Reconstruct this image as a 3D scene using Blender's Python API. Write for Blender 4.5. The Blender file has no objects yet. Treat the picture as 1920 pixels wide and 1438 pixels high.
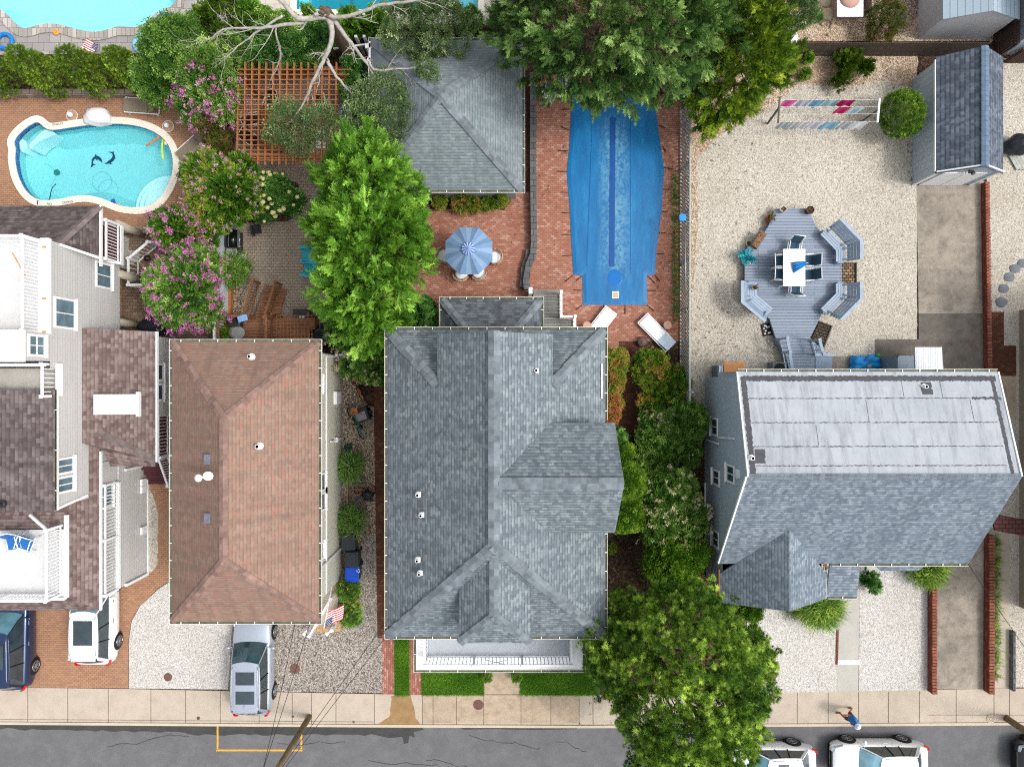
import bpy, bmesh, math, random, colorsys
import numpy as np
from mathutils import Vector, Matrix, Euler
from mathutils.geometry import tessellate_polygon
random.seed(5); RNG = np.random.default_rng(11)
PI = math.pi; R = math.radians
S = bpy.context.scene
COL = S.collection
# ------------------------------------------------------------ camera, sky, sun, exposure
H = 34.0; K = 38.0            # drone height in metres, photo pixels per metre on the ground
cd = bpy.data.cameras.new('camera'); cam = bpy.data.objects.new('camera', cd); COL.objects.link(cam)
cam.location = (0, 0, H); cam.rotation_euler = (0, 0, 0)
cd.sensor_width = 36; cd.lens = 36*H*K/1920; cd.clip_end = 500; cd.clip_start = .1
S.camera = cam
SUN_EL, SUN_AZ = 56, 102       # azimuth clockwise from north (+Y)
w = bpy.data.worlds.new('World'); S.world = w; w.use_nodes = True
nt = w.node_tree; bg = nt.nodes['Background']
sky = nt.nodes.new('ShaderNodeTexSky'); sky.sky_type = 'NISHITA'; sky.sun_disc = False
sky.sun_elevation = R(SUN_EL); sky.sun_rotation = R(SUN_AZ); sky.dust_density = 4; sky.air_density = 1; sky.ozone_density = 1
hs = nt.nodes.new('ShaderNodeHueSaturation'); hs.inputs['Saturation'].default_value = .2
nt.links.new(sky.outputs[0], hs.inputs['Color']); nt.links.new(hs.outputs[0], bg.inputs[0])
bg.inputs[1].default_value = .15
sl = bpy.data.lights.new('sun', 'SUN'); sl.energy = .85; sl.angle = R(10); sl.color = (1, .95, .88)
so = bpy.data.objects.new('sun', sl); COL.objects.link(so); so.location = (0, 0, 40)
sd = Vector((math.sin(R(SUN_AZ))*math.cos(R(SUN_EL)), math.cos(R(SUN_AZ))*math.cos(R(SUN_EL)), math.sin(R(SUN_EL))))
so.rotation_euler = sd.to_track_quat('Z', 'Y').to_euler()
S.view_settings.view_transform = 'Standard'; S.view_settings.look = 'None'
S.view_settings.exposure = .8; S.view_settings.gamma = 1
S.cycles.use_denoising = False; S.cycles.filter_width = 1.15; S.cycles.max_bounces = 6; S.cycles.transparent_max_bounces = 12
# ------------------------------------------------------------ helpers
def sc(z): return (1-z/H)/K
def P(px, py, z=0.): return Vector(((px-960)*sc(z), (719-py)*sc(z), z))
def PL(pts, z=0.): return [P(a, b, z) for a, b in pts]
TONE = [1., 1., 0.]      # value, saturation and hue trims applied to the colours that follow
def tone(k=1., sat=1., hue=0.): TONE[:] = [k, sat, hue]
def C(h, k=1.):
    if TONE != [1., 1., 0.]:
        q = [int(h.lstrip('#')[i:i+2], 16)/255 for i in (0, 2, 4)]; a, b, c = colorsys.rgb_to_hsv(*q); q = colorsys.hsv_to_rgb((a+TONE[2]) % 1, min(1, b*TONE[1]), min(1, c*TONE[0]))
        return (*[(v/12.92 if v <= .04045 else ((v+.055)/1.055)**2.4)*k for v in q], 1)
    h = h.lstrip('#'); o = []
    for i in (0, 2, 4):
        v = int(h[i:i+2], 16)/255
        o.append((v/12.92 if v <= .04045 else ((v+.055)/1.055)**2.4)*k)
    return (*o, 1)
def norm_out(f):
    n = Vector((0, 0, 0))
    for i in range(len(f)):
        a, b = f[i], f[(i+1) % len(f)]
        n += Vector(((a.y-b.y)*(a.z+b.z), (a.z-b.z)*(a.x+b.x), (a.x-b.x)*(a.y+b.y)))
    return n.normalized() if n.length > 1e-12 else Vector((0, 0, 1))
class MB:
    def __init__(s): s.v = []; s.f = []; s.m = []; s.uvd = {}
    def poly(s, pts, mi=0, ud=None):
        i = len(s.v); s.v += [Vector(p) for p in pts]; s.f.append(tuple(range(i, i+len(pts)))); s.m.append(mi)
        if ud is not None: s.uvd[len(s.f)-1] = ud
        return s
    def mesh(s, vs, fs, mi=0):
        i = len(s.v); s.v += [Vector(p) for p in vs]
        for f in fs: s.f.append(tuple(i+k for k in f)); s.m.append(mi)
        return s
    def box(s, c, d, rz=0., mi=0, rot=None):
        M = (rot.to_matrix() if rot else Matrix.Rotation(rz, 3, 'Z')); c = Vector(c); h = Vector(d)/2
        vs = [c+M@Vector((x*h.x, y*h.y, z*h.z)) for x, y, z in ((-1,-1,-1),(1,-1,-1),(1,1,-1),(-1,1,-1),(-1,-1,1),(1,-1,1),(1,1,1),(-1,1,1))]
        return s.mesh(vs, [(3,2,1,0),(4,5,6,7),(0,1,5,4),(1,2,6,5),(2,3,7,6),(3,0,4,7)], mi)
    def bar(s, a, b, wd, ht, mi=0):
        """rectangular bar from a to b, wd wide sideways, ht high"""
        a = Vector(a); b = Vector(b); d = b-a; L = d.length
        if L < 1e-6: return s
        q = d.to_track_quat('X', 'Z')
        return s.box((a+b)/2, (L, wd, ht), mi=mi, rot=q)
    def prism(s, pts, z0, z1, mi=0, top=True, bot=False):
        pts = [Vector((p[0], p[1], 0)) for p in pts]
        A = sum(pts[i].x*pts[(i+1) % len(pts)].y-pts[(i+1) % len(pts)].x*pts[i].y for i in range(len(pts)))
        if A < 0: pts = pts[::-1]
        n = len(pts)
        for i in range(n):
            a, b = pts[i], pts[(i+1) % n]
            s.poly([(a.x,a.y,z0),(b.x,b.y,z0),(b.x,b.y,z1),(a.x,a.y,z1)], mi)
        if top: s.sheet(pts, z1, mi)
        if bot: s.sheet(pts[::-1], z0, mi, flip=True)
        return s
    def sheet(s, pts, z, mi=0, holes=(), flip=False):
        L = [[Vector((p[0], p[1], 0)) for p in pts]]+[[Vector((p[0], p[1], 0)) for p in h] for h in holes]
        if len(pts) <= 4 and not holes:
            q = [Vector((p.x, p.y, z)) for p in L[0]]
            n = norm_out(q)
            if (n.z < 0) != flip: q = q[::-1]
            return s.poly(q, mi)
        fl = [p for l in L for p in l]
        for t in tessellate_polygon(L):
            q = [Vector((fl[k].x, fl[k].y, z)) for k in t]
            n = norm_out(q)
            if (n.z < 0) != flip: q = q[::-1]
            s.poly(q, mi)
        return s
    def tube(s, pts, r, n=8, mi=0, cap=True):
        pts = [Vector(p) for p in pts]; rs = r if isinstance(r, (list, tuple)) else [r]*len(pts)
        base = len(s.v); up = None
        for i, p in enumerate(pts):
            d = (pts[min(i+1, len(pts)-1)]-pts[max(i-1, 0)]).normalized()
            if up is None: up = d.orthogonal().normalized()
            else:
                up = (up-d*up.dot(d)); up = up.normalized() if up.length > 1e-6 else d.orthogonal().normalized()
            sd_ = d.cross(up)
            for k in range(n):
                a = 2*PI*k/n; s.v.append(p+(up*math.cos(a)+sd_*math.sin(a))*rs[i])
        for i in range(len(pts)-1):
            for k in range(n):
                a = base+i*n+k; b = base+i*n+(k+1) % n
                s.f.append((a, b, b+n, a+n)); s.m.append(mi)
        if cap:
            s.f.append(tuple(base+k for k in range(n))[::-1]); s.m.append(mi)
            s.f.append(tuple(base+(len(pts)-1)*n+k for k in range(n))); s.m.append(mi)
        return s
    def lathe(s, c, prof, n=20, mi=0, sx=1, sy=1, rot=None):
        c = Vector(c); base = len(s.v); M = rot.to_matrix() if rot else Matrix.Identity(3)
        for r, z in prof:
            for k in range(n):
                a = 2*PI*k/n; s.v.append(c+M@Vector((r*math.cos(a)*sx, r*math.sin(a)*sy, z)))
        for i in range(len(prof)-1):
            for k in range(n):
                a = base+i*n+k; b = base+i*n+(k+1) % n
                s.f.append((a, b, b+n, a+n)); s.m.append(mi)
        s.f.append(tuple(base+k for k in range(n))[::-1]); s.m.append(mi)
        s.f.append(tuple(base+(len(prof)-1)*n+k for k in range(n))); s.m.append(mi)
        return s
    def torus(s, c, R_, r, n=20, m=6, mi=0, rot=None):
        c = Vector(c); M = rot.to_matrix() if rot else Matrix.Identity(3); base = len(s.v)
        for i in range(n):
            a = 2*PI*i/n
            for k in range(m):
                b = 2*PI*k/m; rr = R_+r*math.cos(b); s.v.append(c+M@Vector((rr*math.cos(a), rr*math.sin(a), r*math.sin(b))))
        for i in range(n):
            for k in range(m):
                s.f.append((base+i*m+k, base+((i+1) % n)*m+k, base+((i+1) % n)*m+(k+1) % m, base+i*m+(k+1) % m)); s.m.append(mi)
        return s
    def blob(s, c, r, seed=0, amp=.15, seg=14, mi=0):
        rnd = random.Random(seed); ph = [rnd.uniform(0, 6.3) for _ in range(6)]; c = Vector(c); base = len(s.v)
        rx, ry, rz = r
        for i in range(seg+1):
            t = PI*i/seg
            for k in range(seg*2):
                a = PI*k/seg; d = Vector((math.sin(t)*math.cos(a), math.sin(t)*math.sin(a), math.cos(t)))
                f = 1+amp*(math.sin(3*d.x+ph[0])*math.sin(4*d.y+ph[1])+.6*math.sin(7*d.z+ph[2]+3*d.x)+.5*math.sin(9*d.y+ph[3]))
                s.v.append(c+Vector((d.x*rx, d.y*ry, d.z*rz))*f)
        m = seg*2
        for i in range(seg):
            for k in range(m):
                s.f.append((base+i*m+k, base+(i+1)*m+k, base+(i+1)*m+(k+1) % m, base+i*m+(k+1) % m)); s.m.append(mi)
        return s
    def build(s, name, mats, parent=None, smooth=False, label=None, cat=None, group=None, kind=None, bevel=0, origin=None):
        off = Vector((0, 0, 0)); q = parent
        while q is not None: off += q.location; q = q.parent
        if parent is None and label is not None and kind is None:
            xs = [v.x for v in s.v]; ys = [v.y for v in s.v]; zs = [v.z for v in s.v]
            off = Vector(origin) if origin else Vector(((min(xs)+max(xs))/2, (min(ys)+max(ys))/2, min(zs)))
        me = bpy.data.meshes.new(name)
        me.from_pydata([tuple(v-off) for v in s.v], [], s.f)
        uvl = me.uv_layers.new(name='UVMap').data
        li = 0
        for fi, f in enumerate(s.f):
            pts = [s.v[k] for k in f]; n = norm_out(pts)
            if fi in s.uvd: u = Vector(s.uvd[fi]).normalized(); v = n.cross(u)
            elif abs(n.z) > .995: u = Vector((1, 0, 0)); v = Vector((0, 1, 0))
            else: u = Vector((0, 0, 1)).cross(n).normalized(); v = n.cross(u)
            for p in pts: uvl[li].uv = (p.dot(u), p.dot(v)); li += 1
        if not isinstance(mats, (list, tuple)): mats = [mats]
        for m in mats: me.materials.append(m)
        if len(mats) > 1: me.polygons.foreach_set('material_index', s.m)
        if smooth: me.polygons.foreach_set('use_smooth', [True]*len(s.f))
        me.validate(); me.update()
        o = bpy.data.objects.new(name, me); COL.objects.link(o)
        if parent is not None: o.parent = parent
        else: o.location = off if (label is not None and kind is None) else (0, 0, 0)
        if label: o['label'] = label
        if cat: o['category'] = cat
        if group: o['group'] = group
        if kind: o['kind'] = kind
        if bevel:
            b = o.modifiers.new('bevel', 'BEVEL'); b.width = bevel; b.segments = 2; b.limit_method = 'ANGLE'
        return o
def thing(name, label, cat, loc=(0, 0, 0), rz=0., group=None):
    o = bpy.data.objects.new(name, None); COL.objects.link(o); o.location = loc; o.rotation_euler = (0, 0, rz); o.empty_display_size = .2
    o['label'] = label; o['category'] = cat
    if group: o['group'] = group
    return o
def place(o, loc, rz=0.): o.location = loc; o.rotation_euler = (0, 0, rz); return o
def copy_tree(o, parent=None):
    c = o.copy(); COL.objects.link(c)
    if parent is not None: c.parent = parent
    for ch in list(o.children): copy_tree(ch, c)
    return c
def dup(o, loc, rz=0., label=None, group=None):
    c = copy_tree(o); c.location = loc; c.rotation_euler = (0, 0, rz)
    if label: c['label'] = label
    if group: c['group'] = group
    return c
NS = [0]
def struct(name, pts, z, m, holes=()):
    NS[0] += 1; z += NS[0]*.00015; return MB().sheet(pts, z, holes=holes).build(name, m, kind='structure')
def offpath(pts, d, closed=False):
    """offset a 2-D path sideways (left positive)"""
    pts = [Vector((p[0], p[1])) for p in pts]; n = len(pts); out = []
    for i in range(n):
        a = pts[i-1] if (i > 0 or closed) else None; b = pts[i]; c = pts[(i+1) % n] if (i < n-1 or closed) else None
        ns = []
        for p, q in ((a, b), (b, c)):
            if p is None or q is None: continue
            e = (q-p)
            if e.length < 1e-9: continue
            e.normalize(); ns.append(Vector((-e.y, e.x)))
        m = sum(ns, Vector((0, 0))).normalized(); k = 1/max(.4, m.dot(ns[0]))
        out.append(b+m*d*k)
    return out
def ribbon(mb, pts, d0, d1, z0, z1, mi=0, closed=False):
    A = offpath(pts, d0, closed); B = offpath(pts, d1, closed); n = len(pts)
    for i in range(n if closed else n-1):
        j = (i+1) % n
        mb.prism([A[i], A[j], B[j], B[i]], z0, z1, mi, bot=False)
    return mb
def smoothpath(pts, it=2, closed=True):
    pts = [Vector(p) for p in pts]
    for _ in range(it):
        o = []; n = len(pts)
        for i in range(n if closed else n-1):
            a, b = pts[i], pts[(i+1) % n]; o += [a*.75+b*.25, a*.25+b*.75]
        if not closed: o = [pts[0]]+o+[pts[-1]]
        pts = o
    return pts
# ------------------------------------------------------------ materials
MATS = {}
def nm(name):
    m = bpy.data.materials.new(name); m.use_nodes = True; t = m.node_tree; MATS[name] = m
    return m, t, t.nodes, t.links, t.nodes['Principled BSDF']
def noise(t, scale, detail=3, coord='Object', vec=None, rough=.6):
    n = t.nodes.new('ShaderNodeTexNoise'); n.inputs['Scale'].default_value = scale; n.inputs['Detail'].default_value = detail; n.inputs['Roughness'].default_value = rough
    if vec is None:
        tc = t.nodes.new('ShaderNodeTexCoord'); vec = tc.outputs[coord]
    t.links.new(vec, n.inputs['Vector']); return n
def mixc(t, fac, a, b, mode='MIX'):
    n = t.nodes.new('ShaderNodeMix'); n.data_type = 'RGBA'; n.blend_type = mode
    for i, v in ((0, fac), (6, a), (7, b)):
        if hasattr(v, 'is_output'): t.links.new(v, n.inputs[i])
        else: n.inputs[i].default_value = v
    return n.outputs[2]
def ramp(t, fac, stops, interp='LINEAR'):
    n = t.nodes.new('ShaderNodeValToRGB'); cr = n.color_ramp; cr.interpolation = interp
    while len(cr.elements) < len(stops): cr.elements.new(.5)
    for e, (p, c) in zip(cr.elements, stops): e.position = p; e.color = c if len(c) == 4 else (*c, 1)
    t.links.new(fac, n.inputs[0]); return n.outputs[0]
def bump(t, p, h, strength=.3, dist=.02):
    b = t.nodes.new('ShaderNodeBump'); b.inputs['Strength'].default_value = strength; b.inputs['Distance'].default_value = dist
    t.links.new(h, b.inputs['Height']); t.links.new(b.outputs[0], p.inputs['Normal'])
G = lambda v: (v, v, v, 1)
def mk(name, col, rough=.7, var=.12, scale=6, metal=0, bmp=.1, spec=.3, alpha=None, coat=0):
    m, t, n, l, p = nm(name)
    c = col if isinstance(col, tuple) else C(col)
    ns = noise(t, scale, 4)
    lo = tuple(x*(1-var) for x in c[:3])+(1,); hi = tuple(min(1, x*(1+var)) for x in c[:3])+(1,)
    l.new(ramp(t, ns.outputs[0], [(.3, lo), (.7, hi)]), p.inputs['Base Color'])
    p.inputs['Roughness'].default_value = rough; p.inputs['Metallic'].default_value = metal; p.inputs['Specular IOR Level'].default_value = spec
    p.inputs['Coat Weight'].default_value = coat; p.inputs['Coat Roughness'].default_value = .05
    if bmp: bump(t, p, noise(t, scale*6, 3).outputs[0], bmp, .01)
    return m
def brick(name, c1, c2, mortar, bw, bh, ms=.012, rough=.85, bmp=.4, stain=None, off=.5, bias=0, c3=None, rot=0, spec=.2, stain_sc=.5, stainamt=.5, sm=.1):
    m, t, n, l, p = nm(name)
    uv = n.new('ShaderNodeUVMap').outputs[0]
    if rot:
        mp = n.new('ShaderNodeMapping'); mp.inputs['Rotation'].default_value[2] = rot; l.new(uv, mp.inputs[0]); uv = mp.outputs[0]
    b = n.new('ShaderNodeTexBrick'); l.new(uv, b.inputs['Vector']); b.offset = off
    b.inputs['Scale'].default_value = 1; b.inputs['Brick Width'].default_value = bw; b.inputs['Row Height'].default_value = bh
    b.inputs['Mortar Size'].default_value = ms; b.inputs['Mortar Smooth'].default_value = sm; b.inputs['Bias'].default_value = bias
    b.inputs['Color1'].default_value = C(c1); b.inputs['Color2'].default_value = C(c2); b.inputs['Mortar'].default_value = C(mortar)
    c = b.outputs[0]
    if c3:
        b2 = n.new('ShaderNodeTexBrick'); l.new(uv, b2.inputs['Vector']); b2.offset = off
        for k in ('Scale', 'Brick Width', 'Row Height', 'Mortar Size'): b2.inputs[k].default_value = b.inputs[k].default_value
        b2.inputs['Color1'].default_value = G(0); b2.inputs['Color2'].default_value = G(1); b2.inputs['Mortar'].default_value = G(0)
        # a different per-brick random, by shifting whole bricks
        ad = n.new('ShaderNodeVectorMath'); ad.inputs[1].default_value = (bw*37, bh*22, 0); l.new(uv, ad.inputs[0]); l.new(ad.outputs[0], b2.inputs['Vector'])
        c = mixc(t, ramp(t, b2.outputs[0], [(.72, G(0)), (.9, G(1))]), c, C(c3))
    ns = noise(t, stain_sc, 5, vec=uv)
    c = mixc(t, ramp(t, ns.outputs[0], [(.35, G(0)), (.75, G(stainamt))]), c, C(stain) if stain else C(mortar), 'MIX')
    nf = noise(t, 30, 3, vec=uv)
    c = mixc(t, .35, c, ramp(t, nf.outputs[0], [(.25, G(.6)), (.75, G(1.3))]), 'MULTIPLY')
    l.new(c, p.inputs['Base Color']); p.inputs['Roughness'].default_value = rough; p.inputs['Specular IOR Level'].default_value = spec
    inv = n.new('ShaderNodeMath'); inv.operation = 'SUBTRACT'; inv.inputs[0].default_value = 1; l.new(b.outputs[1], inv.inputs[1])
    bump(t, p, inv.outputs[0], bmp, .015)
    return m
def shingle(name, cols, dark, row=.145, tab=.26, stain=None, stainamt=.35, course=.55):
    """laminated asphalt shingles: rows along UV.v, random light and dark tabs, a dark line under each course"""
    m, t, n, l, p = nm(name)
    uv = n.new('ShaderNodeUVMap').outputs[0]
    sep = n.new('ShaderNodeSeparateXYZ'); l.new(uv, sep.inputs[0])
    def tabs(bw, shift, wob):
        b = n.new('ShaderNodeTexBrick'); b.offset = .37; b.squash = 1
        ad = n.new('ShaderNodeVectorMath'); ad.inputs[1].default_value = (shift, row*shift*11//1*1, 0); l.new(uv, ad.inputs[0]); l.new(ad.outputs[0], b.inputs['Vector'])
        b.inputs['Scale'].default_value = 1; b.inputs['Brick Width'].default_value = bw; b.inputs['Row Height'].default_value = row
        b.inputs['Mortar Size'].default_value = 0.0; b.inputs['Color1'].default_value = G(0); b.inputs['Color2'].default_value = G(1); b.inputs['Mortar'].default_value = G(.5)
        return b
    b1 = tabs(tab, 0, 0)
    c = ramp(t, b1.outputs[0], [(0, C(cols[0])), (.4, C(cols[1])), (.72, C(cols[2])), (1, C(cols[3]))])
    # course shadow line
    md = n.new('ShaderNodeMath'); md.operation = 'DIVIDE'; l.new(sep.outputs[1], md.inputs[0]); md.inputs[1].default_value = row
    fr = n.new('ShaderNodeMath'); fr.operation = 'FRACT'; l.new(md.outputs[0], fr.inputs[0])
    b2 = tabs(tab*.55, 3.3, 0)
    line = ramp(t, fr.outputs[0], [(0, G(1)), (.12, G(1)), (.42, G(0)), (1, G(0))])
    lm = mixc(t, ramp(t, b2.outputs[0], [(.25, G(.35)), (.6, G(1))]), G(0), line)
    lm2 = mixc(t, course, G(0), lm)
    c = mixc(t, lm2, c, C(dark))
    mp = n.new('ShaderNodeMapping'); mp.inputs['Scale'].default_value = (2.6, .22, 1); l.new(uv, mp.inputs[0]); sk_ = noise(t, 1, 5, vec=mp.outputs[0], rough=.7)
    c = mixc(t, ramp(t, sk_.outputs[0], [(.42, G(0)), (.75, G(.55))]), c, C(dark))
    ns = noise(t, .45, 5, vec=uv)
    c = mixc(t, ramp(t, ns.outputs[0], [(.38, G(0)), (.72, G(stainamt))]), c, C(stain or dark))
    nf = noise(t, 45, 2, vec=uv)
    c = mixc(t, .4, c, ramp(t, nf.outputs[0], [(.25, G(.55)), (.75, G(1.4))]), 'MULTIPLY')
    l.new(c, p.inputs['Base Color']); p.inputs['Roughness'].default_value = .9; p.inputs['Specular IOR Level'].default_value = .15
    bump(t, p, fr.outputs[0], .25, .02)
    return m
def gravel(name, cols, scale=20, patch=None, patchamt=.5, rough=.9, bmp=.6, patch_sc=.35, speck=None):
    m, t, n, l, p = nm(name)
    tc = n.new('ShaderNodeTexCoord').outputs['Object']
    v = n.new('ShaderNodeTexVoronoi'); v.inputs['Scale'].default_value = scale; l.new(tc, v.inputs['Vector'])
    sx = n.new('ShaderNodeSeparateXYZ'); l.new(v.outputs['Color'], sx.inputs[0])
    k = len(cols)
    c = ramp(t, sx.outputs[0], [(i/(k-1), C(x)) for i, x in enumerate(cols)])
    v2 = n.new('ShaderNodeTexVoronoi'); v2.inputs['Scale'].default_value = scale*.45; l.new(tc, v2.inputs['Vector'])
    s2 = n.new('ShaderNodeSeparateXYZ'); l.new(v2.outputs['Color'], s2.inputs[0])
    c = mixc(t, ramp(t, s2.outputs[1], [(.86, G(0)), (.9, G(.55))]), c, C(speck or cols[0]))
    ns = noise(t, patch_sc, 6, vec=tc, rough=.65)
    c = mixc(t, ramp(t, ns.outputs[0], [(.42, G(0)), (.72, G(patchamt))]), c, C(patch or cols[0]))
    nf = noise(t, 5, 4, vec=tc)
    c = mixc(t, .5, c, ramp(t, nf.outputs[0], [(.3, G(.8)), (.7, G(1.12))]), 'MULTIPLY')
    l.new(c, p.inputs['Base Color']); p.inputs['Roughness'].default_value = rough; p.inputs['Specular IOR Level'].default_value = .15
    bump(t, p, v.outputs['Distance'], bmp, .03)
    return m
def concrete(name, c1, c2, stain, amt=.5, sc_=.6, fine=.35, rough=.9, seed=0):
    m, t, n, l, p = nm(name)
    tc = n.new('ShaderNodeTexCoord').outputs['Object']
    a = noise(t, sc_, 6, vec=tc, rough=.7); b = noise(t, sc_*3.1, 6, vec=tc, rough=.75); f = noise(t, 34, 3, vec=tc)
    c = ramp(t, a.outputs[0], [(.3, C(c1)), (.7, C(c2))])
    c = mixc(t, ramp(t, b.outputs[0], [(.45, G(0)), (.75, G(amt))]), c, C(stain))
    c = mixc(t, fine, c, ramp(t, f.outputs[0], [(.25, G(.55)), (.75, G(1.4))]), 'MULTIPLY')
    l.new(c, p.inputs['Base Color']); p.inputs['Roughness'].default_value = rough; p.inputs['Specular IOR Level'].default_value = .2
    bump(t, p, f.outputs[0], .2, .01)
    return m
def leafmat(name, stops, trans=.25, rough=.55, tn=None):
    m, t, n, l, p = nm(name)
    a = n.new('ShaderNodeAttribute'); a.attribute_name = 'tint'
    cs = []
    for i, (q, x) in enumerate(stops):
        if tn: tone(tn[0]*((.72+.28*i/(len(stops)-1)) if i < len(stops)-1 else 1.08), tn[1], tn[2])  # darker low stops, brighter top stop: foliage shade and highlights put into leaf colour
        cs.append((q, C(x)))
    tone(); c = ramp(t, a.outputs['Fac'], cs)
    l.new(c, p.inputs['Base Color']); p.inputs['Roughness'].default_value = rough; p.inputs['Specular IOR Level'].default_value = .25
    tr = n.new('ShaderNodeBsdfTranslucent'); l.new(c, tr.inputs[0])
    mx = n.new('ShaderNodeMixShader'); mx.inputs[0].default_value = trans; l.new(p.outputs[0], mx.inputs[1]); l.new(tr.outputs[0], mx.inputs[2])
    l.new(mx.outputs[0], n['Material Output'].inputs[0]); return m
def boards(name, c1, c2, wdt=.14, gap='#15171a', rough=.75, length=4., rot=0):
    return brick(name, c1, c2, gap, length, wdt, .008, rough, .5, stain=c1, off=.31, rot=rot, stainamt=.3, sm=0)
def glassmat(name, col, rough=.05, spec=.9):
    m, t, n, l, p = nm(name)
    ns = noise(t, 1.5, 2)
    l.new(ramp(t, ns.outputs[0], [(.35, tuple(x*.6 for x in C(col)[:3])+(1,)), (.65, C(col))]), p.inputs['Base Color'])
    p.inputs['Roughness'].default_value = rough; p.inputs['Specular IOR Level'].default_value = spec; return m
def watermat(name, tint, scale=9, strength=.12, gl=.08):
    m, t, n, l, p = nm(name)
    tr = n.new('ShaderNodeBsdfTransparent'); tr.inputs[0].default_value = tint
    g = n.new('ShaderNodeBsdfGlossy'); g.inputs['Roughness'].default_value = .04
    b = n.new('ShaderNodeBump'); b.inputs['Strength'].default_value = strength; b.inputs['Distance'].default_value = .05
    l.new(noise(t, scale, 3).outputs[0], b.inputs['Height']); l.new(b.outputs[0], g.inputs['Normal'])
    f = n.new('ShaderNodeFresnel'); f.inputs['IOR'].default_value = 1.33; l.new(b.outputs[0], f.inputs['Normal'])
    mx = n.new('ShaderNodeMixShader'); l.new(f.outputs[0], mx.inputs[0]); l.new(tr.outputs[0], mx.inputs[1]); l.new(g.outputs[0], mx.inputs[2])
    l.new(mx.outputs[0], n['Material Output'].inputs[0]); return m
M_white = mk('white_paint', '#e4e5e6', .5, .03, 2, bmp=0)
M_gutter = mk('gutter_white', '#dcdcd8', .45, .05, 3, bmp=0)
M_gutdirt = mk('gutter_dirt', '#5a5f4c', .9, .35, 4)
M_black = mk('black_rubber', '#141518', .6, .2, 8)
M_dark = mk('dark_metal', '#2a2b2e', .45, .2, 6)
M_steel = mk('steel', '#a8acb0', .3, .1, 5, metal=.7)
M_glass = glassmat('window_glass', '#3d5560')
M_glass2 = glassmat('curtained_glass', '#6d8690')
M_soil = gravel('soil', ['#2a2019', '#3d2e24', '#54402f', '#6b5846'], 14, '#1c1511', .6)
# ------------------------------------------------------------ ground materials
M_asph = concrete('asphalt', '#5c5c5e', '#69696b', '#7b7b7d', .5, .5, .75)
M_asph2 = concrete('asphalt_patch', '#3b3b3b', '#4a4a49', '#2f2f2f', .4, 1.2, .6)
M_walk = concrete('sidewalk_concrete', '#ada193', '#b8ac9c', '#8f826e', .45, .5, .3)
M_walkd = concrete('worn_concrete', '#a08f7c', '#baa892', '#6d5b4b', .6, .7, .4)
M_wet = concrete('wet_stain', '#8c6f4c', '#9c7f5a', '#6b5238', .5, 1.1, .4)
M_drive = concrete('driveway_concrete', '#7b746a', '#a79d90', '#4f4a44', .75, .5, .7)
M_drive2 = concrete('driveway_dark', '#5f5a54', '#7b736a', '#3a3734', .7, .6, .6)
M_path = concrete('path_concrete', '#a5a39c', '#b4b1a9', '#8b8880', .3, .8, .3)
M_paver = brick('orange_pavers', '#a98163', '#94705c', '#6b4a36', .2, .1, .008, .85, .3, stain='#9b7a66', c3='#a98163', stain_sc=.35)
M_paverdk = brick('dark_pavers', '#84705c', '#6e5d4e', '#3b3029', .24, .16, .008, .85, .3, stain='#5a4b3c', c3='#917c66')
M_greypav = brick('grey_pavers', '#a69786', '#97897d', '#5d5245', .21, .14, .01, .85, .4, stain='#6f6353', c3='#9f9588', stain_sc=.6)
M_brick = brick('red_brick_paving', '#ab7a66', '#976553', '#76574a', .2, .1, .008, .85, .3, stain='#7c4735', c3='#b58f80', stain_sc=.3, stainamt=.5)
M_brickdk = brick('brown_brick_paving', '#6b4433', '#56362a', '#2f211a', .2, .1, .008, .85, .4, stain='#43291e', c3='#7a5240')
M_brickpk = brick('pink_brick_paving', '#a5705f', '#8d5a4c', '#6e463b', .2, .1, .008, .85, .4, stain='#86554a', c3='#bb8d80', rot=PI/2)
tone(.86, .72); M_gravw = gravel('white_gravel', ['#a89a84', '#c9bca4', '#e2d6c0', '#eee5d3', '#f4eee0'], 40, '#a08c6c', .3, speck='#8f826e')
tone(.88, .8); M_gravw2 = gravel('bright_gravel', ['#a59d92', '#cfc9bf', '#e4dfd6', '#efece6', '#f7f5f0'], 42, '#b5a08e', .22)
tone(.9, .9); M_gravg = gravel('pebble_gravel', ['#453c33', '#85786c', '#aca297', '#c3bab0', '#ddd7d0'], 30, '#76675b', .4); tone()
tone(1.25); M_gravb = gravel('brown_gravel', ['#2f2620', '#5d4f42', '#7d6d5d', '#988979', '#b8ab9c'], 30, '#3f3127', .55); tone()
M_sandbed = gravel('sandy_soil', ['#6f5d4c', '#9a846e', '#b89f86', '#c9b8a4', '#ded3c4'], 26, '#8a6a4d', .55)
M_stone = brick('stone_deck', '#a6a3a2', '#8d8b8b', '#6b6865', .55, .42, .012, .8, .4, stain='#7f7975', c3='#b9b5b1', stain_sc=1)
M_lightdeck = brick('light_deck', '#c9c2b6', '#bdb6a9', '#8e877b', .9, .55, .012, .8, .3, stain='#b5ad9f', stain_sc=1)
M_cop = concrete('pool_coping', '#dcd3c5', '#e8e0d3', '#bfb4a4', .25, 1.5, .15)
M_copst = brick('stone_coping', '#b2aaa2', '#938d88', '#6f6a66', .22, .5, .012, .8, .4, stain='#857f79', c3='#c2bbb3')
M_wallblk = brick('retaining_block', '#97897d', '#857a70', '#4f463e', .42, .3, .015, .9, .5, stain='#6e5f54', c3='#a69789')
M_greyblk = brick('grey_block', '#6e6f70', '#5d5e60', '#353536', .42, .3, .015, .9, .5, stain='#4c4c4d')
M_redblk = brick('red_wall_brick', '#8a4a3c', '#74392e', '#4c2a23', .2, .09, .01, .9, .5, stain='#5f2c24', c3='#9b5b4a')
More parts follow.
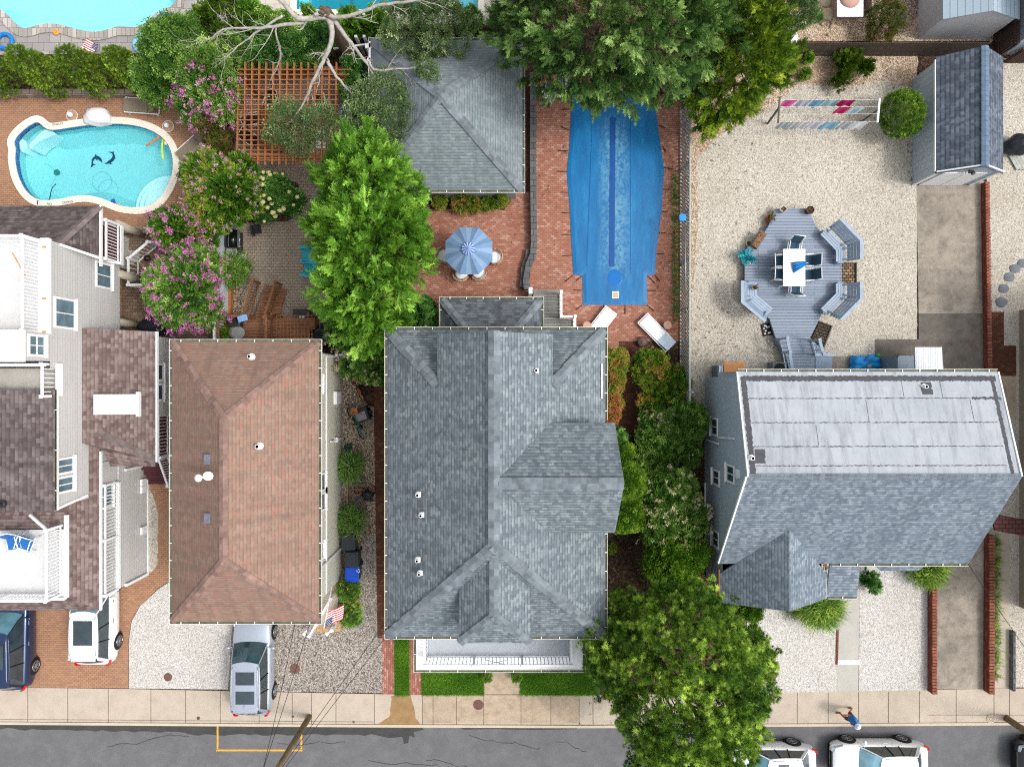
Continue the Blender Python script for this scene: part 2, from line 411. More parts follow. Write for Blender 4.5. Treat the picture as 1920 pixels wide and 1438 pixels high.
M_cap = brick('red_cap_brick', '#93503f', '#7f4335', '#3b211b', .5, .15, .02, .9, .6, stain='#6b372c', c3='#a76a58', rot=0)
M_lawn = mk('lawn_soil', '#3c5a1e', .95, .3, 5)
M_plaster = mk('pool_plaster', '#97d6da', .7, .03, 2, bmp=0)
M_plaster2 = mk('pool_plaster_light', '#b4e8f3', .7, .03, 2, bmp=0)
M_plasterw = mk('pool_step_white', '#dff2f5', .7, .03, 2, bmp=0)
M_plaster3 = mk('pool_plaster_teal', '#3aa0ae', .7, .05, 2, bmp=0)
M_tile = brick('blue_waterline_tile', '#1f4f86', '#2e6ca3', '#7f9bd0', .1, .1, .006, .3, .1, stain='#24598c')
M_water = watermat('pool_water', (.74, .94, .96, 1), 6, .35)
M_water2 = watermat('pool_water_light', (.78, .95, .99, 1))
M_water3 = watermat('pool_water_teal', (.5, .85, .92, 1))
# ------------------------------------------------------------ pool outlines (photo pixels)
kid = [(92,965),(100,940),(125,905),(170,865),(215,835),(250,822),(275,830),(305,860),(345,878),(420,868),(500,855),(570,845),(650,838),(760,832),(870,838),(960,855),(1040,885),(1100,925),(1140,970),(1165,1030),(1175,1090),(1172,1160),(1150,1230),(1120,1290),(1080,1345),(1030,1385),(960,1405),(880,1405),(800,1390),(730,1360),(660,1335),(590,1322),(520,1325),(450,1340),(380,1352),(300,1360),(240,1345),(190,1310),(150,1255),(120,1190),(105,1120),(98,1060),(105,1010)]
kid = [P(a/3.596, b/3.596) for a, b in kid]
kid = [Vector((p.x, p.y)) for p in smoothpath(kid, 2)][::-1]
tl = [(-110,-60),(-110,5),(-60,10),(0,17),(17,33),(28,46),(42,56),(56,55),(72,49),(95,46),(117,49),(139,56),(156,60),(178,63),(200,59),(220,52),(239,53),(261,53),(275,46),(284,35),(295,26),(309,21),(322,15),(331,6),(334,-8),(330,-60)]
tl = [Vector((p.x, p.y)) for p in smoothpath(PL(tl), 2)][::-1]
tm = [Vector((p.x, p.y)) for p in PL([(556,-110),(897,-110),(897,20),(556,20)])]
def ccw(p):
    A = sum(p[i].x*p[(i+1) % len(p)].y-p[(i+1) % len(p)].x*p[i].y for i in range(len(p)))
    return p if A > 0 else p[::-1]
kid, tl, tm = ccw(kid), ccw(tl), ccw(tm)
EXT = [(-70,-60),(70,-60),(70,60),(-70,60)]
MB().sheet(EXT, 0, holes=[kid, tl, tm]).build('ground', M_soil, kind='structure')
Z = .004
# streets and pavements
struct('road', PL([(-1500,1357),(0,1357),(700,1362),(1100,1363),(1430,1361),(1920,1358),(3500,1358),(3500,2500),(-1500,2500)]), Z, M_asph)
rp = [(-1500,1357),(0,1357),(700,1362),(860,1363)]; rnd = random.Random(3)
low = [(x, 1366+6*min(1, max(0, (x)/300))+ (5 if x > 350 else 0)+rnd.uniform(-2.2, 2.2)) for x in range(-1500, 700, 12)]
struct('road_patch', PL([(-1500,1357),(0,1357),(700,1362),(760,1363),(790,1363.5),(795,1367),(775,1372),(760,1380),(730,1383)]+low[::-1]), 2*Z, M_asph2)
for k, q in enumerate([[(748,1372),(760,1368),(775,1370),(778,1382),(768,1378),(765,1392),(757,1394),(756,1384)], [(860,1362.5),(1085,1363.5),(1080,1366),(1000,1367.5),(930,1366),(870,1367)]]):
    struct('road_stain', PL(q), 3*Z, M_asph2)
cr = MB(); rr = random.Random(21)
for (x, y, dx, dy, k_) in ((520,1392,9,2,14),(880,1378,8,4,16),(900,1442,-9,-3,12),(1040,1390,6,7,9),(200,1400,10,-3,16),(690,1425,11,3,12)):
    q = [P(x, y, .0165)]
    for _ in range(k_): x += dx+rr.uniform(-3, 3); y += dy*.3+rr.uniform(-3.5, 3.5); q.append(P(x, y, .0165))
    for a, b in zip(q, q[1:]): cr.bar(a, b, rr.uniform(.012, .03), .002)
cr.build('road_crack', M_asph2, kind='structure')
M_yel = mk('road_yellow', '#c9983c', .8, .25, 12)
M_conc_edge = concrete('kerb_concrete', '#b5a997', '#c2b6a3', '#a8957c', .3, .8, .25)
ym = MB()
for a, b in (((408,1361),(408,1403.6)), ((405,1406),(567,1406)), ((565,1361),(565,1403.6))): ym.bar(P(*a, .012), P(*b, .012), .09, .006)
ym.build('road_marking', M_yel, kind='structure')
struct('sidewalk', PL([(-1500,1288),(0,1288),(240,1291),(720,1301),(1100,1303),(1430,1297),(1920,1290),(3500,1290),(3500,1353),(1920,1353),(1430,1356),(1100,1358),(700,1357),(0,1352),(-1500,1352)]), 2*Z, M_walk)
kb = MB()
for a, b in (((-1500,1354.5),(0,1354.5)), ((0,1354.5),(700,1359.5)), ((700,1359.5),(1100,1361)), ((1100,1361),(1430,1358.5)), ((1430,1358.5),(1920,1355.5)), ((1920,1355.5),(3500,1355.5))):
    A, B = P(*a), P(*b); kb.prism([(A.x,A.y+.05),(B.x,B.y+.05),(B.x,B.y-.08),(A.x,A.y-.08)], -.05, .035)
kb.build('kerb', M_conc_edge, kind='structure')
struct('worn_sidewalk', PL([(792,1302.5),(1086,1303.5),(1086,1355),(792,1355)]), 3*Z, M_walkd)
wob = lambda pts, s_=2.5, n=5: [(a+rnd.uniform(-s_, s_), b+rnd.uniform(-s_, s_)) for (a, b) in pts]
def densify(pts, st=6):
    o = []
    for i in range(len(pts)):
        a, b = pts[i], pts[(i+1) % len(pts)]; k = max(1, int(math.hypot(b[0]-a[0], b[1]-a[1])/st))
        o += [(a[0]+(b[0]-a[0])*j/k, a[1]+(b[1]-a[1])*j/k) for j in range(k)]
    return o
struct('wet_stain', PL(wob(densify([(735,1303),(770,1303),(776,1325),(778,1345),(790,1358),(705,1359),(730,1345),(733,1325)]), 1.3)), 3*Z+.002, M_wet)
# expansion joints
jm = MB(); 
for x, y0, y1 in [(52,1289,1355),(127,1290,1355),(203,1291,1355),(283,1292,1356),(348,1293,1356),(413,1295,1357),(486,1298,1357),(548,1299,1358),(584,1299,1358),(630,1300,1358),(702,1302,1359),(792,1303,1359),(812,1303,1359),(856,1303,1359),(907,1303,1359),(977,1303,1359),(1033,1303,1359),(1086,1303,1359),(1112,1303,1359),(1440,1298,1358),(1495,1298,1358),(1553,1298,1358),(1610,1297,1357),(1666,1297,1357),(1724,1296,1357),(1793,1292,1356),(1864,1292,1356),(1893,1292,1355)]:
    jm.bar(P(x, y0, .016), P(x, y1, .016), .022, .004)
jm.bar(P(0,1348,.016), P(700,1353,.016), .015, .004); jm.bar(P(1740,1340,.016), P(1920,1340,.016), .015, .004)
jm.build('sidewalk_joint', mk('joint', '#5d5040', .95, .2), kind='structure')
# left properties
struct('paver_driveway', PL([(-700,400),(240,400),(425,400),(430,520),(425,680),(330,900),(325,1085),(300,1100),(262,1135),(246,1165),(241,1200),(241,1290),(0,1287.5),(-700,1287.5)]), Z, M_paver)
MB().sheet(PL([(-700,172),(300,180),(365,215),(440,240),(440,400),(-700,400)]), Z+.0001, holes=[kid]).build('pool_terrace', M_paver, kind='structure')
struct('side_yard', PL([(228,430),(430,430),(428,645),(300,645),(228,645)]), 2*Z, M_paverdk)
struct('gravel_strip', PL(wob(densify([(276,912),(288,930),(297,965),(296,1020),(296,1058),(285,1072),(272,1072)]), 1)), 2*Z, M_gravw)
struct('gravel_parking', PL(wob(densify([(700,600),(715,700),(718,1299),(515,1296),(430,1292),(430,900),(640,900),(640,600)], 8), .6)), Z, M_gravg)
struct('gravel_bed', PL([(242,1290),(242,1200),(247,1165),(263,1135),(301,1101),(326,1086),(430,1050),(440,1100),(437,1160),(432,1220),(428,1292)]), 2*Z, M_gravw2)
struct('side_gravel', PL([(640,640),(705,640),(705,1000),(690,1010),(640,1060),(636,900)]), 2*Z, M_gravb)
struct('mulch_bed', PL([(655,645),(725,645),(725,770),(690,760),(672,730),(655,700)]), 3*Z, M_soil)
struct('brick_path', PL([(700,700),(727,700),(727,1196),(708,1196)]), 3*Z, M_brickdk)
struct('brick_strip', PL([(717,1190),(740,1190),(741,1301),(718,1301)]), 4*Z, M_brickpk)
struct('brick_strip', PL([(767,1190),(790,1190),(790,1302),(768,1302)]), 4*Z, M_brickpk)
struct('lawn', PL([(739,1190),(768,1190),(769,1303),(740,1303)]), 3*Z, M_lawn)
struct('lawn', PL([(790,1190),(909,1190),(909,1302),(790,1302)]), 3*Z, M_lawn)
struct('lawn', PL([(973,1190),(1125,1190),(1125,1303),(973,1302)]), 3*Z, M_lawn)
struct('front_path', PL([(909,1190),(973,1190),(976,1301),(907,1301)]), 3*Z, M_walkd)
struct('grey_patio', PL([(430,130),(700,60),(700,640),(427,645)]), Z, M_greypav)
struct('mulch_bed', PL([(400,60),(700,60),(700,125),(440,125),(440,330),(480,330),(520,330),(560,345),(560,400),(540,415),(430,420),(400,300)]), 2*Z, M_soil)
struct('patio_pebbles', PL([(434,540),(460,540),(460,590),(434,592)]), 2*Z, M_gravb)
struct('stepping_slab', PL([(234,470),(262,470),(262,485),(250,495),(234,492)]), 4*Z, M_path)
# centre property
struct('brick_patio', PL([(780,140),(1300,140),(1282,655),(1220,640),(1215,760),(1205,850),(1160,870),(1135,870),(1120,640),(780,640),(720,560)]), Z, M_brick)
struct('brick_walk', PL([(1160,640),(1217,640),(1208,800),(1180,850),(1160,850)]), 2*Z, M_brickdk)
struct('mulch_bed', PL([(1110,860),(1160,850),(1200,800),(1215,640),(1290,640),(1330,900),(1340,1140),(1100,1140)]), 3*Z, M_soil)
struct('mulch_bed', PL([(805,355),(958,355),(958,378),(945,395),(920,392),(880,398),(850,394),(805,392)]), 2*Z, M_soil)
struct('mulch_bed', PL([(977,140),(1000,140),(997,360),(977,360)]), 3*Z, M_brickdk)
# right property
struct('gravel_yard', PL(wob(densify([(1290,150),(1480,150),(1560,158),(1640,140),(1719,120),(1719,345),(1719,690),(1640,690),(1560,760),(1290,760)], 9), .8)), 3*Z, M_gravw)
struct('planting_bed', PL(wob(densify([(1285,100),(1720,100),(1719,165),(1650,150),(1590,166),(1500,158),(1450,200),(1340,260),(1305,300),(1310,400),(1300,520),(1295,640),(1286,640)], 9), 2)), 4*Z, M_sandbed)
struct('gravel_yard', PL([(1850,110),(2600,110),(2600,1288),(1850,1288)]), Z, M_gravw)
struct('concrete_driveway', PL([(1718,340),(1845,340),(1845,590),(1722,590)]), 4*Z, M_drive)
struct('concrete_driveway', PL([(1722,588),(1845,588),(1845,760),(1640,760),(1640,636),(1722,636)]), 5*Z, M_drive2)
struct('concrete_driveway', PL([(1752,760),(1845,760),(1843,1291),(1752,1291)]), 4*Z, M_drive)
struct('concrete_pad', PL([(1558,668),(1640,668),(1640,760),(1558,760)]), 4*Z, M_drive)
struct('front_gravel', PL([(1400,1040),(1571,1040),(1569,1296),(1400,1298)]), 4*Z, M_gravw2)
struct('front_gravel', PL([(1612,1040),(1741,1040),(1741,1293),(1610,1295)]), 4*Z, M_gravw2)
struct('concrete_path', PL([(1571,1040),(1612,1040),(1609,1295),(1569,1295)]), 5*Z, M_path)
struct('planting_bed', PL([(1325,1000),(1420,1120),(1420,1160),(1330,1150)]), 5*Z, M_soil)
struct('side_path', PL([(1864,1000),(1892,1000),(1892,1290),(1864,1290)]), 3*Z, M_walk)
struct('brick_walk', PL([(1857,585),(1882,585),(1882,648),(1905,648),(1905,705),(1857,705)]), 3*Z, M_brickdk)
struct('side_path', PL([(1857,705),(1905,705),(1905,780),(1857,780)]), 3*Z, M_walkd)
# top edge
MB().sheet(PL([(-700,-700),(400,-700),(400,60),(330,100),(-700,110)]), Z+.00012, holes=[tl]).build('stone_terrace', M_stone, kind='structure')
MB().sheet(PL([(405,-700),(965,-700),(965,45),(405,45)]), Z+.00007, holes=[tm]).build('concrete_terrace', M_lightdeck, kind='structure')
struct('back_yard', PL([(1400,-700),(3000,-700),(3000,78),(1400,78)]), Z, M_sandbed)
struct('gravel_patch', PL(wob(densify([(1600,-50),(1730,-50),(1720,30),(1690,70),(1640,60),(1610,20)]), 2)), 2*Z, M_gravb)
# ------------------------------------------------------------ foliage
def template(kind, rnd):
    """returns (verts Nx3, faces Mx3): local x = out along the spray, unit length"""
    V = []; F = []
    def tri(a, b, c): i = len(V); V.extend([a, b, c]); F.append((i, i+1, i+2))
    if kind == 'frond':       # feathery conifer spray
        tri((0, -.045, 0), (0, .045, 0), (1, 0, .05))
        for k in range(9):
            t = .12+.095*k; sg = 1 if k % 2 else -1; L = (.42-.3*t)*rnd.uniform(.8, 1.15); a = R(rnd.uniform(32, 50)); z = rnd.uniform(-.08, .12)
            dx, dy = math.cos(a)*L, math.sin(a)*L*sg
            tri((t-.05, 0, 0), (t+.07, 0, 0), (t+dx, dy, z))
            tri((t+.3*dx, .3*dy, z*.3), (t+.3*dx+.1, .3*dy, z*.4), (t+.55*dx+.12*rnd.random(), dy*1.05, z+.06))
    elif kind == 'leaf':      # cluster of broad leaves
        for k in range(7):
            c = np.array([rnd.uniform(.0, .9), rnd.uniform(-.5, .5), rnd.uniform(-.3, .3)]); a = rnd.uniform(0, 6.3); L = rnd.uniform(.3, .46); W = L*.42
            d = np.array([math.cos(a), math.sin(a), rnd.uniform(-.35, .35)]); s_ = np.array([-math.sin(a), math.cos(a), rnd.uniform(-.35, .35)])
            p = [c, c+d*L*.5+s_*W*.5, c+d*L, c+d*L*.5-s_*W*.5]
            i = len(V); V.extend([tuple(x) for x in p]); F.append((i, i+1, i+2)); F.append((i, i+2, i+3))
    elif kind == 'spike':     # long shoot with leaves both sides (crape myrtle)
        for k in range(10):
            t = .05+.095*k; sg = 1 if k % 2 else -1; L = .26*rnd.uniform(.8, 1.2); z = rnd.uniform(-.1, .1); a = R(55); W = .065
            c = np.array([t, 0, 0]); d = np.array([math.cos(a), math.sin(a)*sg, z]); s_ = np.array([-math.sin(a)*sg, math.cos(a), .3])
            p = [c, c+d*L*.5+s_*W, c+d*L, c+d*L*.5-s_*W]
            i = len(V); V.extend([tuple(x) for x in p]); F.append((i, i+1, i+2)); F.append((i, i+2, i+3))
    elif kind == 'tuft':      # pine tuft
        for k in range(13):
            a = 2.4*k; e = rnd.uniform(.1, 1.2); L = rnd.uniform(.7, 1)
            d = np.array([math.cos(e)*.9+.1, math.sin(e)*math.cos(a), math.sin(e)*math.sin(a)])*L; s_ = np.cross(d, [.3, .5, .8]); s_ = s_/np.linalg.norm(s_)*.05
            tri(tuple(-s_), tuple(s_), tuple(d))
    elif kind == 'petal':
        for k in range(9):
            c = np.array([rnd.uniform(0, 1), rnd.uniform(-.3, .3), rnd.uniform(-.3, .3)]); r = .22
            p = [c+np.array([rnd.uniform(-r, r), rnd.uniform(-r, r), rnd.uniform(-r, r)]) for _ in range(4)]
            i = len(V); V.extend([tuple(x) for x in p]); F.append((i, i+1, i+2)); F.append((i, i+2, i+3))
    elif kind == 'blade':     # arching grass blade
        for k in range(3):
            a = rnd.uniform(-.5, .5); W = .022; c = math.cos(a); s_ = math.sin(a); pr = None
            for (t, z) in ((0, 0), (.4, .5), (.75, .62), (1, .45)):
                q = ((t*c-W*(1.1-t)*s_, t*s_+W*(1.1-t)*c, z*.6), (t*c+W*(1.1-t)*s_, t*s_-W*(1.1-t)*c, z*.6))
                if pr: i = len(V); V.extend([pr[0], pr[1], q[1], q[0]]); F.append((i, i+1, i+2)); F.append((i, i+2, i+3))
                pr = q
    return np.array(V, float), np.array(F, int)
def emit(name, mat, pos, dirs, sizes, tint, kind, seed, parent, label=None, roll=None):
    """many leaf sprays as one mesh"""
    rnd = random.Random(seed); rg = np.random.default_rng(seed)
    T = [template(kind, rnd) for _ in range(4)]
    n = len(pos); dirs = dirs/np.linalg.norm(dirs, axis=1, keepdims=True)
    up = np.tile([0., 0., 1.], (n, 1))+rg.normal(0, .45, (n, 3))
    side = np.cross(up, dirs); side /= np.linalg.norm(side, axis=1, keepdims=True)+1e-9
    up = np.cross(dirs, side)
    V = []; Fs = []; TT = []; base = 0; which = rg.integers(0, 4, n)
    for k in range(4):
        idx = np.nonzero(which == k)[0]
        if not len(idx): continue
        v, f = T[k]
        X = (v[None, :, 0, None]*dirs[idx][:, None, :]+v[None, :, 1, None]*side[idx][:, None, :]+v[None, :, 2, None]*up[idx][:, None, :])*sizes[idx][:, None, None]+pos[idx][:, None, :]
        V.append(X.reshape(-1, 3)); m = len(v)
        Fs.append((f[None]+(np.arange(len(idx))*m)[:, None, None]+base).reshape(-1, 3)); base += len(idx)*m
        tt = tint[idx][:, None]+rg.normal(0, .05, (len(idx), m)); TT.append(tt.reshape(-1))
    V = np.concatenate(V); F = np.concatenate(Fs); TT = np.clip(np.concatenate(TT), 0, 1)
    off = np.zeros(3); q = parent
    while q is not None: off += np.array(q.location); q = q.parent
    me = bpy.data.meshes.new(name); me.vertices.add(len(V)); me.vertices.foreach_set('co', (V-off).astype(np.float32).ravel())
    me.loops.add(F.size); me.loops.foreach_set('vertex_index', F.astype(np.int32).ravel())
    me.polygons.add(len(F)); me.polygons.foreach_set('loop_start', np.arange(0, F.size, 3, dtype=np.int32))
    me.update(calc_edges=True)
    at = me.attributes.new('tint', 'FLOAT', 'POINT'); at.data.foreach_set('value', TT.astype(np.float32))
    me.materials.append(mat); o = bpy.data.objects.new(name, me); COL.objects.link(o)
    if parent: o.parent = parent
    if label: o['label'] = label
    return o
def lump(d, seed, f=3.2, a=.16):
    rg = np.random.default_rng(seed); r = np.zeros(len(d))
    for k in range(5):
        w_ = rg.normal(0, 1, 3)*f*(1+.5*k); r += np.sin(d@w_+rg.uniform(0, 6.3))/(1+.45*k)
    return a*r/2
def sample(blobs, n, seed, lowz=-.35, lumpa=.16, depth=.22, lf=3.2):
    rg = np.random.default_rng(seed); B = np.array(blobs, float); area = (B[:, 3]*B[:, 4]+B[:, 3]*B[:, 5]+B[:, 4]*B[:, 5]); area /= area.sum()
    ps = []; ns = []; ds = []; bi = rg.choice(len(B), n, p=area)
    d = rg.normal(0, 1, (n*2, 3)); d /= np.linalg.norm(d, axis=1, keepdims=True); d = d[d[:, 2] > lowz][:n]; bi = bi[:len(d)]
    dep = np.abs(rg.normal(0, depth, len(d))); dep = np.minimum(dep, .7)
    L = np.zeros(len(d))
    for b in range(len(B)):
        q = bi == b; L[q] = lump(d[q], seed*7+b, lf, lumpa)
    r = (1+L)*(1-dep)
    p = B[bi, :3]+d*B[bi, 3:6]*r[:, None]
    keep = np.ones(len(d), bool)
    for b in range(len(B)):
        e = (p-B[b, :3])/(B[b, 3:6]*.74); keep &= ~((np.linalg.norm(e, axis=1) < 1) & (bi != b))
    nn = d/B[bi, 3:6]; nn /= np.linalg.norm(nn, axis=1, keepdims=True)
    return p[keep], nn[keep], dep[keep], L[keep]
def plant(name, label, cat, mat, blobs, n, kind, size, seed, up=.5, rj=.45, lowz=-.35, lumpa=.16, trunk=None, group=None, tmean=.5, tvar=.16, core=True, tf=1.2, depth=.2, barkmat=None, flowers=(), lf=3.2, base=None, crown='crown', bough=None):
    sh_ = .2*size; blobs = [(b[0], b[1], b[2], max(.15, b[3]-sh_), max(.15, b[4]-sh_), max(.15, b[5]-sh_*.6)) for b in blobs]
    B = np.array(blobs, float)
    bx, by = (base if base else (B[:, 0].mean(), B[:, 1].mean()))
    root = thing(name, label, cat, (bx, by, 0), group=group)
    rg = np.random.default_rng(seed+1); per = {'frond': 20, 'tuft': 15, 'leaf': 11, 'spike': 9}[kind]; bs = bough or size*{'frond': 1.15, 'tuft': 2.0, 'leaf': 1.15, 'spike': .8}[kind]
    pa, na, da, _ = sample(blobs, int(n/per*.95), seed, lowz, lumpa, .04, lf); pb, nb_, db, _ = sample(blobs, int(n/per*.55), seed+5, lowz, lumpa, .3, lf)
    A = np.concatenate([pa, pb]); AN = np.concatenate([na, nb_]); nbgh = len(A)
    bd = AN+np.array([0, 0, up])+rg.normal(0, rj*.55, A.shape); bd /= np.linalg.norm(bd, axis=1, keepdims=True)
    lo = np.zeros(nbgh)
    for k in range(4):
        w_ = rg.normal(0, 1, 3)*tf*(1+k*.8); lo += np.sin(A@w_+rg.uniform(0, 6.3))/(1+.5*k)
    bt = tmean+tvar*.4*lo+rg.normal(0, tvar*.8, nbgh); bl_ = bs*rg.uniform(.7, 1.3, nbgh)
    ix = np.repeat(np.arange(nbgh), per); t_ = rg.uniform(0, 1, len(ix))**.8; pr = rg.normal(0, 1, (len(ix), 3)); D = bd[ix]; pr -= D*np.sum(pr*D, axis=1, keepdims=True); pr /= np.linalg.norm(pr, axis=1, keepdims=True)+1e-9
    wd_ = bl_[ix]*(.55 if kind in ('tuft', 'leaf') else .42)*np.sqrt(np.maximum(0, 1-t_*.9))*np.sqrt(rg.uniform(0, 1, len(ix)))
    p = A[ix]-D*(bl_[ix]*(1-t_))[:, None]+pr*wd_[:, None]
    d = D*.9+pr*.55*rg.uniform(.3, 1.2, (len(ix), 1))+rg.normal(0, rj*.35, p.shape)
    tint = bt[ix]+tvar*1.25*(t_-.5)+rg.normal(0, tvar*.35, len(ix)); sz = size*rg.uniform(.6, 1.15, len(ix))*({'frond': .72, 'tuft': 1, 'leaf': .9, 'spike': .9}[kind])  # bough tips lighter: new growth, with highlights also painted into the tint
    emit(crown, mat, p-d/np.linalg.norm(d, axis=1, keepdims=True)*sz[:, None]*.35, d, sz, tint, kind, seed, root)
    z0 = min(b[2]-b[5] for b in blobs)
    tb = MB()
    for b in blobs:
        c = Vector((b[0], b[1], b[2]-b[5]*.25)); tr = (trunk or .05*(b[3]+.4))
        m_ = Vector((bx+(b[0]-bx)*.35, by+(b[1]-by)*.35, max(.1, b[2]*.45)))
        tb.tube([(bx+(b[0]-bx)*.05, by+(b[1]-by)*.05, -.1), m_, c, c+Vector((0, 0, b[5]*.35))], [tr*1.2, tr, tr*.6, tr*.2], 7)
        if core:
            rr = random.Random(seed)
            for k in range(10):
                a = rr.uniform(0, 6.3); e = rr.uniform(-.1, .9); L_ = .5
                tb.tube([m_*.4+c*.6, c+Vector((math.cos(a)*math.cos(e)*b[3], math.sin(a)*math.cos(e)*b[4], math.sin(e)*b[5]))*L_], [tr*.35, .01], 4)
    tb.build('trunk', barkmat or M_bark, root, True)
    for (fm, fn, fsz, fname, fseed, flow) in flowers:
        if fseed == 78:
            rg2 = np.random.default_rng(fseed); hb = MB()
            for q in rg2.permutation(len(pa))[:fn]:
                if na[q][2] > flow: r_ = fsz*rg2.uniform(.7, 1.15); hb.blob(pa[q]+bd[q]*size*.4, (r_, r_*.9, r_*.8), int(q), .12, 6)
            hb.build(fname, fm, root, True); continue
        rg2 = np.random.default_rng(fseed); heads = rg2.permutation(len(pa))[:fn]; heads = heads[na[heads][:, 2] > flow-.15]; fi = np.repeat(heads, 5)
        fp = pa[fi]+bd[fi]*((size*.45+fsz*.5)*rg2.uniform(.4, 1.2, (len(fi), 1)))+rg2.normal(0, fsz*.28, (len(fi), 3))
        emit(fname, fm, fp, bd[fi]+rg2.normal(0, .3, fp.shape), fsz*rg2.uniform(.55, 1.15, len(fi)), rg2.uniform(0, 1, len(fi)), 'petal', fseed, root)
    return root
M_bark = mk('bark', '#5a4c40', .95, .35, 9, bmp=.6)
M_deadbark = mk('bare_pale_bark', '#9f9a92', .9, .3, 5, bmp=.5)
L_cyp = leafmat('cypress_leaf', [(0, '#2b5a14'), (.35, '#4f8d24'), (.65, '#7db838'), (1, '#b5e266')], 0.3, tn=(.98,1,-.004))
L_big = leafmat('fir_leaf', [(0, '#254f27'), (.35, '#3f7a3a'), (.65, '#6ba356'), (1, '#a3cf84')], 0.25, tn=(1.05,1.05,-.045))
L_yel = leafmat('cedar_leaf', [(0, '#3d6410'), (.4, '#69931b'), (.7, '#98b92b'), (1, '#c9d84c')], 0.3, tn=(.95,1,0))
L_pin = leafmat('pine_leaf', [(0, '#34591b'), (.4, '#5c8a2a'), (.7, '#93b63f'), (1, '#cbe06c')], 0.25, tn=(1.05,1,.0))
L_arb = leafmat('arborvitae_leaf', [(0, '#3f6612'), (.4, '#6b931f'), (.7, '#93b437'), (1, '#bfd656')], 0.25, tn=(.98,1,.0))
L_brd = leafmat('shrub_leaf', [(0, '#254d1a'), (.4, '#477c2c'), (.7, '#77a347'), (1, '#b0cf72')], 0.25, tn=(1.12,1,-.01))
L_dk = leafmat('dark_shrub_leaf', [(0, '#1c4014'), (.4, '#35692a'), (.7, '#5a8f3f'), (1, '#8ab75d')], 0.2, tn=(1.15,1,-.01))
L_lime = leafmat('lime_leaf', [(0, '#377414'), (.4, '#59a421'), (.7, '#8bcc3a'), (1, '#bce860')], 0.3, tn=(.92,.97,-.02))
L_mix = leafmat('mixed_leaf', [(0, '#2c5212'), (.35, '#4d8020'), (.6, '#86aa35'), (.85, '#b8a04c'), (1, '#a65a45')], 0.25, tn=(1.12,1,0))
L_red = leafmat('reddish_leaf', [(0, '#3a4a1c'), (.4, '#5f6b2c'), (.65, '#866a3a'), (.85, '#8a4340'), (1, '#9a2f45')], .2)
L_grs = leafmat('grass_blade', [(0, '#355c1c'), (.5, '#5e8a34'), (.8, '#8fae5d'), (1, '#b9c896')], .25)
L_turf = leafmat('turf_blade', [(0, '#3f7016'), (.5, '#649c22'), (1, '#93c33c')], .25)
L_gray = leafmat('greyish_leaf', [(0, '#38562c'), (.4, '#5d7e48'), (.7, '#92a974'), (1, '#cbd6a8')], 0.25, tn=(1.1,1.05,-.01))
F_pink = leafmat('pink_petal', [(0, '#c75aa9'), (.5, '#d97fbf'), (1, '#eca7d4')], .3)
F_pale = leafmat('pale_pink_petal', [(0, '#c99aa4'), (.5, '#dfb4bb'), (1, '#f0d6d6')], .3)
F_white = leafmat('white_petal', [(0, '#e0dc9c'), (.5, '#efecb8'), (1, '#f4f2dc')], .3)
F_cream = leafmat('cream_petal', [(0, '#c4b98a'), (.5, '#dcd2a6'), (1, '#efe9cc')], .3)
F_yel = leafmat('yellow_petal', [(0, '#d8b41c'), (1, '#f0dc4a')], .3)
def bl(px, py, z, r, rz=None, ry=None):
    p = P(px, py, z); return (p.x, p.y, z, r, ry or r, rz or r)
def turf(name, poly, n, h, seed, mat=None, label='short green lawn grass'):
    """grass blades over a polygon given in photo pixels"""
    rg = np.random.default_rng(seed); w_ = PL(poly); xs = [p.x for p in w_]; ys = [p.y for p in w_]
    pts = np.stack([rg.uniform(min(xs), max(xs), n), rg.uniform(min(ys), max(ys), n), np.full(n, .015)], 1)
    d = np.stack([rg.normal(0, .7, n), rg.normal(0, .7, n), rg.uniform(.5, 1, n)], 1)
    tt = .5+.2*np.sin(pts[:, 0]*2.1)*np.sin(pts[:, 1]*2.7)+rg.normal(0, .15, n)
    o = emit(name, mat or L_turf, pts, d, h*rg.uniform(.6, 1.3, n), tt, 'blade', seed, None); o['kind'] = 'stuff'; o['label'] = label; return o
turf('grass', [(740,1192),(767,1192),(768,1304),(741,1304)], 7000, .11, 31, label='narrow grass strip between the two brick strips')
turf('grass', [(791,1240),(908,1240),(908,1303),(791,1303)], 15000, .11, 32, label='lawn grass left of the stained front path')
turf('grass', [(974,1240),(1118,1240),(1118,1303),(974,1303)], 17000, .11, 33, label='lawn grass right of the stained front path')
# ------------------------------------------------------------ swimming pools
M_dolph = mk('dolphin_tile', '#153f63', .4, .1, 10)
def basin(root, outline, depth, mwall, wz, mwater, tile=True, floor=None):
    mb = MB(); n = len(outline)
    inn = offpath(outline, .55, True)
    for i in range(n):
        j = (i+1) % n; a, b = outline[i], outline[j]; c, d = inn[i], inn[j]
        mb.poly([(a.x,a.y,0),(a.x,a.y,-.55*depth),(b.x,b.y,-.55*depth),(b.x,b.y,0)])
        mb.poly([(a.x,a.y,-.55*depth),(c.x,c.y,-depth),(d.x,d.y,-depth),(b.x,b.y,-.55*depth)])
    mb.sheet(inn, -depth)
    mb.build('basin', mwall, root, True)
    wm = MB().sheet(offpath(outline, .004, True), wz); wm.build('water', mwater, root)
    if tile:
        tb = MB(); ti = offpath(outline, .02, True)
        for i in range(n):
            j = (i+1) % n; tb.poly([(ti[i].x,ti[i].y,.0),(ti[i].x,ti[i].y,-.3),(ti[j].x,ti[j].y,-.3),(ti[j].x,ti[j].y,0)])
        tb.build('waterline_tile', M_tile, root)
o = MB(); root = thing('swimming_pool', 'kidney-shaped turquoise swimming pool with dolphins on its floor', 'pool', (*(sum(kid, Vector((0, 0)))/len(kid)), 0))
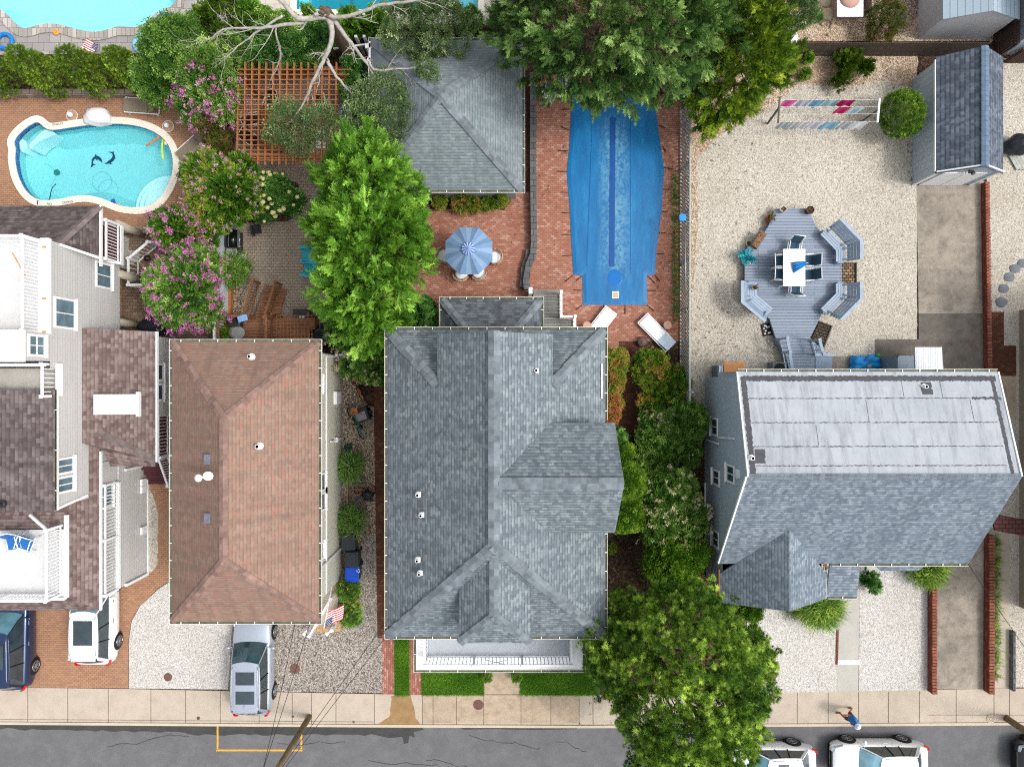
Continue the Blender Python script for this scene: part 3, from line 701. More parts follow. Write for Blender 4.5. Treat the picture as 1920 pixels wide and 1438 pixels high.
basin(root, kid, 1.35, M_plaster, -.13, M_water)
cp = MB(); ribbon(cp, kid, .03, -.3, 0, .06, closed=True); cp.build('coping', M_cop, root)
# corner steps, shelf, dolphins, main drain
st = MB()
for r, z in ((1.75, -.95), (1.35, -.6), (.95, -.32)): 
    c = P(300, 385); st.lathe((c.x, c.y, 0), [(r, -1.34), (r, z-.02), (r-.02, z), (0.01, z)], 36)
st.build('corner_step', M_plasterw, root, False)
for q in ([(45,268),(58,256),(75,238),(86,240),(99,247),(88,252),(70,259),(57,268),(50,279)], [(28,262),(33,257),(40,259),(43,267),(41,277),(35,284),(31,279),(29,271)]):
    sh = MB(); sh.prism([(p.x, p.y) for p in smoothpath(PL(q), 2)], -1.3, -.3); sh.build('tanning_shelf', M_plasterw, root)
be = MB(); q = PL([(322,318),(316,321),(312,340),(300,352),(310,358),(327,330)]); be.prism(q, -1.3, -.5); be.build('bench_ledge', M_plaster2, root)
d1 = [(900,752),(908,720),(913,690),(912,660),(925,638),(948,620),(950,595),(968,612),(992,622),(1015,640),(1025,660),(1030,697),(1016,678),(995,668),(980,652),(972,668),(962,660),(966,650),(945,652),(932,668),(925,690),(930,706),(958,716),(930,722),(912,740)]
d2 = [(1052,705),(1080,690),(1100,672),(1125,655),(1143,635),(1150,608),(1140,588),(1120,580),(1095,572),(1130,572),(1165,570),(1158,585),(1172,610),(1176,640),(1162,665),(1140,685),(1125,692),(1145,715),(1110,705),(1085,706)]
zf = -1.34
for dd in (d1, d2):
    mb = MB(); mb.prism([P(20+a/6, 190+b/6, zf) for a, b in dd], zf-.02, zf+.012); mb.build('floor_dolphin', M_dolph, root)
dr = MB(); c = P(107, 324, zf); dr.lathe(c, [(.16, 0), (.16, .03), (.01, .04)], 20); dr.build('main_drain', mk('drain_green', '#1f7f7a', .5), root)
dr = MB()
for (a, b, r) in ((81,330,.62),(191,341,.5),(203,356,.5)):
    c = P(a, b, zf); dr.torus(c, r, .008, 40, 4)
dr.build('cover_ring', mk('ring_blue', '#3f9db0', .6), root)
M_ink = mk('lettering_paint', '#4c4a46', .8, .2)
def text(body, size, loc, rz, parent, mat=None, name='lettering', depth=.004):
    cu = bpy.data.curves.new(name, 'FONT'); cu.body = body; cu.size = size; cu.extrude = depth; cu.align_x = 'CENTER'; cu.align_y = 'CENTER'; cu.materials.append(mat or M_ink)
    tmp = bpy.data.objects.new('tmp', cu); o = bpy.data.objects.new(name, bpy.data.meshes.new_from_object(tmp)); bpy.data.objects.remove(tmp); COL.objects.link(o)
    off = Vector((0, 0, 0)); q = parent
    while q is not None: off += q.location; q = q.parent
    o.location = Vector(loc)-off; o.rotation_euler = (0, 0, rz)
    if parent: o.parent = parent
    return o
text('DIVING', .16, P(108, 233, .062), PI+R(8), root); text('NO', .16, P(92.5, 383, .062), R(-8), root); text('DIVING', .16, P(127, 379.5, .062), R(8), root)
mk_rock = mk('white_rock', '#d9d9da', .8, .12, 3, bmp=.6)
MB().blob(P(184, 220, .15), (.68, .46, .42), 4, .1).build('waterfall_rock', mk_rock, None, True, label='white boulder waterfall on the kidney pool edge', cat='rock')
def noodle(pts, m, lab, z=-.1, r=.045):
    MB().tube([P(a, b, z) for a, b in pts], r, 8).build('pool_noodle', m, None, True, label=lab, cat='pool noodle')
noodle([(274,274),(285,267),(296,259),(302,254)], mk('noodle_orange', '#d97a4c', .7), 'straight orange foam noodle floating at the pool edge')
noodle([(306,300),(304,285),(304,272),(306,258)], mk('noodle_lime', '#c8e03a', .7), 'curved lime green foam noodle floating in the pool')
MB().tube([P(70,384,.09), P(70,377,.09), P(78,378,-.05), P(88,378,-.1), P(93,374,-.1), P(95,362,-.1), P(98,352,-.15), P(105,345,-.2)], .02, 6).build('pool_hose', M_black, None, True, label='thin black hose trailing into the kidney pool', cat='hose')
b = thing('pool_brush', 'blue pool brush on a yellow pole along the coping', 'brush', P(213, 377, -.1))
MB().box(P(212.5, 378, -.07), (.16, .2, .1), .4).build('brush_head', mk('brush_blue', '#1f56b8', .5), b)
MB().tube([P(215,380,-.05), P(226,386,-.02), P(240,390,.0), P(256,391.5,.02)], .02, 6).build('pole', mk('pole_yellow', '#d0a030', .5), b, True)
# bubble planters / domes beside the pool
M_clear = watermat('clear_acrylic', (.93, .95, .95, 1), 2, .02)
for (a, b_, lab) in ((136, 218, 'white globe light in a clear dome left of the white boulder'), (316, 238, 'white globe light in a clear dome at the right pool end')):
    t = thing('globe_light', lab, 'light', P(a, b_)); c = P(a, b_)
    MB().lathe(c, [(.27, 0), (.27, .03), (.05, .04)], 24).build('base', mk('base_tan', '#a58a72', .8), t)
    MB().blob(c+Vector((0, 0, .2)), (.13, .13, .13), 1, .0, 10).build('globe', M_white, t, True)
    MB().torus(c+Vector((0, 0, .05)), .28, .012, 24, 5).build('rim', M_white, t)
t = thing('thermometer_float', 'small pink and white float beside the lime noodle', 'float', P(311, 269))
MB().blob(P(311, 269, -.06), (.1, .1, .09), 2, 0, 8).build('float_ball', mk('float_pink', '#e9c9b4', .6), t, True); MB().lathe(P(311, 269, .02), [(.03, 0), (.03, .05)], 8).build('cap', M_white, t)
# top left pool
root = thing('swimming_pool', 'large pale blue free-form pool with grey stone coping', 'pool', P(150, -20))
basin(root, tl, 1.3, M_plaster2, -.12, M_water2, False)
cp = MB(); ribbon(cp, tl, .03, -.4, 0, .06, closed=True); cp.build('coping', M_copst, root)
MB().prism(PL([(-60,10),(0,17),(17,33),(27,45),(10,40),(-60,38)]), -1.25, -.2).build('entry_ledge', M_plasterw, root)
root = thing('swimming_pool', 'rectangular teal pool at the top edge of the view', 'pool', P(726, -40))
basin(root, tm, 1.5, M_plaster3, -.12, M_water3, False)
cp = MB(); ribbon(cp, tm, .02, -.3, 0, .05, closed=True); cp.build('coping', M_cop, root)
MB().prism(PL([(820,-60),(897,-60),(897,20),(820,20)]), -1.45, -.3).build('shelf', M_plasterw, root)
MB().prism(PL([(556,-60),(575,-60),(575,20),(556,20)]), -1.45, -.4).build('step', M_plaster2, root)
MB().prism(PL([(575,-60),(575,16),(640,16),(648,-10),(650,-60)]), -1.45, -.9).build('step', M_plaster3, root)
# toys by the top left pool
M_blue = mk('inflatable_blue', '#1577c4', .35, .35, 14)
t = thing('inflatable_lounge', 'blue and white patterned inflatable lounge beside the stone coping', 'inflatable', P(310, 40))
MB().torus(P(310, 40, .12), .32, .12, 24, 8, rot=Euler((0, 0, .3))).build('ring', M_blue, t, True)
MB().box(P(314, 33, .2), (.75, .28, .16), -.3).build('pillow', M_blue, t, bevel=.06)
MB().box(P(309, 42, .1), (.36, .3, .06), -.3).build('seat', M_white, t, bevel=.02)
for (a, b_, r, m, lab) in ((9, 78, .36, M_blue, 'small blue swim ring at the left frame edge'), (268, 83, .42, mk('ring_pale_blue', '#7cc0dd', .4, .15, 10), 'pale blue swim ring behind the hedge')):
    MB().torus(P(a, b_, .1), r, .1, 26, 8).build('swim_ring', m, None, True, label=lab, cat='swim ring')
t = thing('orange_float', 'small orange ring float near the stone coping', 'float', P(105, 61)); MB().torus(P(105, 61, .06), .1, .05, 16, 8).build('ring', mk('float_orange', '#e8952c', .5), t, True)
MB().box(P(105, 61, .03), (.1, .1, .02)).build('base', mk('float_orange2', '#b8701c', .5), t)
M_red = mk('flag_red', '#b3202f', .75, .05); M_navy = mk('flag_blue', '#22305f', .75, .05); M_fw = mk('flag_white', '#e6e4e2', .75, .04)
def flagmesh(name, A, U, V_, parent, wave=.05, stripes=13, **kw):
    """stars and stripes cloth, A hoist-top corner, U along the fly, V_ down the hoist"""
    mb = MB(); A = Vector(A); U = Vector(U); V_ = Vector(V_); N = U.cross(V_).normalized(); nu = 20
    f = lambda u, v: A+U*u+V_*v+N*wave*(math.sin(u*9+v*2)+.4*math.sin(u*17+v*5))
    for r in range(stripes):
        for c in range(nu):
            u0, u1, v0, v1 = c/nu, (c+1)/nu, r/stripes, (r+1)/stripes
            mi = 2 if (u0 < .4-1e-6 and v0 < 7/13-1e-6) else (0 if r % 2 == 0 else 1)
            mb.poly([f(u0, v0), f(u1, v0), f(u1, v1), f(u0, v1)], mi)
    up = N if N.z > 0 else -N
    for i in range(5):
        for j in range(6):
            c = f((j+.5)/15, (i+.5)*7/13/5)+up*.006; e = U.normalized()*.35*U.length/30; g = V_.normalized()*.35*V_.length/16
            mb.poly([c-e-g, c+e-g, c+e+g, c-e+g], 1)
    return mb.build(name, [M_red, M_fw, M_navy], parent, True, **kw)
flagmesh('flag_towel', P(186, 84, .35), (-.55, .25, .1), (-.35, -.55, 0), None, .03, label='stars and stripes towel draped by the hedge', cat='towel')
# covered pool
M_cover = None
m, t_, n, l, p = nm('pool_cover')
tc = n.new('ShaderNodeTexCoord').outputs['Object']
mp = n.new('ShaderNodeMapping'); mp.inputs['Scale'].default_value = (1, .28, 1); l.new(tc, mp.inputs[0])
a = noise(t_, 1.7, 7, vec=mp.outputs[0], rough=.7); b = noise(t_, 5, 8, rough=.8)
sx = n.new('ShaderNodeSeparateXYZ'); l.new(tc, sx.inputs[0])
ab = n.new('ShaderNodeMath'); ab.operation = 'ABSOLUTE'; l.new(sx.outputs[0], ab.inputs[0])
base = ramp(t_, a.outputs[0], [(.3, C('#085a90')), (.55, C('#0c6aa2')), (.75, C('#2480b0'))])
faded = mixc(t_, ramp(t_, b.outputs[0], [(.44, G(0)), (.54, G(1))]), C('#15669a'), C('#6d9cb0'))
mask = ramp(t_, ab.outputs[0], [(0, G(.75)), (.3, G(.75)), (.6, G(.4)), (.9, G(0))])
yr = n.new('ShaderNodeMath'); yr.operation = 'ABSOLUTE'; l.new(sx.outputs[1], yr.inputs[0])
ym_ = n.new('ShaderNodeMapRange'); ym_.inputs[1].default_value = 3.2; ym_.inputs[2].default_value = 4.4; ym_.inputs[3].default_value = 1; ym_.inputs[4].default_value = 0; l.new(yr.outputs[0], ym_.inputs[0])
mm = n.new('ShaderNodeMath'); mm.operation = 'MULTIPLY'; l.new(mask, mm.inputs[0]); l.new(ym_.outputs[0], mm.inputs[1])
mk2 = mixc(t_, ramp(t_, a.outputs[0], [(.35, G(.35)), (.6, G(1))]), G(0), mm.outputs[0])
c = mixc(t_, mk2, base, faded)
l.new(c, p.inputs['Base Color']); p.inputs['Roughness'].default_value = .45; p.inputs['Specular IOR Level'].default_value = .35
bump(t_, p, noise(t_, 3, 5, vec=mp.outputs[0]).outputs[0], .35, .05)
M_cover = m
M_coverdk = mk('cover_stripe', '#0c4a8c', .5, .1, 5)
cov = [(1078,168),(1225,175),(1229,200),(1233,235),(1241,290),(1245,318),(1240,400),(1232,460),(1228,515),(1213,516),(1213,572),(1093,572),(1092,517),(1075,516),(1071,450),(1068,385),(1064,345),(1063,322),(1067,280),(1070,220),(1072,172)]
cpt = P(1152, 370)
root = thing('covered_pool', 'long swimming pool under a bright blue winter cover', 'pool', (cpt.x, cpt.y, 0))
mb = MB(); q = PL(cov)
inner = offpath([Vector((p.x, p.y)) for p in ccw([Vector((p.x, p.y)) for p in q])], .18, True); outer = [Vector((p.x, p.y)) for p in ccw([Vector((p.x, p.y)) for p in q])]
for i in range(len(outer)):
    j = (i+1) % len(outer); mb.poly([(outer[i].x, outer[i].y, .03), (outer[j].x, outer[j].y, .03), (inner[j].x, inner[j].y, .06), (inner[i].x, inner[i].y, .06)])
mb.sheet(inner, .06); mb.build('cover', M_cover, root)
sb = MB(); sb.bar(P(1149,221,.068), P(1147,500,.068), .27, .008); sb.build('centre_stripe', M_coverdk, root)
sb = MB(); sb.bar(P(1182,200,.066), P(1182,510,.066), .02, .006); sb.bar(P(1111,215,.066), P(1100,500,.066), .02, .006); sb.build('seam', M_coverdk, root)
pd = MB(); c = P(1153, 521, .064); pd.lathe(c, [(.36, 0), (.34, .004), (.01, .006)], 24, sy=1.15); pd.build('puddle', mk('wet_cover', '#1467b0', .08, .1, 4), root)
sk = MB(); sk.box(P(1154, 553, .075), (.34, .34, .02)).box(P(1140, 160, .075), (.34, .34, .02)); sk.build('skimmer_lid', M_white, root)
sk = MB(); sk.box(P(1154, 553, .09), (.26, .26, .02)); sk.build('skimmer_plate', mk('lid_tan', '#c9ab8c', .6), root)
M_strap = mk('strap_black', '#1a1616', .8)
straps = [((1072,205),(1052,206)),((1068,245),(1052,238)),((1065,283),(1047,283)),((1063,322),(1045,322)),((1066,361),(1052,361)),((1070,400),(1053,399)),((1072,440),(1053,440)),((1074,479),(1055,480)),((1074,516),(1060,528)),((1091,518),(1080,527)),((1091,544),(1076,544)),((1092,572),(1080,581)),((1132,572),(1132,587)),((1172,572),(1172,589)),((1213,572),(1226,583)),((1213,545),(1229,545)),((1214,517),(1228,531)),((1228,516),(1237,528)),((1228,476),(1246,477)),((1232,436),(1248,437)),((1237,396),(1252,397)),((1241,355),(1257,356)),((1245,314),(1262,318)),((1243,275),(1248,285)),((1236,236),(1248,241)),((1230,200),(1244,200))]
for k, (a, b) in enumerate(straps):
    A, B = P(*a, .03), P(*b, .02); s_ = MB().bar(A, B, .03, .008); e = B+(B-A)*.12; s_.tube([A+(B-A)*.35+Vector((0, 0, .02)), B+Vector((0, 0, .03))], .018, 6); s_.build('spring_strap', M_strap, root)
# ------------------------------------------------------------ building materials
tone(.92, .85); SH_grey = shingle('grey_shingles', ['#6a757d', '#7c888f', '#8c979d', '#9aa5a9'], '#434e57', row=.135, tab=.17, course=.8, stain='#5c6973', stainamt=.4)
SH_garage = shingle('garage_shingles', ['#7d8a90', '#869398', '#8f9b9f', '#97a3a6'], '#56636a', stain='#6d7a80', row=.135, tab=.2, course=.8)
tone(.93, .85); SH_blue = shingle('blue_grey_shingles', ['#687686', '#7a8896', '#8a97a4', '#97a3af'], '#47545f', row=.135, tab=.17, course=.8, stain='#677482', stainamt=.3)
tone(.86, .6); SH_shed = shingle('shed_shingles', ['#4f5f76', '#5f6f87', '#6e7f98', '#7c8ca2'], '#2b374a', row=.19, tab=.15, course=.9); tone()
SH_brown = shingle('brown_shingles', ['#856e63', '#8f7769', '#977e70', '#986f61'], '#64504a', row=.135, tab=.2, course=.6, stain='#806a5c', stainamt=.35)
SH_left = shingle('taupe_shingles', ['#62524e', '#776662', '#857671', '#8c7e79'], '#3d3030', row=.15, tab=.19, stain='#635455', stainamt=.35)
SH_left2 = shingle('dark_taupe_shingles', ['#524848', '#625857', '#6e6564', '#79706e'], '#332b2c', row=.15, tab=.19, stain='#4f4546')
tone(.8, .9); CAP_grey = mk('grey_ridge_cap', '#87929a', .9, .3, 3, bmp=.3); tone()
CAP_brown = mk('brown_ridge_cap', '#836a61', .9, .25, 3, bmp=.3)
tone(1, .7); CAP_left = mk('taupe_ridge_cap', '#6d5d59', .9, .25, 3, bmp=.3)
tone(.82, .7); CAP_blue = mk('blue_ridge_cap', '#7a8997', .9, .25, 3, bmp=.3); tone()
def capmat(m):
    t = m.node_tree; n, l = t.nodes, t.links; p = n['Principled BSDF']; src = p.inputs['Base Color'].links[0].from_socket
    g = n.new('ShaderNodeNewGeometry'); c = mixc(t, .75, src, ramp(t, g.outputs['Random Per Island'], [(0, G(.66)), (.5, G(.95)), (1, G(1.2))]), 'MULTIPLY'); l.new(c, p.inputs['Base Color'])
for m in (CAP_grey, CAP_brown, CAP_left, CAP_blue): capmat(m)
def siding(name, c1, c2, line, row=.15):
    return brick(name, c1, c2, line, 3.6, row, .012, .7, .35, stain=c2, stainamt=.25, sm=.3)
W_left = siding('pale_grey_siding', '#c3c1bf', '#bdbbb9', '#aaa8a6', .16)
W_cream = siding('cream_siding', '#cfccbd', '#c8c5b6', '#b5b2a4', .11)
W_blue = siding('blue_grey_siding', '#b3c0cb', '#a9b7c2', '#97a5b3', .11)
W_shed = brick('shed_panel', '#b3c0cb', '#a9b7c2', '#93a1ae', .3, 6, .012, .7, .3, stain='#a4b3bf', off=0, stainamt=.3)
W_grey = siding('grey_siding', '#8f9aa0', '#8a959b', '#737d83', .13)
M_memb = concrete('roof_membrane', '#a0a5ab', '#adb2b8', '#8b9197', .5, .5, .2)
_t = M_memb.node_tree; _p = _t.nodes['Principled BSDF']; _src = _p.inputs['Base Color'].links[0].from_socket; _mp = _t.nodes.new('ShaderNodeMapping'); _mp.inputs['Scale'].default_value = (3.2, .35, 1); _t.links.new(_t.nodes.new('ShaderNodeTexCoord').outputs['Object'], _mp.inputs[0])
_t.links.new(mixc(_t, ramp(_t, noise(_t, 1, 6, vec=_mp.outputs[0], rough=.75).outputs[0], [(.48, G(0)), (.72, G(.75))]), _src, C('#74787f')), _p.inputs['Base Color'])
M_tar = mk('roof_tar', '#4b4c51', .8, .25, 5)
M_deckw = concrete('deck_membrane', '#c6c6c6', '#d0d0cf', '#b3b0ab', .35, .7, .1)
M_deckg = concrete('porch_deck_floor', '#a6adb5', '#b1b8be', '#98a0a8', .35, .7, .1)
M_plum = boards('plum_decking', '#4f2a2e', '#5c3338', .14)
M_rust = mk('rust_stain', '#c08a55', .9, .3, 5)
M_metalroof = boards('pale_metal_roof', '#a9b7c2', '#9fadb9', .3, gap='#70808d')
def face(a, b, c, *r): return [Vector(x) for x in (a, b, c)+r]
def slab(mb, pts, mi=0, th=.1):
    """a roof plane with thickness"""
    pts = [Vector(p) for p in pts]; n = norm_out(pts)
    if n.z < 0: pts = pts[::-1]
    mb.poly(pts, mi); dn = Vector((0, 0, -th)); q = [p+dn for p in pts]
    for i in range(len(pts)):
        j = (i+1) % len(pts); mb.poly([q[i], q[j], pts[j], pts[i]], mi)
    return mb
def caps(a, b, parent, m, step=.22, wid=.3, lift=.02, drop=.06, jit=.0):
    """overlapping ridge cap shingles from low end a to high end b"""
    a, b = Vector(a), Vector(b); d = b-a; L = d.length; d.normalize(); s_ = Vector((-d.y, d.x, 0)).normalized(); mb = MB(); n = max(1, int(L/step)); rr = random.Random(int(L*1000))
    for i in range(n):
        p = a+d*(L*i/n); q = a+d*(L*(i+1)/n+.03); up = Vector((0, 0, 1)); jw = wid/2*(1+rr.uniform(-jit, jit))
        for sg in (1, -1):
            e = s_*sg*jw-up*drop
            pts = [p+up*(lift+.03), q+up*(lift+.012), q+e+up*(lift+.012), p+e+up*(lift+.03)]
            if sg > 0: pts = pts[::-1]
            if norm_out(pts).z < 0: pts = pts[::-1]
            i0 = len(mb.v)
            if sg > 0: mb.poly(pts); last = pts
            else: mb.poly(pts)
        mb.poly([p+s_*jw-up*drop+up*(lift+.03), p+up*(lift+.03), p-s_*jw-up*drop+up*(lift+.03), p-up*(drop)])
    return mb.build('ridge_cap', m, parent)
def gutter(pts, parent, z, closed=False, wid=.11, out=0., hang=.7):
    """eave gutter along a ground-plan path; outer side = right of the path direction"""
    mb = MB(); ribbon(mb, pts, -wid+.015, -wid, z-.1, z, 0, closed)
    ribbon(mb, pts, -.0, -wid+.015, z-.1, z-.045, 1, closed)
    ribbon(mb, pts, .012, 0, z-.1, z-.012, 0, closed)
    n = len(pts)
    for i in range(n if closed else n-1):
        a = Vector((*pts[i][:2], z-.003)); b = Vector((*pts[(i+1) % n][:2], z-.003)); d = b-a; L = d.length; d.normalize(); o_ = Vector((d.y, -d.x, 0))
        k = int(L/hang)
        for j in range(k):
            c = a+d*(L*(j+.5)/k); mb.bar(c, c+o_*wid, .035, .012)
    return mb.build('gutter', [M_gutter, M_gutdirt], parent)
def window(parent, c, rz, w_, h_, split='v', glass=None, sill=True, th=.05):
    """rz: direction the window faces (0 = +X)"""
    c = Vector(c); M = Matrix.Rotation(rz, 3, 'Z'); X = M@Vector((1, 0, 0)); Y = M@Vector((0, 1, 0)); Zv = Vector((0, 0, 1)); f = .09
    mb = MB()
    def b(cy, cz, wy, wz, dx=th): mb.box(c+X*dx/2+Y*cy+Zv*cz, (dx, wy, wz), rz)
    b(0, h_/2-f/2, w_, f); b(0, -h_/2+f/2, w_, f); b(w_/2-f/2, 0, f, h_-2*f); b(-w_/2+f/2, 0, f, h_-2*f)
    fr = mb.build('window', M_white, parent)
    MB().box(c+X*.012, (.016, w_-2*f+.01, h_-2*f+.01), rz).build('pane', glass or M_glass, fr)
    mu = MB()
    if split == 'v': mu.box(c+X*.025, (.03, .045, h_-2*f), rz)
    elif split == 'h': mu.box(c+X*.025, (.03, w_-2*f, .045), rz)
    elif split == 'x': mu.box(c+X*.025, (.03, .04, h_-2*f), rz).box(c+X*.027, (.03, w_-2*f, .04), rz)
    if split: mu.build('mullion', M_white, fr)
    if sill: MB().box(c+X*.05+Zv*(-h_/2-.03), (.1, w_+.08, .06), rz).build('sill', M_white, fr)
    return fr
RC = [0]
def railing(a, b, parent, z, h=.95, mat=None, sp=.125, name='railing', posts=True, top=.09, zb=None):
    RC[0] += 1; h += .0035*(RC[0] % 7); a = Vector((*a[:2], z)); b = Vector((*b[:2], z if zb is None else zb)); d = b-a; L = d.length; mb = MB(); up = Vector((0, 0, 1))
    mb.bar(a+up*h, b+up*h, top, .05); mb.bar(a+up*.1, b+up*.1, .05, .05)
    n = max(2, int(L/sp)); rz = math.atan2(d.y, d.x)
    for i in range(1, n):
        p = a+d*(i/n); mb.box(p+up*(h/2+.04), (.035, .035, h-.12), rz)
    if posts:
        k = max(1, round(L/2.2))
        for i in range(k+1): mb.box(a+d*(i/k)+up*(h/2+.03), (.1-.0007*(RC[0] % 7), .1-.0009*(RC[0] % 7), h+.06), rz); mb.box(a+d*(i/k)+up*(h+.075), (.14-.0011*(RC[0] % 7), .14-.0013*(RC[0] % 7), .03), rz)
    return mb.build(name, mat or M_white, parent)
def vent(parent, px, py, z, r=.05, h=.3, col=None, base=True):
    p = P(px, py, z); mb = MB()
    mb.lathe(p, [(r*1.9, -.05), (r*1.8, .05), (r*1.2, .07), (r*1.1, h), (r*.85, h)], 14)
    if base: mb.box(p+Vector((.03, 0, .0)), (.16, .2, .02))
    o = mb.build('vent_pipe', col or M_white, parent); MB().lathe(p, [(r*.8, h+.004), (.005, h+.004)], 14).build('opening', M_black, o); return o
def hip(parent, x0, y0, x1, y1, ze, pitch, mat, cap, name='roof', gut=True, ov=0, capw=.3):
    """hip roof on a rectangle, ridge along Y if deeper than wide"""
    w_, d_ = x1-x0, y1-y0; h = min(w_, d_)/2; zr = ze+h*pitch; mb = MB()
    if d_ >= w_: r0 = Vector(((x0+x1)/2, y0+h, zr)); r1 = Vector(((x0+x1)/2, y1-h, zr))
    else: r0 = Vector((x0+h, (y0+y1)/2, zr)); r1 = Vector((x1-h, (y0+y1)/2, zr))
    A, B, C_, D = Vector((x0, y0, ze)), Vector((x1, y0, ze)), Vector((x1, y1, ze)), Vector((x0, y1, ze))
    pt = (r0-r1).length < .05
    if d_ >= w_:
        slab(mb, [A, B, r0]); slab(mb, [C_, D, r1])
        if pt: slab(mb, [B, C_, r0]); slab(mb, [D, A, r0])
        else: slab(mb, [B, C_, r1, r0]); slab(mb, [D, A, r0, r1])
        es = [(A, r0), (B, r0), (C_, r1), (D, r1)]
    else:
        slab(mb, [A, B, r1, r0]); slab(mb, [C_, D, r0, r1]); slab(mb, [B, C_, r1]); slab(mb, [D, A, r0]); es = [(A, r0), (B, r1), (C_, r1), (D, r0)]
    ro = mb.build(name, mat, parent)
    for a, b in es: caps(a, b, ro, cap, wid=capw)
    if not pt: caps(r0, r1, ro, cap, wid=capw)
    if gut: gutter([(x0, y0), (x1, y0), (x1, y1), (x0, y1)][::1], ro, ze+.01, True)
    return ro, r0, r1
# ------------------------------------------------------------ brown hip-roofed house
B2 = thing('house', 'cream-sided house under a reddish brown hip roof', 'house', (-11, -4, 0))
MB().prism([(-13.7,-9.5),(-8.37,-9.5),(-8.37,1.35),(-13.7,1.35)], 0, 5.42, top=False).build('wall', W_cream, B2)
MB().prism([(-13.72,-9.52),(-8.35,-9.52),(-8.35,1.37),(-13.72,1.37)], 0, .35, top=False).build('foundation', M_path, B2)
ro, r0, r1 = hip(B2, -14.07, -9.84, -7.98, 1.72, 5.5, .72, SH_brown, CAP_brown, capw=.32)
vent(ro, 472, 669, 6.6, .07); vent(ro, 487, 836, 6.9, .08)
for (a, b) in ((390, 861), (390, 971)): MB().box(P(a, b, 7.1), (.26, .42, .22), mi=0).build('box_vent', mk('box_vent_grey', '#6a6a78', .7, .2, 8) if a == 390 and b == 861 else MATS['box_vent_grey'], ro, bevel=.03)
t = MB(); c = P(392, 892, 7.2); t.tube([c, c+Vector((0, 0, .35)), c+Vector((-.25, 0, .5))], .03, 8)
t.lathe(c+Vector((.12, .05, .35)), [(.01, -.05), (.17, .0), (.19, .03), (.17, .03), (.02, -.02)], 18, rot=Euler((.3, .3, 0))); t.lathe(c+Vector((-.2, -.02, .45)), [(.14, 0), (.15, .05), (.05, .09), (.01, .1)], 16)
t.build('satellite_dish', M_white, ro, True)
for (py, z, w_, h_, sp) in ((720, 4.2, .8, 1.1, 'v'), (908, 3.9, .95, 1.5, 'h'), (940, 3.9, .95, 1.5, 'h'), (1035, 4, .75, 1.1, 'v')):
    y = (719-py)*sc(z); window(B2, (-8.37, y, z), 0, w_, h_, sp)
# utilities on the east wall
mb = MB(); mb.box((-8.3, (719-745)/38, 1.2), (.14, .6, .9)).box((-8.3, (719-820)/38, 1.4), (.16, .2, .3)).bar((-8.28, -2.66, .4), (-8.28, -2.66, 2.5), .06, .06); mb.build('meter_box', M_white, B2)
mb = MB(); mb.bar((-8.33, 1.2, 3.05), (-8.33, -9.4, 3.05), .05, .1); mb.build('belt_trim', M_white, B2)
mb = MB(); mb.tube([(-8.3, -8, 5.3), (-8.3, -8, 3), (-8.3, -8, .3)], .05, 8); mb.tube([(-8.3, 1.25, 5.3), (-8.3, 1.25, .2)], .05, 8); mb.build('downspout', M_white, B2)
# side porch with steps at the south-east corner
mb = MB(); 
A = P(600, 1160, 1); Bq = P(634, 1105, 1)
pr = thing('porch_steps', 'small white-railed stoop below the brown roof corner', 'porch', P(612, 1160))
MB().prism(PL([(578,1140),(640,1130),(640,1182),(590,1182)]), 0, .16).build('lower_step', M_brickpk if 0 else brick('tan_pavers', '#c9a77e', '#b8946b', '#8d6f50', .3, .2, .012), pr)
MB().prism(PL([(578,1100),(640,1090),(636,1165),(586,1168)]), 0, .5).build('landing', M_walk, pr)
railing(P(596, 1172), P(634, 1105), pr, .5, .9); railing(P(588, 1168), P(584, 1172), pr, .2, .9); railing(P(625, 1172), P(634,1166), pr, .2, .9)
fl = thing('flag', 'stars and stripes flag on a white wall-mounted pole', 'flag', P(612, 1165))
a = P(622, 1100, 3.0); b = P(607, 1179, 3.4)
MB().tube([a, b], .018, 6).build('pole', M_white, fl, True)
flagmesh('flag_cloth', P(609, 1176, 3.35), (P(643, 1160, 2.9)-P(609, 1176, 3.35)), (P(612, 1148, 3.2)-P(609, 1176, 3.35)), fl, .05)
# ------------------------------------------------------------ main grey house in the centre
B3 = thing('house', 'large grey-shingled house with cross gables and a white front balcony', 'house', (-.65, -4, 0))
XL, XR, YB, YT, ZE, XC = -5.07, 3.77, -10.27, 2.19, 6.0, -.65; PT = .724; HW = (XR-XL)/2; ZR = ZE+HW*PT
MB().prism([(XL+.4,YB+.4),(XR-.4,YB+.4),(XR-.4,YT-.4),(XL+.4,YT-.4)], 0, ZE-.08, top=False).build('wall', W_grey, B3)
ro = MB(); R0 = Vector((XC, YB+HW, ZR)); yg = 1.88; zg = 7.6; xg = (ZR-zg)/PT; yh = YT-(zg-ZE)/PT
GL, GR = Vector((XC-xg, yh, zg)), Vector((XC+xg, yh, zg))
slab(ro, [(XL,YB,ZE),(XR,YB,ZE),R0])
slab(ro, [(XL,YT,ZE),(XL,YB,ZE),R0,(XC,yh,ZR),GL]); slab(ro, [(XR,YB,ZE),(XR,YT,ZE),GR,(XC,yh,ZR),R0])
slab(ro, [(XC,yh,ZR),(XC,yg,ZR),(XC-xg,yg,zg),GL]); slab(ro, [(XC,yh,ZR),GR,(XC+xg,yg,zg),(XC,yg,ZR)])
slab(ro, [(XR,YT,ZE),(XL,YT,ZE),GL,GR])
RF = ro.build('roof', SH_grey, B3)
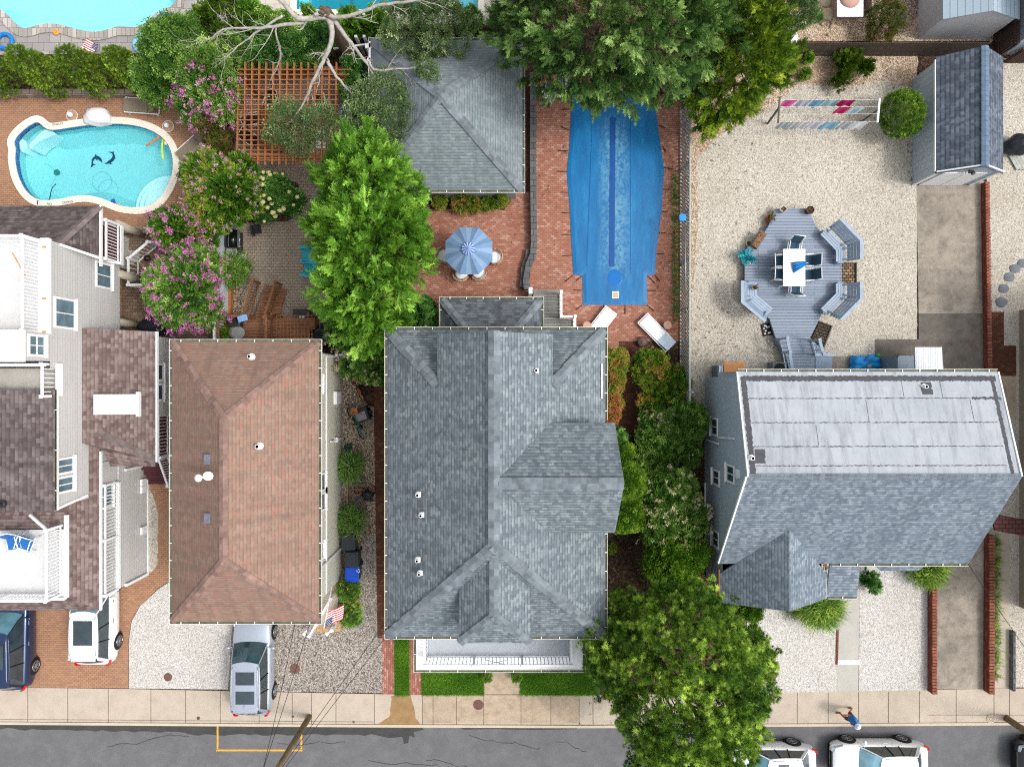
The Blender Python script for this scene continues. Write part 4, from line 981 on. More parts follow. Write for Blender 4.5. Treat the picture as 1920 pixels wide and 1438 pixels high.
gw = MB(); gw.poly([(XC-xg+.2,yg-.3,zg-.05),(XC-xg+.2,yg-.3,ZE),(XC+xg-.2,yg-.3,ZE),(XC+xg-.2,yg-.3,zg-.05),(XC,yg-.3,ZR-.15)]); gw.build('gable_wall', W_grey, B3)
for a, b in (((XL,YB,ZE),R0), ((XR,YB,ZE),R0), ((XL,YT,ZE),GL), ((XR,YT,ZE),GR)): caps(a, b, RF, CAP_grey, wid=.42, step=.3, jit=.1)
caps(R0, (XC,yg,ZR), RF, CAP_grey, wid=.42)
# south hip dormer
zd, zdr, xd = 7.8, 8.8, 1.36; ys = -9.86; ym0 = YB+(zd-ZE)/PT; yr = YB+(zdr-ZE)/PT
dm = MB(); e0 = Vector((XC, ys+xd, zdr)); e1 = Vector((XC, yr+.1, zdr))
slab(dm, [(XC-xd,ys,zd),(XC+xd,ys,zd),e0]); slab(dm, [(XC-xd,ys,zd),e0,e1,(XC-xd,ym0+.05,zd)]); slab(dm, [(XC+xd,ys,zd),(XC+xd,ym0+.05,zd),e1,e0])
D1 = dm.build('dormer_roof', SH_grey, B3)
caps((XC-xd,ys,zd), e0, D1, CAP_grey, wid=.34); caps((XC+xd,ys,zd), e0, D1, CAP_grey, wid=.34); caps(e0, e1, D1, CAP_grey, wid=.36)
mb = MB(); mb.prism([(XC-xd+.2,ys+.25),(XC+xd-.2,ys+.25),(XC+xd-.2,-8),(XC-xd+.2,-8)], 5.9, zd-.06, top=False); mb.build('dormer_wall', M_white, B3)
# east gable dormer
zk = 7.68; hwk = (ZR-zk)/PT; yc = -3.6; xe = 3.93
dm = MB(); xm = XC+(ZR-zk)/PT
slab(dm, [(XC+.05,yc,ZR-.01),(xe+.12,yc,ZR-.01),(xe,yc+hwk,zk),(xm,yc+hwk,zk)]); slab(dm, [(XC+.05,yc,ZR-.01),(xm,yc-hwk,zk),(xe,yc-hwk,zk),(xe+.12,yc,ZR-.01)])
D2 = dm.build('dormer_roof', SH_grey, B3); caps((xe+.1,yc,ZR-.01), (XC+.2,yc,ZR-.01), D2, CAP_grey, wid=.42)
MB().prism([(1.6,yc-hwk+.25),(xe-.2,yc-hwk+.25),(xe-.2,yc+hwk-.25),(1.6,yc+hwk-.25)], 0, zk-.08, top=False).build('bay_wall', W_grey, B3)
mb = MB(); mb.poly([(xe-.21,yc-hwk+.25,zk-.1),(xe-.21,yc+hwk-.25,zk-.1),(xe-.21,yc,ZR-.15)]); mb.build('gable_wall', W_grey, B3)
gutter([(XL,YT),(XL,YB),(XR,YB),(XR,yc-hwk-.02)], RF, ZE+.01); gutter([(XR,yc+hwk+.02),(XR,YT),(XL,YT)], RF, ZE+.01)
for (a, b, z) in ((1005, 695, 8.0), (784, 927, 7.3), (790, 965, 7.3), (783, 1049, 7.3), (787, 1074, 7.2)): vent(RF, a, b, z, .06, .25)
MB().bar((3.62, 1.0-.2, ZE+.16), (3.62, -.6, ZE+.16), .06, .1).build('downspout', M_white, RF)
# front balcony / porch roof
pz = 3.2; s3 = sc(pz); X0, X1, Y0 = (780-960)*s3, (1093-960)*s3, (719-1256)*s3
pf = MB(); pf.prism([(X0,Y0),(X1,Y0),(X1,YB+.3),(X0,YB+.3)], pz-.35, pz-.04); PF = pf.build('porch_roof', M_white, B3)
pf = MB(); pf.prism([(X0+.55,Y0+.65),(X1-.65,Y0+.65),(X1-.65,YB+.38),(X0+.55,YB+.38)], pz-.04, pz+.03); pf.build('balcony_floor', M_deckg, PF)
gutter([(X0,YB+.3),(X0,Y0),(X1,Y0),(X1,YB+.3)], PF, pz+.0, hang=1.1)
railing((X0+.5,Y0+.6), (X1-.6,Y0+.6), B3, pz-.02, .95, sp=.16); railing((X0+.5,Y0+.6), (X0+.5,YB+.4), B3, pz-.02, .95, sp=.16); railing((X1-.6,Y0+.6), (X1-.6,YB+.4), B3, pz-.02, .95, sp=.16)
mb = MB(); xa, xb = -.92, -.0
for x0_, z0_, x1_, z1_ in ((-.9,.25,.05,.8),(-.9,.8,.05,.25)): mb.bar((x0_-.25, Y0+.55, pz+z0_), (x1_-.25, Y0+.55, pz+z1_), .03, .05)
mb.build('railing_ornament', M_white, B3)
for x in (X0+.2, X0+2.4, X1-2.4, X1-.2): MB().box((x, Y0+.25, (pz-.35)/2), (.2, .2, pz-.35)).build('porch_column', M_white, B3)
MB().prism([(X0+.15,Y0+.2),(X1-.15,Y0+.2),(X1-.15,YB+.42),(X0+.15,YB+.42)], 0, .5).build('porch_floor', M_deckg, B3)
mb = MB()
for k in range(3): mb.box((-.45, Y0+.12-.3*k+.2-.2, .4-.16*k-.2), (1.5, .32, .4-.1*k))
mb.build('porch_steps', M_walk, B3)
mb = MB()
for x in (-1.25, .1, 1.3): mb.box((x-.1, YB+.36, pz+1.05), (.95, .06, 2.0))
mb.build('balcony_door', M_glass2, B3)
# rear single storey wing
hipx = (828-960)*sc(3), (1015-960)*sc(3)
mb = MB(); x0, x1 = hipx; y1 = (719-561)*sc(3); ya = 1.85; rise = .55
q0, q1 = Vector((x0+(y1-ya)*.8, ya, 3+(y1-ya)*rise)), Vector((x1-(y1-ya)*.8, ya, 3+(y1-ya)*rise))
slab(mb, [(x1,y1,3),(x0,y1,3),q0,q1]); slab(mb, [(x0,y1,3),(x0,ya,3),q0]); slab(mb, [(x1,ya,3),(x1,y1,3),q1]); rw = mb.build('wing_roof', shingle('wing_shingles', ['#4b545b', '#616b72', '#747e84', '#828b90'], '#333c43', stain='#4f4a50', stainamt=.6), B3)
caps((x0,y1,3), q0, rw, CAP_grey, wid=.36); caps((x1,y1,3), q1, rw, CAP_grey, wid=.36); gutter([(x1,ya),(x1,y1),(x0,y1),(x0,ya)], rw, 3.01)
MB().prism([(x0+.3,y1-.3),(x1-.3,y1-.3),(x1-.3,1.6),(x0+.3,1.6)], 0, 2.92, top=False).build('wing_wall', W_grey, B3)
# lattice screen beside the wing
def lattice(name, a, b, z0, z1, label=None, cat=None, parent=None, mat=None, sp=.16, wd=.035, **kw):
    a = Vector((*a[:2], z0)); b = Vector((*b[:2], z0)); d = b-a; L = d.length; d.normalize(); h = z1-z0; mb = MB(); up = Vector((0, 0, 1)); k = int((L+h)/sp)
    for i in range(k):
        s0 = i*sp-h
        for sg in (1, -1):
            u0, u1 = (s0, s0+h) if sg > 0 else (s0+h, s0)
            zA, zB = 0., h
            def clip(u0, u1):
                t0, t1 = 0., 1.
                if abs(u1-u0) > 1e-9:
                    for lim, s_ in ((0, 1), (L, -1)):
                        ta = (lim-u0)/(u1-u0)
                        if (u1-u0)*s_ > 0: t0 = max(t0, ta)
                        else: t1 = min(t1, ta)
                return t0, t1
            t0, t1 = clip(u0, u1)
            if t1-t0 < .05: continue
            p = a+d*(u0+(u1-u0)*t0)+up*(h*t0); q = a+d*(u0+(u1-u0)*t1)+up*(h*t1); mb.bar(p, q, .012+(.006 if sg > 0 else 0), wd)
    return mb
g = mk('lattice_green', '#86936f', .8, .15, 6)
MB_l = lattice('', P(795, 590), P(826, 590), 0, 1.8); t = thing('lattice_screen', 'pale green lattice screen beside the rear wing roof', 'screen', P(812, 592))
mb = lattice('', P(796, 612, 0), P(832, 585, 0), .3, 1.9); mb.build('lattice_panel', g, t); mb = MB(); mb.bar(P(796,612,1.95), P(832,585,1.95), .06, .08).box(P(796,612,.97), (.1,.1,1.95)).box(P(832,585,.97), (.1,.1,1.95)); mb.build('frame', g, t)
# ------------------------------------------------------------ garage
B4 = thing('garage', 'square outbuilding with a grey pyramid hip roof', 'garage', (-2.97, 12.2, 0))
gx0, gy0, gx1, gy1 = -6.42, 8.77, .48, 15.58
MB().prism([(gx0+.3,gy0+.3),(gx1-.3,gy0+.3),(gx1-.3,gy1-.3),(gx0+.3,gy1-.3)], 0, 2.62, top=False).build('wall', W_grey, B4)
mb = MB(); ap = Vector((-2.97, 12.0, 5.25)); A, B_, C_, D = Vector((gx0,gy0,2.7)), Vector((gx1,gy0,2.7)), Vector((gx1,gy1,2.7)), Vector((gx0,gy1,2.7))
for a, b in ((A,B_),(B_,C_),(C_,D),(D,A)): slab(mb, [a, b, ap])
gr = mb.build('roof', SH_garage, B4)
for a in (A, B_, C_, D): caps(a, ap, gr, CAP_grey, wid=.38, step=.3)
gutter([(gx0,gy0),(gx1,gy0),(gx1,gy1),(gx0,gy1)], gr, 2.71, True)
MB().box((-6.5, 15.3, 2.72), (.3, .2, .1)).box((-6.48, 14.6, 2.72), (.16, .3, .1)).bar((-6.45, 15.5, 2.74), (-6.45, 14.4, 2.74), .08, .06).build('corner_trim', M_white, gr)
# ------------------------------------------------------------ right blue-grey house
B5 = thing('house', 'blue-grey house with patched flat membrane roof and shingled front slope', 'house', (15, -4, 0))
xl, xr = 9.44, 20.3; yn, yr_, yf = .49, -3.7, -8.05; zn, zr_, zf_ = 5.2, 6.5, 3.2
mb = MB(); wx0, wx1 = 9.5, 20.1
for x in (wx0, wx1):
    q = [(x,.3,0),(x,-7.8,0),(x,-7.8,zf_),(x,yr_,zr_-.12),(x,.3,zn-.1)]; mb.poly(q if x == wx0 else q[::-1])
mb.poly([(wx0,.3,0),(wx0,.3,zn-.1),(wx1,.3,zn-.1),(wx1,.3,0)]); mb.poly([(wx0,-7.8,0),(wx1,-7.8,0),(wx1,-7.8,zf_),(wx0,-7.8,zf_)])
mb.build('wall', W_blue, B5)
fm = MB(); slab(fm, [(xl,yn,zn),(xr,yn,zn),(xr,yr_,zr_),(xl,yr_,zr_)]); FM = fm.build('flat_roof', M_memb, B5)
slope = lambda y: zn+(yn-y)/(yn-yr_)*(zr_-zn)
def tarstrip(pts, w_, wv=.015, lift=.006, m=M_tar, nm_='tar_band'):
    mb = MB(); rr = random.Random(int(pts[0][0]*100+pts[0][1]*37))
    for (x0, y0), (x1, y1) in zip(pts, pts[1:]):
        k = max(2, int(math.hypot(x1-x0, y1-y0)/.06)); L = []
        nx, ny = -(y1-y0), x1-x0; q = math.hypot(nx, ny); nx /= q; ny /= q; pv = None
        for i in range(k+1):
            x = x0+(x1-x0)*i/k; y = y0+(y1-y0)*i/k; a = w_/2+rr.uniform(-wv, wv); b = w_/2+rr.uniform(-wv, wv)
            c_ = (Vector((x+nx*a, y+ny*a, slope(y+ny*a)+lift)), Vector((x-nx*b, y-ny*b, slope(y-ny*b)+lift)))
            if pv: f = [pv[0], pv[1], c_[1], c_[0]]; mb.poly(f if norm_out(f).z > 0 else f[::-1])
            pv = c_
    return mb.build(nm_, m, FM)
tarstrip([(xl+.2,yn-.28),(xr-.15,yn-.28)], .22, .025); tarstrip([(xl+.2,yn-.2),(xl+.2,yr_+.1)], .22, .025, .008); tarstrip([(xr-.3,yn-.2),(xr-.3,yr_+.1)], .15, .02, .008)
for yy in (-.62, -1.6, -2.55, -3.3): tarstrip([(xl+.35,yy),(xr-.45,yy+.02)], .03, .016, .005, nm_='seam')
for (x, y0, y1) in ((16.2,.2,-.6),(17.8,.2,-.6),(12.4,-1.7,-2.5),(18.9,-.65,-1.55),(14.6,-.65,-1.6)): tarstrip([(x,y0),(x,y1)], .018, .006, .0055, nm_='seam')
tarstrip([(19.0,-.6),(20.2,-.62)], .1, .04, .009)
tarstrip([(17.2,.05),(17.2,-.45)], .42, .04, .01, nm_='vent_patch'); tarstrip([(9.98,-2.65),(9.98,-3.2)], .42, .04, .011, nm_='vent_patch')
vent(FM, 1731, 725, 5.35, .07, .25, base=False); vent(FM, 1408, 858, 6.25, .07, .25, base=False)
sm = MB(); xfl, xfr = 9.25, 20.4; slab(sm, [(xl-.05,yr_,zr_+.03),(xfl,yf,zf_),(xfr,yf,zf_),(xr+.05,yr_,zr_+.03)]); SR = sm.build('front_roof', SH_blue, B5)
mb = MB(); rr = random.Random(2)
n = 46
for i in range(n):
    x = xl+(xr-xl)*i/n; w_ = (xr-xl)/n-.01
    mb.poly([(x,yr_-.13,zr_-.03),(x+w_,yr_-.13,zr_-.03),(x+w_,yr_+.1,zr_+.045),(x,yr_+.1,zr_+.045)])
mb.build('ridge_cap', CAP_blue, SR)
gutter([(14.3,yf),(xfr,yf)], SR, zf_+.01); gutter([(xr,yn),(xl,yn)], FM, zn+.01)
mb = MB(); 
for x0_, x1_ in ((xl-.06, xl), (xr, xr+.06)): slab(MB() if 0 else (mb := MB()), [(x0_,yn,zn+.02),(x1_,yn,zn+.02),(x1_,yr_,zr_+.06),(x0_,yr_,zr_+.06)]).build('rake_trim', M_white, FM)
mb = MB(); slab(mb, [(xl-.12,yr_,zr_+.05),(xfl-.06,yf,zf_+.02),(xfl,yf,zf_+.02),(xl-.05,yr_,zr_+.05)], th=.14); mb.build('rake_trim', M_white, FM)
# porch gable
zg2, ze2, gxl, gxr, gyf = 4.6, 2.8, 9.42, 14.25, -9.72; gxc = (gxl+gxr)/2; sl_ = (zr_-zf_)/(yr_-yf)
yv = yr_-(zr_-zg2)/sl_; 
mb = MB(); gy = gyf-.02
slab(mb, [(gxc,gyf-.0,zg2),(gxc,yv,zg2),(gxl+.0,yf-.55,ze2-.0),(gxl,gyf-.2,ze2)]); slab(mb, [(gxc,gyf,zg2),(gxr,gyf,ze2),(gxr,yf-.55,ze2),(gxc,yv,zg2)]); PG = mb.build('porch_roof', SH_blue, B5)
mb = MB(); mb.prism([(gxl+.15,gyf+.25),(gxr-.2,gyf+.25),(gxr-.2,-7.7),(gxl+.15,-7.7)], 0, 2.72, top=False); mb.poly([(gxl+.15,gyf+.25,2.72),(gxr-.2,gyf+.25,2.72),(gxc,gyf+.25,zg2-.15)]); mb.build('porch_wall', W_blue, B5)
gutter([(gxr,yf-.0),(gxr,gyf)], PG, ze2+.01); MB().bar((gxl-.04,-8.4,2.75), (gxl-.04,gyf-.1,2.75), .07, .16).build('rusty_gutter', mk('rusty_brown', '#7a5340', .9, .35, 5), PG)
MB().bar((gxr-.05, -8.3, 3.02), (gxc+.35, -6.1, 4.4), .1, .05).build('valley_debris', mk('leaf_litter', '#6d5138', .95, .5, 12), PG)
mb = MB(); slab(mb, [(14.3,yf-.05,3.0),(14.3,(719-1118)*sc(2.7),2.7),((1607-960)*sc(2.7),(719-1118)*sc(2.7),2.7),((1607-960)*sc(2.7),yf-.05,3.0)]); EN = mb.build('entry_roof', SH_blue, B5)
gutter([(14.36,(719-1118)*sc(2.7)),((1607-960)*sc(2.7),(719-1118)*sc(2.7))], EN, 2.71); MB().box((15.5,-9.45,1.35), (.12,.12,2.7)).build('entry_post', M_white, B5)
mb = MB(); slab(mb, [(16.4,yf-.12,2.9),(16.7,yf-.42,2.8),(18.4,yf-.42,2.8),(18.7,yf-.12,2.9)]); mb.build('bay_roof', SH_blue, B5); MB().prism([(16.7,-7.7),(16.8,yf-.3),(18.3,yf-.3),(18.4,-7.7)], 0, 2.7, top=False).build('bay_wall', W_blue, B5)
for (px, py, w_, h_) in ((1340, 800, .85, 1.1), (1370, 888, .8, 1.1), (1343, 895, .75, 1.1), (1342, 1010, .8, 1.1)):
    # height where the wall plane x = 9.48 shows at this photo column
    z = H*(1-9.48*K/(px-960)); window(B5, (9.48, (719-py)*sc(z), z), PI, w_, h_, 'v')
mb = MB()
def wp(px, py): z = H*(1-9.44*K/(px-960)); return (9.44, (719-py)*sc(z), z)
mb.bar(wp(1325,824), wp(1347,832), .08, .08).bar(wp(1347,820), wp(1376,822), .08, .08).bar(wp(1322,905), wp(1322,1000), .08, .08); mb.build('downspout', M_white, B5)
MB().box(wp(1383, 888), (.1, .35, .3)).build('vent_box', M_white, B5)
for k, (px, lab) in enumerate(((1340,0),)): pass
# ------------------------------------------------------------ shed
B6 = thing('garden_shed', 'blue-grey shed with dark shingle roof and white double doors', 'shed', (21.2, 12.4, 0))
mb = MB(); sx0, sx1, sy0, sy1, se, sr = 19.74, 22.62, 9.82, 14.98, 2.15, 3.15; sxc = (sx0+sx1)/2
mb.prism([(sx0,sy0),(sx1,sy0),(sx1,sy1),(sx0,sy1)], 0, se, top=False)
for y in (sy0, sy1): mb.poly([(sx0,y,se),(sx1,y,se),(sxc,y,sr)])
mb.build('wall', W_shed, B6)
mb = MB(); o_ = .12; slab(mb, [(sx0-o_,sy0-o_,se-.05),(sxc,sy0-o_,sr+.03),(sxc,sy1+o_,sr+.03),(sx0-o_,sy1+o_,se-.05)], th=.06); slab(mb, [(sxc,sy0-o_,sr+.03),(sx1+o_,sy0-o_,se-.05),(sx1+o_,sy1+o_,se-.05),(sxc,sy1+o_,sr+.03)], th=.06); SRf = mb.build('roof', SH_shed, B6)
caps((sxc,sy0-.1,sr+.03), (sxc,sy1+.1,sr+.03), SRf, mk('shed_cap', '#5f7287', .9, .2, 4), wid=.34)
for s_, y in ((0, sy0-.04),):
    for x in (sxc-.62, sxc+.42): MB().box((x, y, 1.02), (.98, .06, 1.95)).build('door', M_white, B6)
    mb = MB(); mb.bar((sx0-.1,y,se-.02), (sxc,y,sr), .06, .12).bar((sx1+.1,y,se-.02), (sxc,y,sr), .06, .12).box((sx0+.05,y,1.05), (.12,.06,2.1)).box((sx1-.05,y,1.05), (.12,.06,2.1)).bar((sx0-.13,sy0,se-.1), (sx0-.13,sy1,se-.1), .05, .1); mb.build('white_trim', M_white, B6)
t = MB(); t.box((sxc-.1, sy0-.1, 2.35), (.2, .12, .12)).lathe((sxc-.02, sy0-.18, 2.38), [(.07, -.06), (.08, .06), (.01, .07)], 10); t.build('shed_lamp', M_dark, B6)
# ------------------------------------------------------------ neighbours at the right edge
t = thing('garden_shed', 'pale shed with a metal roof behind the wooden fence', 'shed', (22, 18.5, 0))
q = [(20.05,16.95),(23.4,16.95),(23.4,21),(20.05,21)]; MB().prism(q, 0, 2.1, top=False).build('wall', mk('pale_panel', '#b3b3b6', .7, .08, 3), t)
MB().poly([(20.05,16.95,2.1),(23.4,16.95,2.1),(21.75,16.95,2.8)]).build('gable_wall', MATS['pale_panel'], t)
mb = MB(); slab(mb, [(19.95,16.85,2.1),(21.75,16.85,2.85),(21.75,21,2.85),(19.95,21,2.1)], th=.05); slab(mb, [(21.75,16.85,2.85),(23.5,16.85,2.1),(23.5,21,2.1),(21.75,21,2.85)], th=.05); mb.build('roof', brick('metal_roof_ribs', '#a4b3bf', '#9fafbc', '#75858f', 8, .3, .02, .45, .5, stain='#93a2ae', rot=0), t)
t = thing('house', 'blue-sided house corner with a white window at the top right', 'house', (27, 19, 0))
MB().prism([(24.1,16.2),(34,16.2),(34,30),(24.1,30)], 0, 5, top=False).build('wall', W_shed, t); slb = MB(); slab(slb, [(23.9,16,5),(34,16,5),(34,30,6.5),(23.9,30,6.5)]); slb.build('roof', SH_blue, t); window(t, (25.3, 16.2, 1.3), -PI/2, 1.2, 1.0, 'v')
MB().bar((24.0,16.1,3.2), (34,16.1,3.2), .12, .14).build('belt_trim', M_white, t)
t = thing('house', 'tan-sided house along the right edge with several windows', 'house', (27, -3, 0))
MB().prism([(25.02,3.6),(33,3.6),(33,-11),(25.02,-11)], 0, 6, top=False).build('wall', siding('tan_siding', '#8b8170', '#827868', '#665d50', .2), t)
slb = MB(); slab(slb, [(24.9,3.8,6),(33,3.8,6),(33,-11.2,6.5),(24.9,-11.2,6.5)]); slb.build('roof', SH_left, t)
for y, z in ((1.3, 1.2), (-1.1, 1.2), (-3.1, 1.2)): window(t, (25.02, y, z), PI, 1.0, 1.0, 'v')
MB().box((24.9, -7, 1), (.3, 2.2, .12)).build('white_ledge', M_white, t)
MB().prism(PL([(1860,962),(1925,975),(1925,1005),(1866,995)], 2.6), 2.5, 2.6).build('awning', brick('plum_tiles', '#4d2d2b', '#5a3733', '#2b1917', .3, .2, .02), None, label='dark plum awning bridging to the right-hand house', cat='awning')
# ------------------------------------------------------------ left modern house
B1 = thing('house', 'pale grey multi-level beach house with white roof decks', 'house', (-22, -3, 0))
EX = -18.1                                   # plane of its tall east wall
def zat(px, X): return H*(1-X*K/(px-960))     # height at which plane x = X shows at this photo column
# main tall block (upper wall seen from px 230 down to 85)
MB().prism([(-30,-9.4),(EX,-9.4),(EX,5.6),(-30,5.6)], 2.2, 4.2, top=False, bot=True).prism([(-30,.6),(EX,.6),(EX,5.6),(-30,5.6)], 4.2, 7.0, top=False).prism([(-30,-4.9),(EX,-4.9),(EX,.6),(-30,.6)], 4.2, 6.7, top=False).build('wall', W_left, B1)
MB().prism([(-30,-9.38),(-18.0,-9.38),(-18.0,-3.47),(-30,-3.47)], 0, 2.45).build('ground_floor_wall', W_left, B1)
MB().prism([(-30,1.9),(EX+.05,1.9),(EX+.05,5.65),(-30,5.65)], 6.95, 7.1).build('upper_deck', M_deckw, B1)
MB().prism([(EX-.25,1.95),(EX+.1,1.95),(EX+.1,5.65),(EX-.25,5.65)], 7.1, 7.22).build('parapet', M_white, B1)
for y in (5.2, 3.2, 1.9): MB().box((EX-.08, y+.1, 7.225), (.16, .09, .01)).build('rust_spot', M_rust, B1)
MB().bar((-19.5, 5.1, 7.105), (-19.0, 4.2, 7.105), .05, .006).build('rust_streak', M_rust, B1)
railing((EX-.3, 5.5), (EX-.3, 2.0), B1, 7.1, 1.0, sp=.13); railing((EX-.3, 5.55), (-30, 5.55), B1, 7.1, 1.0)
# white stair bulkhead, small deck below it
MB().prism([(-30,.87),(EX+.004,.87),(EX+.004,1.95),(-30,1.95)], 4.2, 8.4, top=False).build('stair_tower', W_left, B1); MB().prism([(-30,.8),(EX+.03,.8),(EX+.03,1.98),(-30,1.98)], 8.4, 8.5).build('bulkhead_roof', M_white, B1)
MB().prism([(-30,-.6),(EX-.2,-.6),(EX-.2,.7),(-30,.7)], 6.2, 6.3).build('middle_deck', concrete('aged_deck', '#a8a59e', '#b6b3ab', '#8b877d', .5, .8, .2), B1)
railing((EX-.1, .75), (EX-.1, -.5), B1, 6.35, .95, sp=.16); MB().bar((-30,.72,7.2), (EX-.05,.72,7.2), .12, .1).bar((EX+.03,.8,6.5), (EX+.03,-.5,6.5), .1, .3).build('deck_trim', M_white, B1)
# dark upper roof (px 0-103, 728-960)
mb = MB(); ex2 = (103-960)*sc(6.8); slab(mb, [(ex2,-.25,6.8),(ex2,(719-957)*sc(6.8),6.8),(-30,(719-957)*sc(6.8)-.3,9),(-30,-.25,9)]); RU = mb.build('upper_roof', SH_left2, B1)
gutter([(ex2, -.25), (ex2, (719-957)*sc(6.8))][::-1], RU, 6.8, hang=1.5, wid=.09); vent(RU, 4, 945, 7.3, .08, .3, M_dark)
# north lower hip roof (px 0-187, 385-480)
ez = 4.6; ex3 = (187-960)*sc(ez); yN = (719-386)*sc(ez); mb = MB()
slab(mb, [(ex3,yN,ez),(-32,yN,ez),(-32,5.62,6.2),(EX-.2,5.62,6.2)]); slab(mb, [(ex3,yN,ez),(EX-.2,5.62,6.2),(EX-.02,5.6,6.1),(ex3,(719-480)*sc(ez),ez)]); RN = mb.build('north_roof', SH_left2, B1)
caps((ex3,yN,ez), (EX-.2,5.62,6.2), RN, CAP_left, wid=.34); MB().bar((ex3+.04,yN,ez-.02), (ex3+.04,5.0,ez-.02), .07, .14).build('fascia', M_white, RN)
MB().bar((EX+.03,5.55,6.4), (ex3,5.35,4.7), .1, .1).build('flashing', M_white, RN)
MB().prism([(-32,5.6),(-18.9,5.6),(-18.9,yN-.4),(-32,yN-.4)], 0, 4.5, top=False).build('north_wall', W_left, B1)
# balcony right of it, px 190-232 x 410-495
bz = 2.6; bx1 = -17.85; by0, by1 = (719-492)*sc(3), (719-415)*sc(3.4)
MB().prism([(-19,by0),(bx1,by0),(bx1,by1),(-19,by1)], bz-.2, bz).build('balcony_floor', M_plum, B1)
railing((bx1-.05, by0+.05), (bx1-.05, by1), B1, bz, 1.0, sp=.14); railing((bx1-.05, by1), (ex3-.5, by1), B1, bz, 1.0); MB().bar((bx1+.02,by0-.05,bz-.08), (bx1+.02,by1,bz-.08), .06, .2).bar((EX,by0,bz+.6), (bx1,by0-.0,bz+.05), .1, .2).build('balcony_trim', M_white, B1)
for (a, b, c, d) in ((268,440,232,418), (268,526,232,518), (262,610,229,606)):
    A = P(a, b); MB().tube([A, (A.x, A.y, 2.3)], .19, 14).build('column', concrete('column_%d' % a, '#a9a392', '#b4ae9d', '#8b8574', .3, 1, .2), B1, True)
# windows on the tall east wall
for (px, py, w_, h_, sp) in ((194, 517, 1.15, 1.0, 'v'), (121, 588, 1.25, 1.1, 'v'), (68, 648, .85, .8, 'x'), (121, 873, .68, .95, 'v'), (121, 908, .68, .95, 'v')):
    z = zat(px, EX); window(B1, (EX, (719-py)*sc(z), z), 0, w_, h_*1.2, sp, M_glass2)
# lower brown roof with skylight (px 157-292, 615-875)
ze = 4.25; xE = (292-960)*sc(ze); yS = (719-875)*sc(ze); yM = (719-616)*sc(4.8); zi = 5.0; mb = MB()
xw = (187-960)*sc(4.6)
slab(mb, [(xE,(719-622)*sc(ze),ze),(xE-.02,(719-862)*sc(ze),ze),(EX,(719-830)*sc(zi),zi),(EX,yM,zi)])
slab(mb, [(xE-.02,(719-862)*sc(ze),ze),((290-960)*sc(ze),yS,ze),((207-960)*sc(4.1),yS,4.1),(xw+.02,(719-845)*sc(4.3),4.3),(EX,(719-830)*sc(zi),zi)])
RL = mb.build('lower_roof', SH_left, B1)
caps((xE,(719-864)*sc(ze),ze+.02), (EX+.6,(719-812)*sc(4.85),4.85), RL, CAP_left, wid=.34)
MB().bar((xE+.05,(719-622)*sc(ze),ze-.02), (xE+.05,(719-866)*sc(ze),ze-.02), .07, .14).build('fascia', M_white, RL)
sk = MB(); c = P(221, 758, 4.75); sk.box(c, (1.75, .85, .3), rot=Euler((0, .27, 0))); SK = sk.build('skylight', M_white, RL)
MB().box(c+Vector((.04, 0, .17)), (1.5, .7, .04), rot=Euler((0, .27, 0))).build('skylight_dome', mk('skylight_white', '#f4f6f6', .1, .02), SK, bevel=.015); MB().box(c+Vector((.85, 0, -.05)), (.12, 1.05, .2)).build('skylight_curb', M_white, SK)
MB().prism([(EX,-1.45),(-15.9,-1.45),(-15.9,2.1),(EX,2.1)], 0, 4.2, top=False).build('bump_out_wall', W_left, B1)
for y in (.5, -.4): window(B1, (-15.9, y, 3.2), 0, .8, 1.2, 'h')
# roof skirt strips round the front roof deck
mb = MB(); zo = 4.3; xo = (187-960)*sc(zo); yo = (719-1144)*sc(zo); zi2 = 5.0; xi = (120-960)*sc(5.1); yi = (719-1117)*sc(5.05); yt = (719-835)*sc(4.8)
slab(mb, [(xo,yt,zo),(xo,yo,zo),(xi,yi,5.05),(xi,yt,5.05)]); slab(mb, [(xo,yo,zo),(-32,yo,zo),(-32,yi,5.05),(xi,yi,5.05)]); SK2 = mb.build('skirt_roof', SH_left, B1)
mb = MB(); mb.prism([(-32,(719-1003)*sc(5.1)),(xi,(719-990)*sc(5.1)),(xi+.3,-4.0),(-32,-4.0)], 4.9, 5.06); mb.build('skirt_roof', SH_left, B1)
MB().bar((xo+.04,yt-.3,zo-.02), (xo+.04,yo,zo-.02), .06, .12).build('fascia', M_white, SK2)
MB().prism([(-32,yi+.0),(xi,yi+.0),(xi,(719-992)*sc(5.1)),(-32,(719-1003)*sc(5.1))], 4.85, 5.1).build('roof_deck', M_deckw, B1)
railing((xi-.1, yi+.1), (xi-.1, (719-985)*sc(5.1)), B1, 5.08, .95, sp=.14); railing((xi-.1, yi+.1), (-32, yi+.1), B1, 5.08, .95, sp=.14)
MB().bar((xi+.12,yi-.05,5.12), (xi+.12,(719-965)*sc(5.1),5.12), .12, .16).bar((-32,yi-.09,5.1), (xi+.05,yi-.09,5.1), .12, .16).bar((xi-.1,(719-985)*sc(5.1),6.0), (xi-.8,(719-970)*sc(6)+.1,6.0), .09, .09).build('deck_trim', M_white, B1)
MB().bar((EX+.02,-4.98,6.75), (EX+.02,-4.75,4.7), .1, .1).build('corner_trim', M_white, B1)
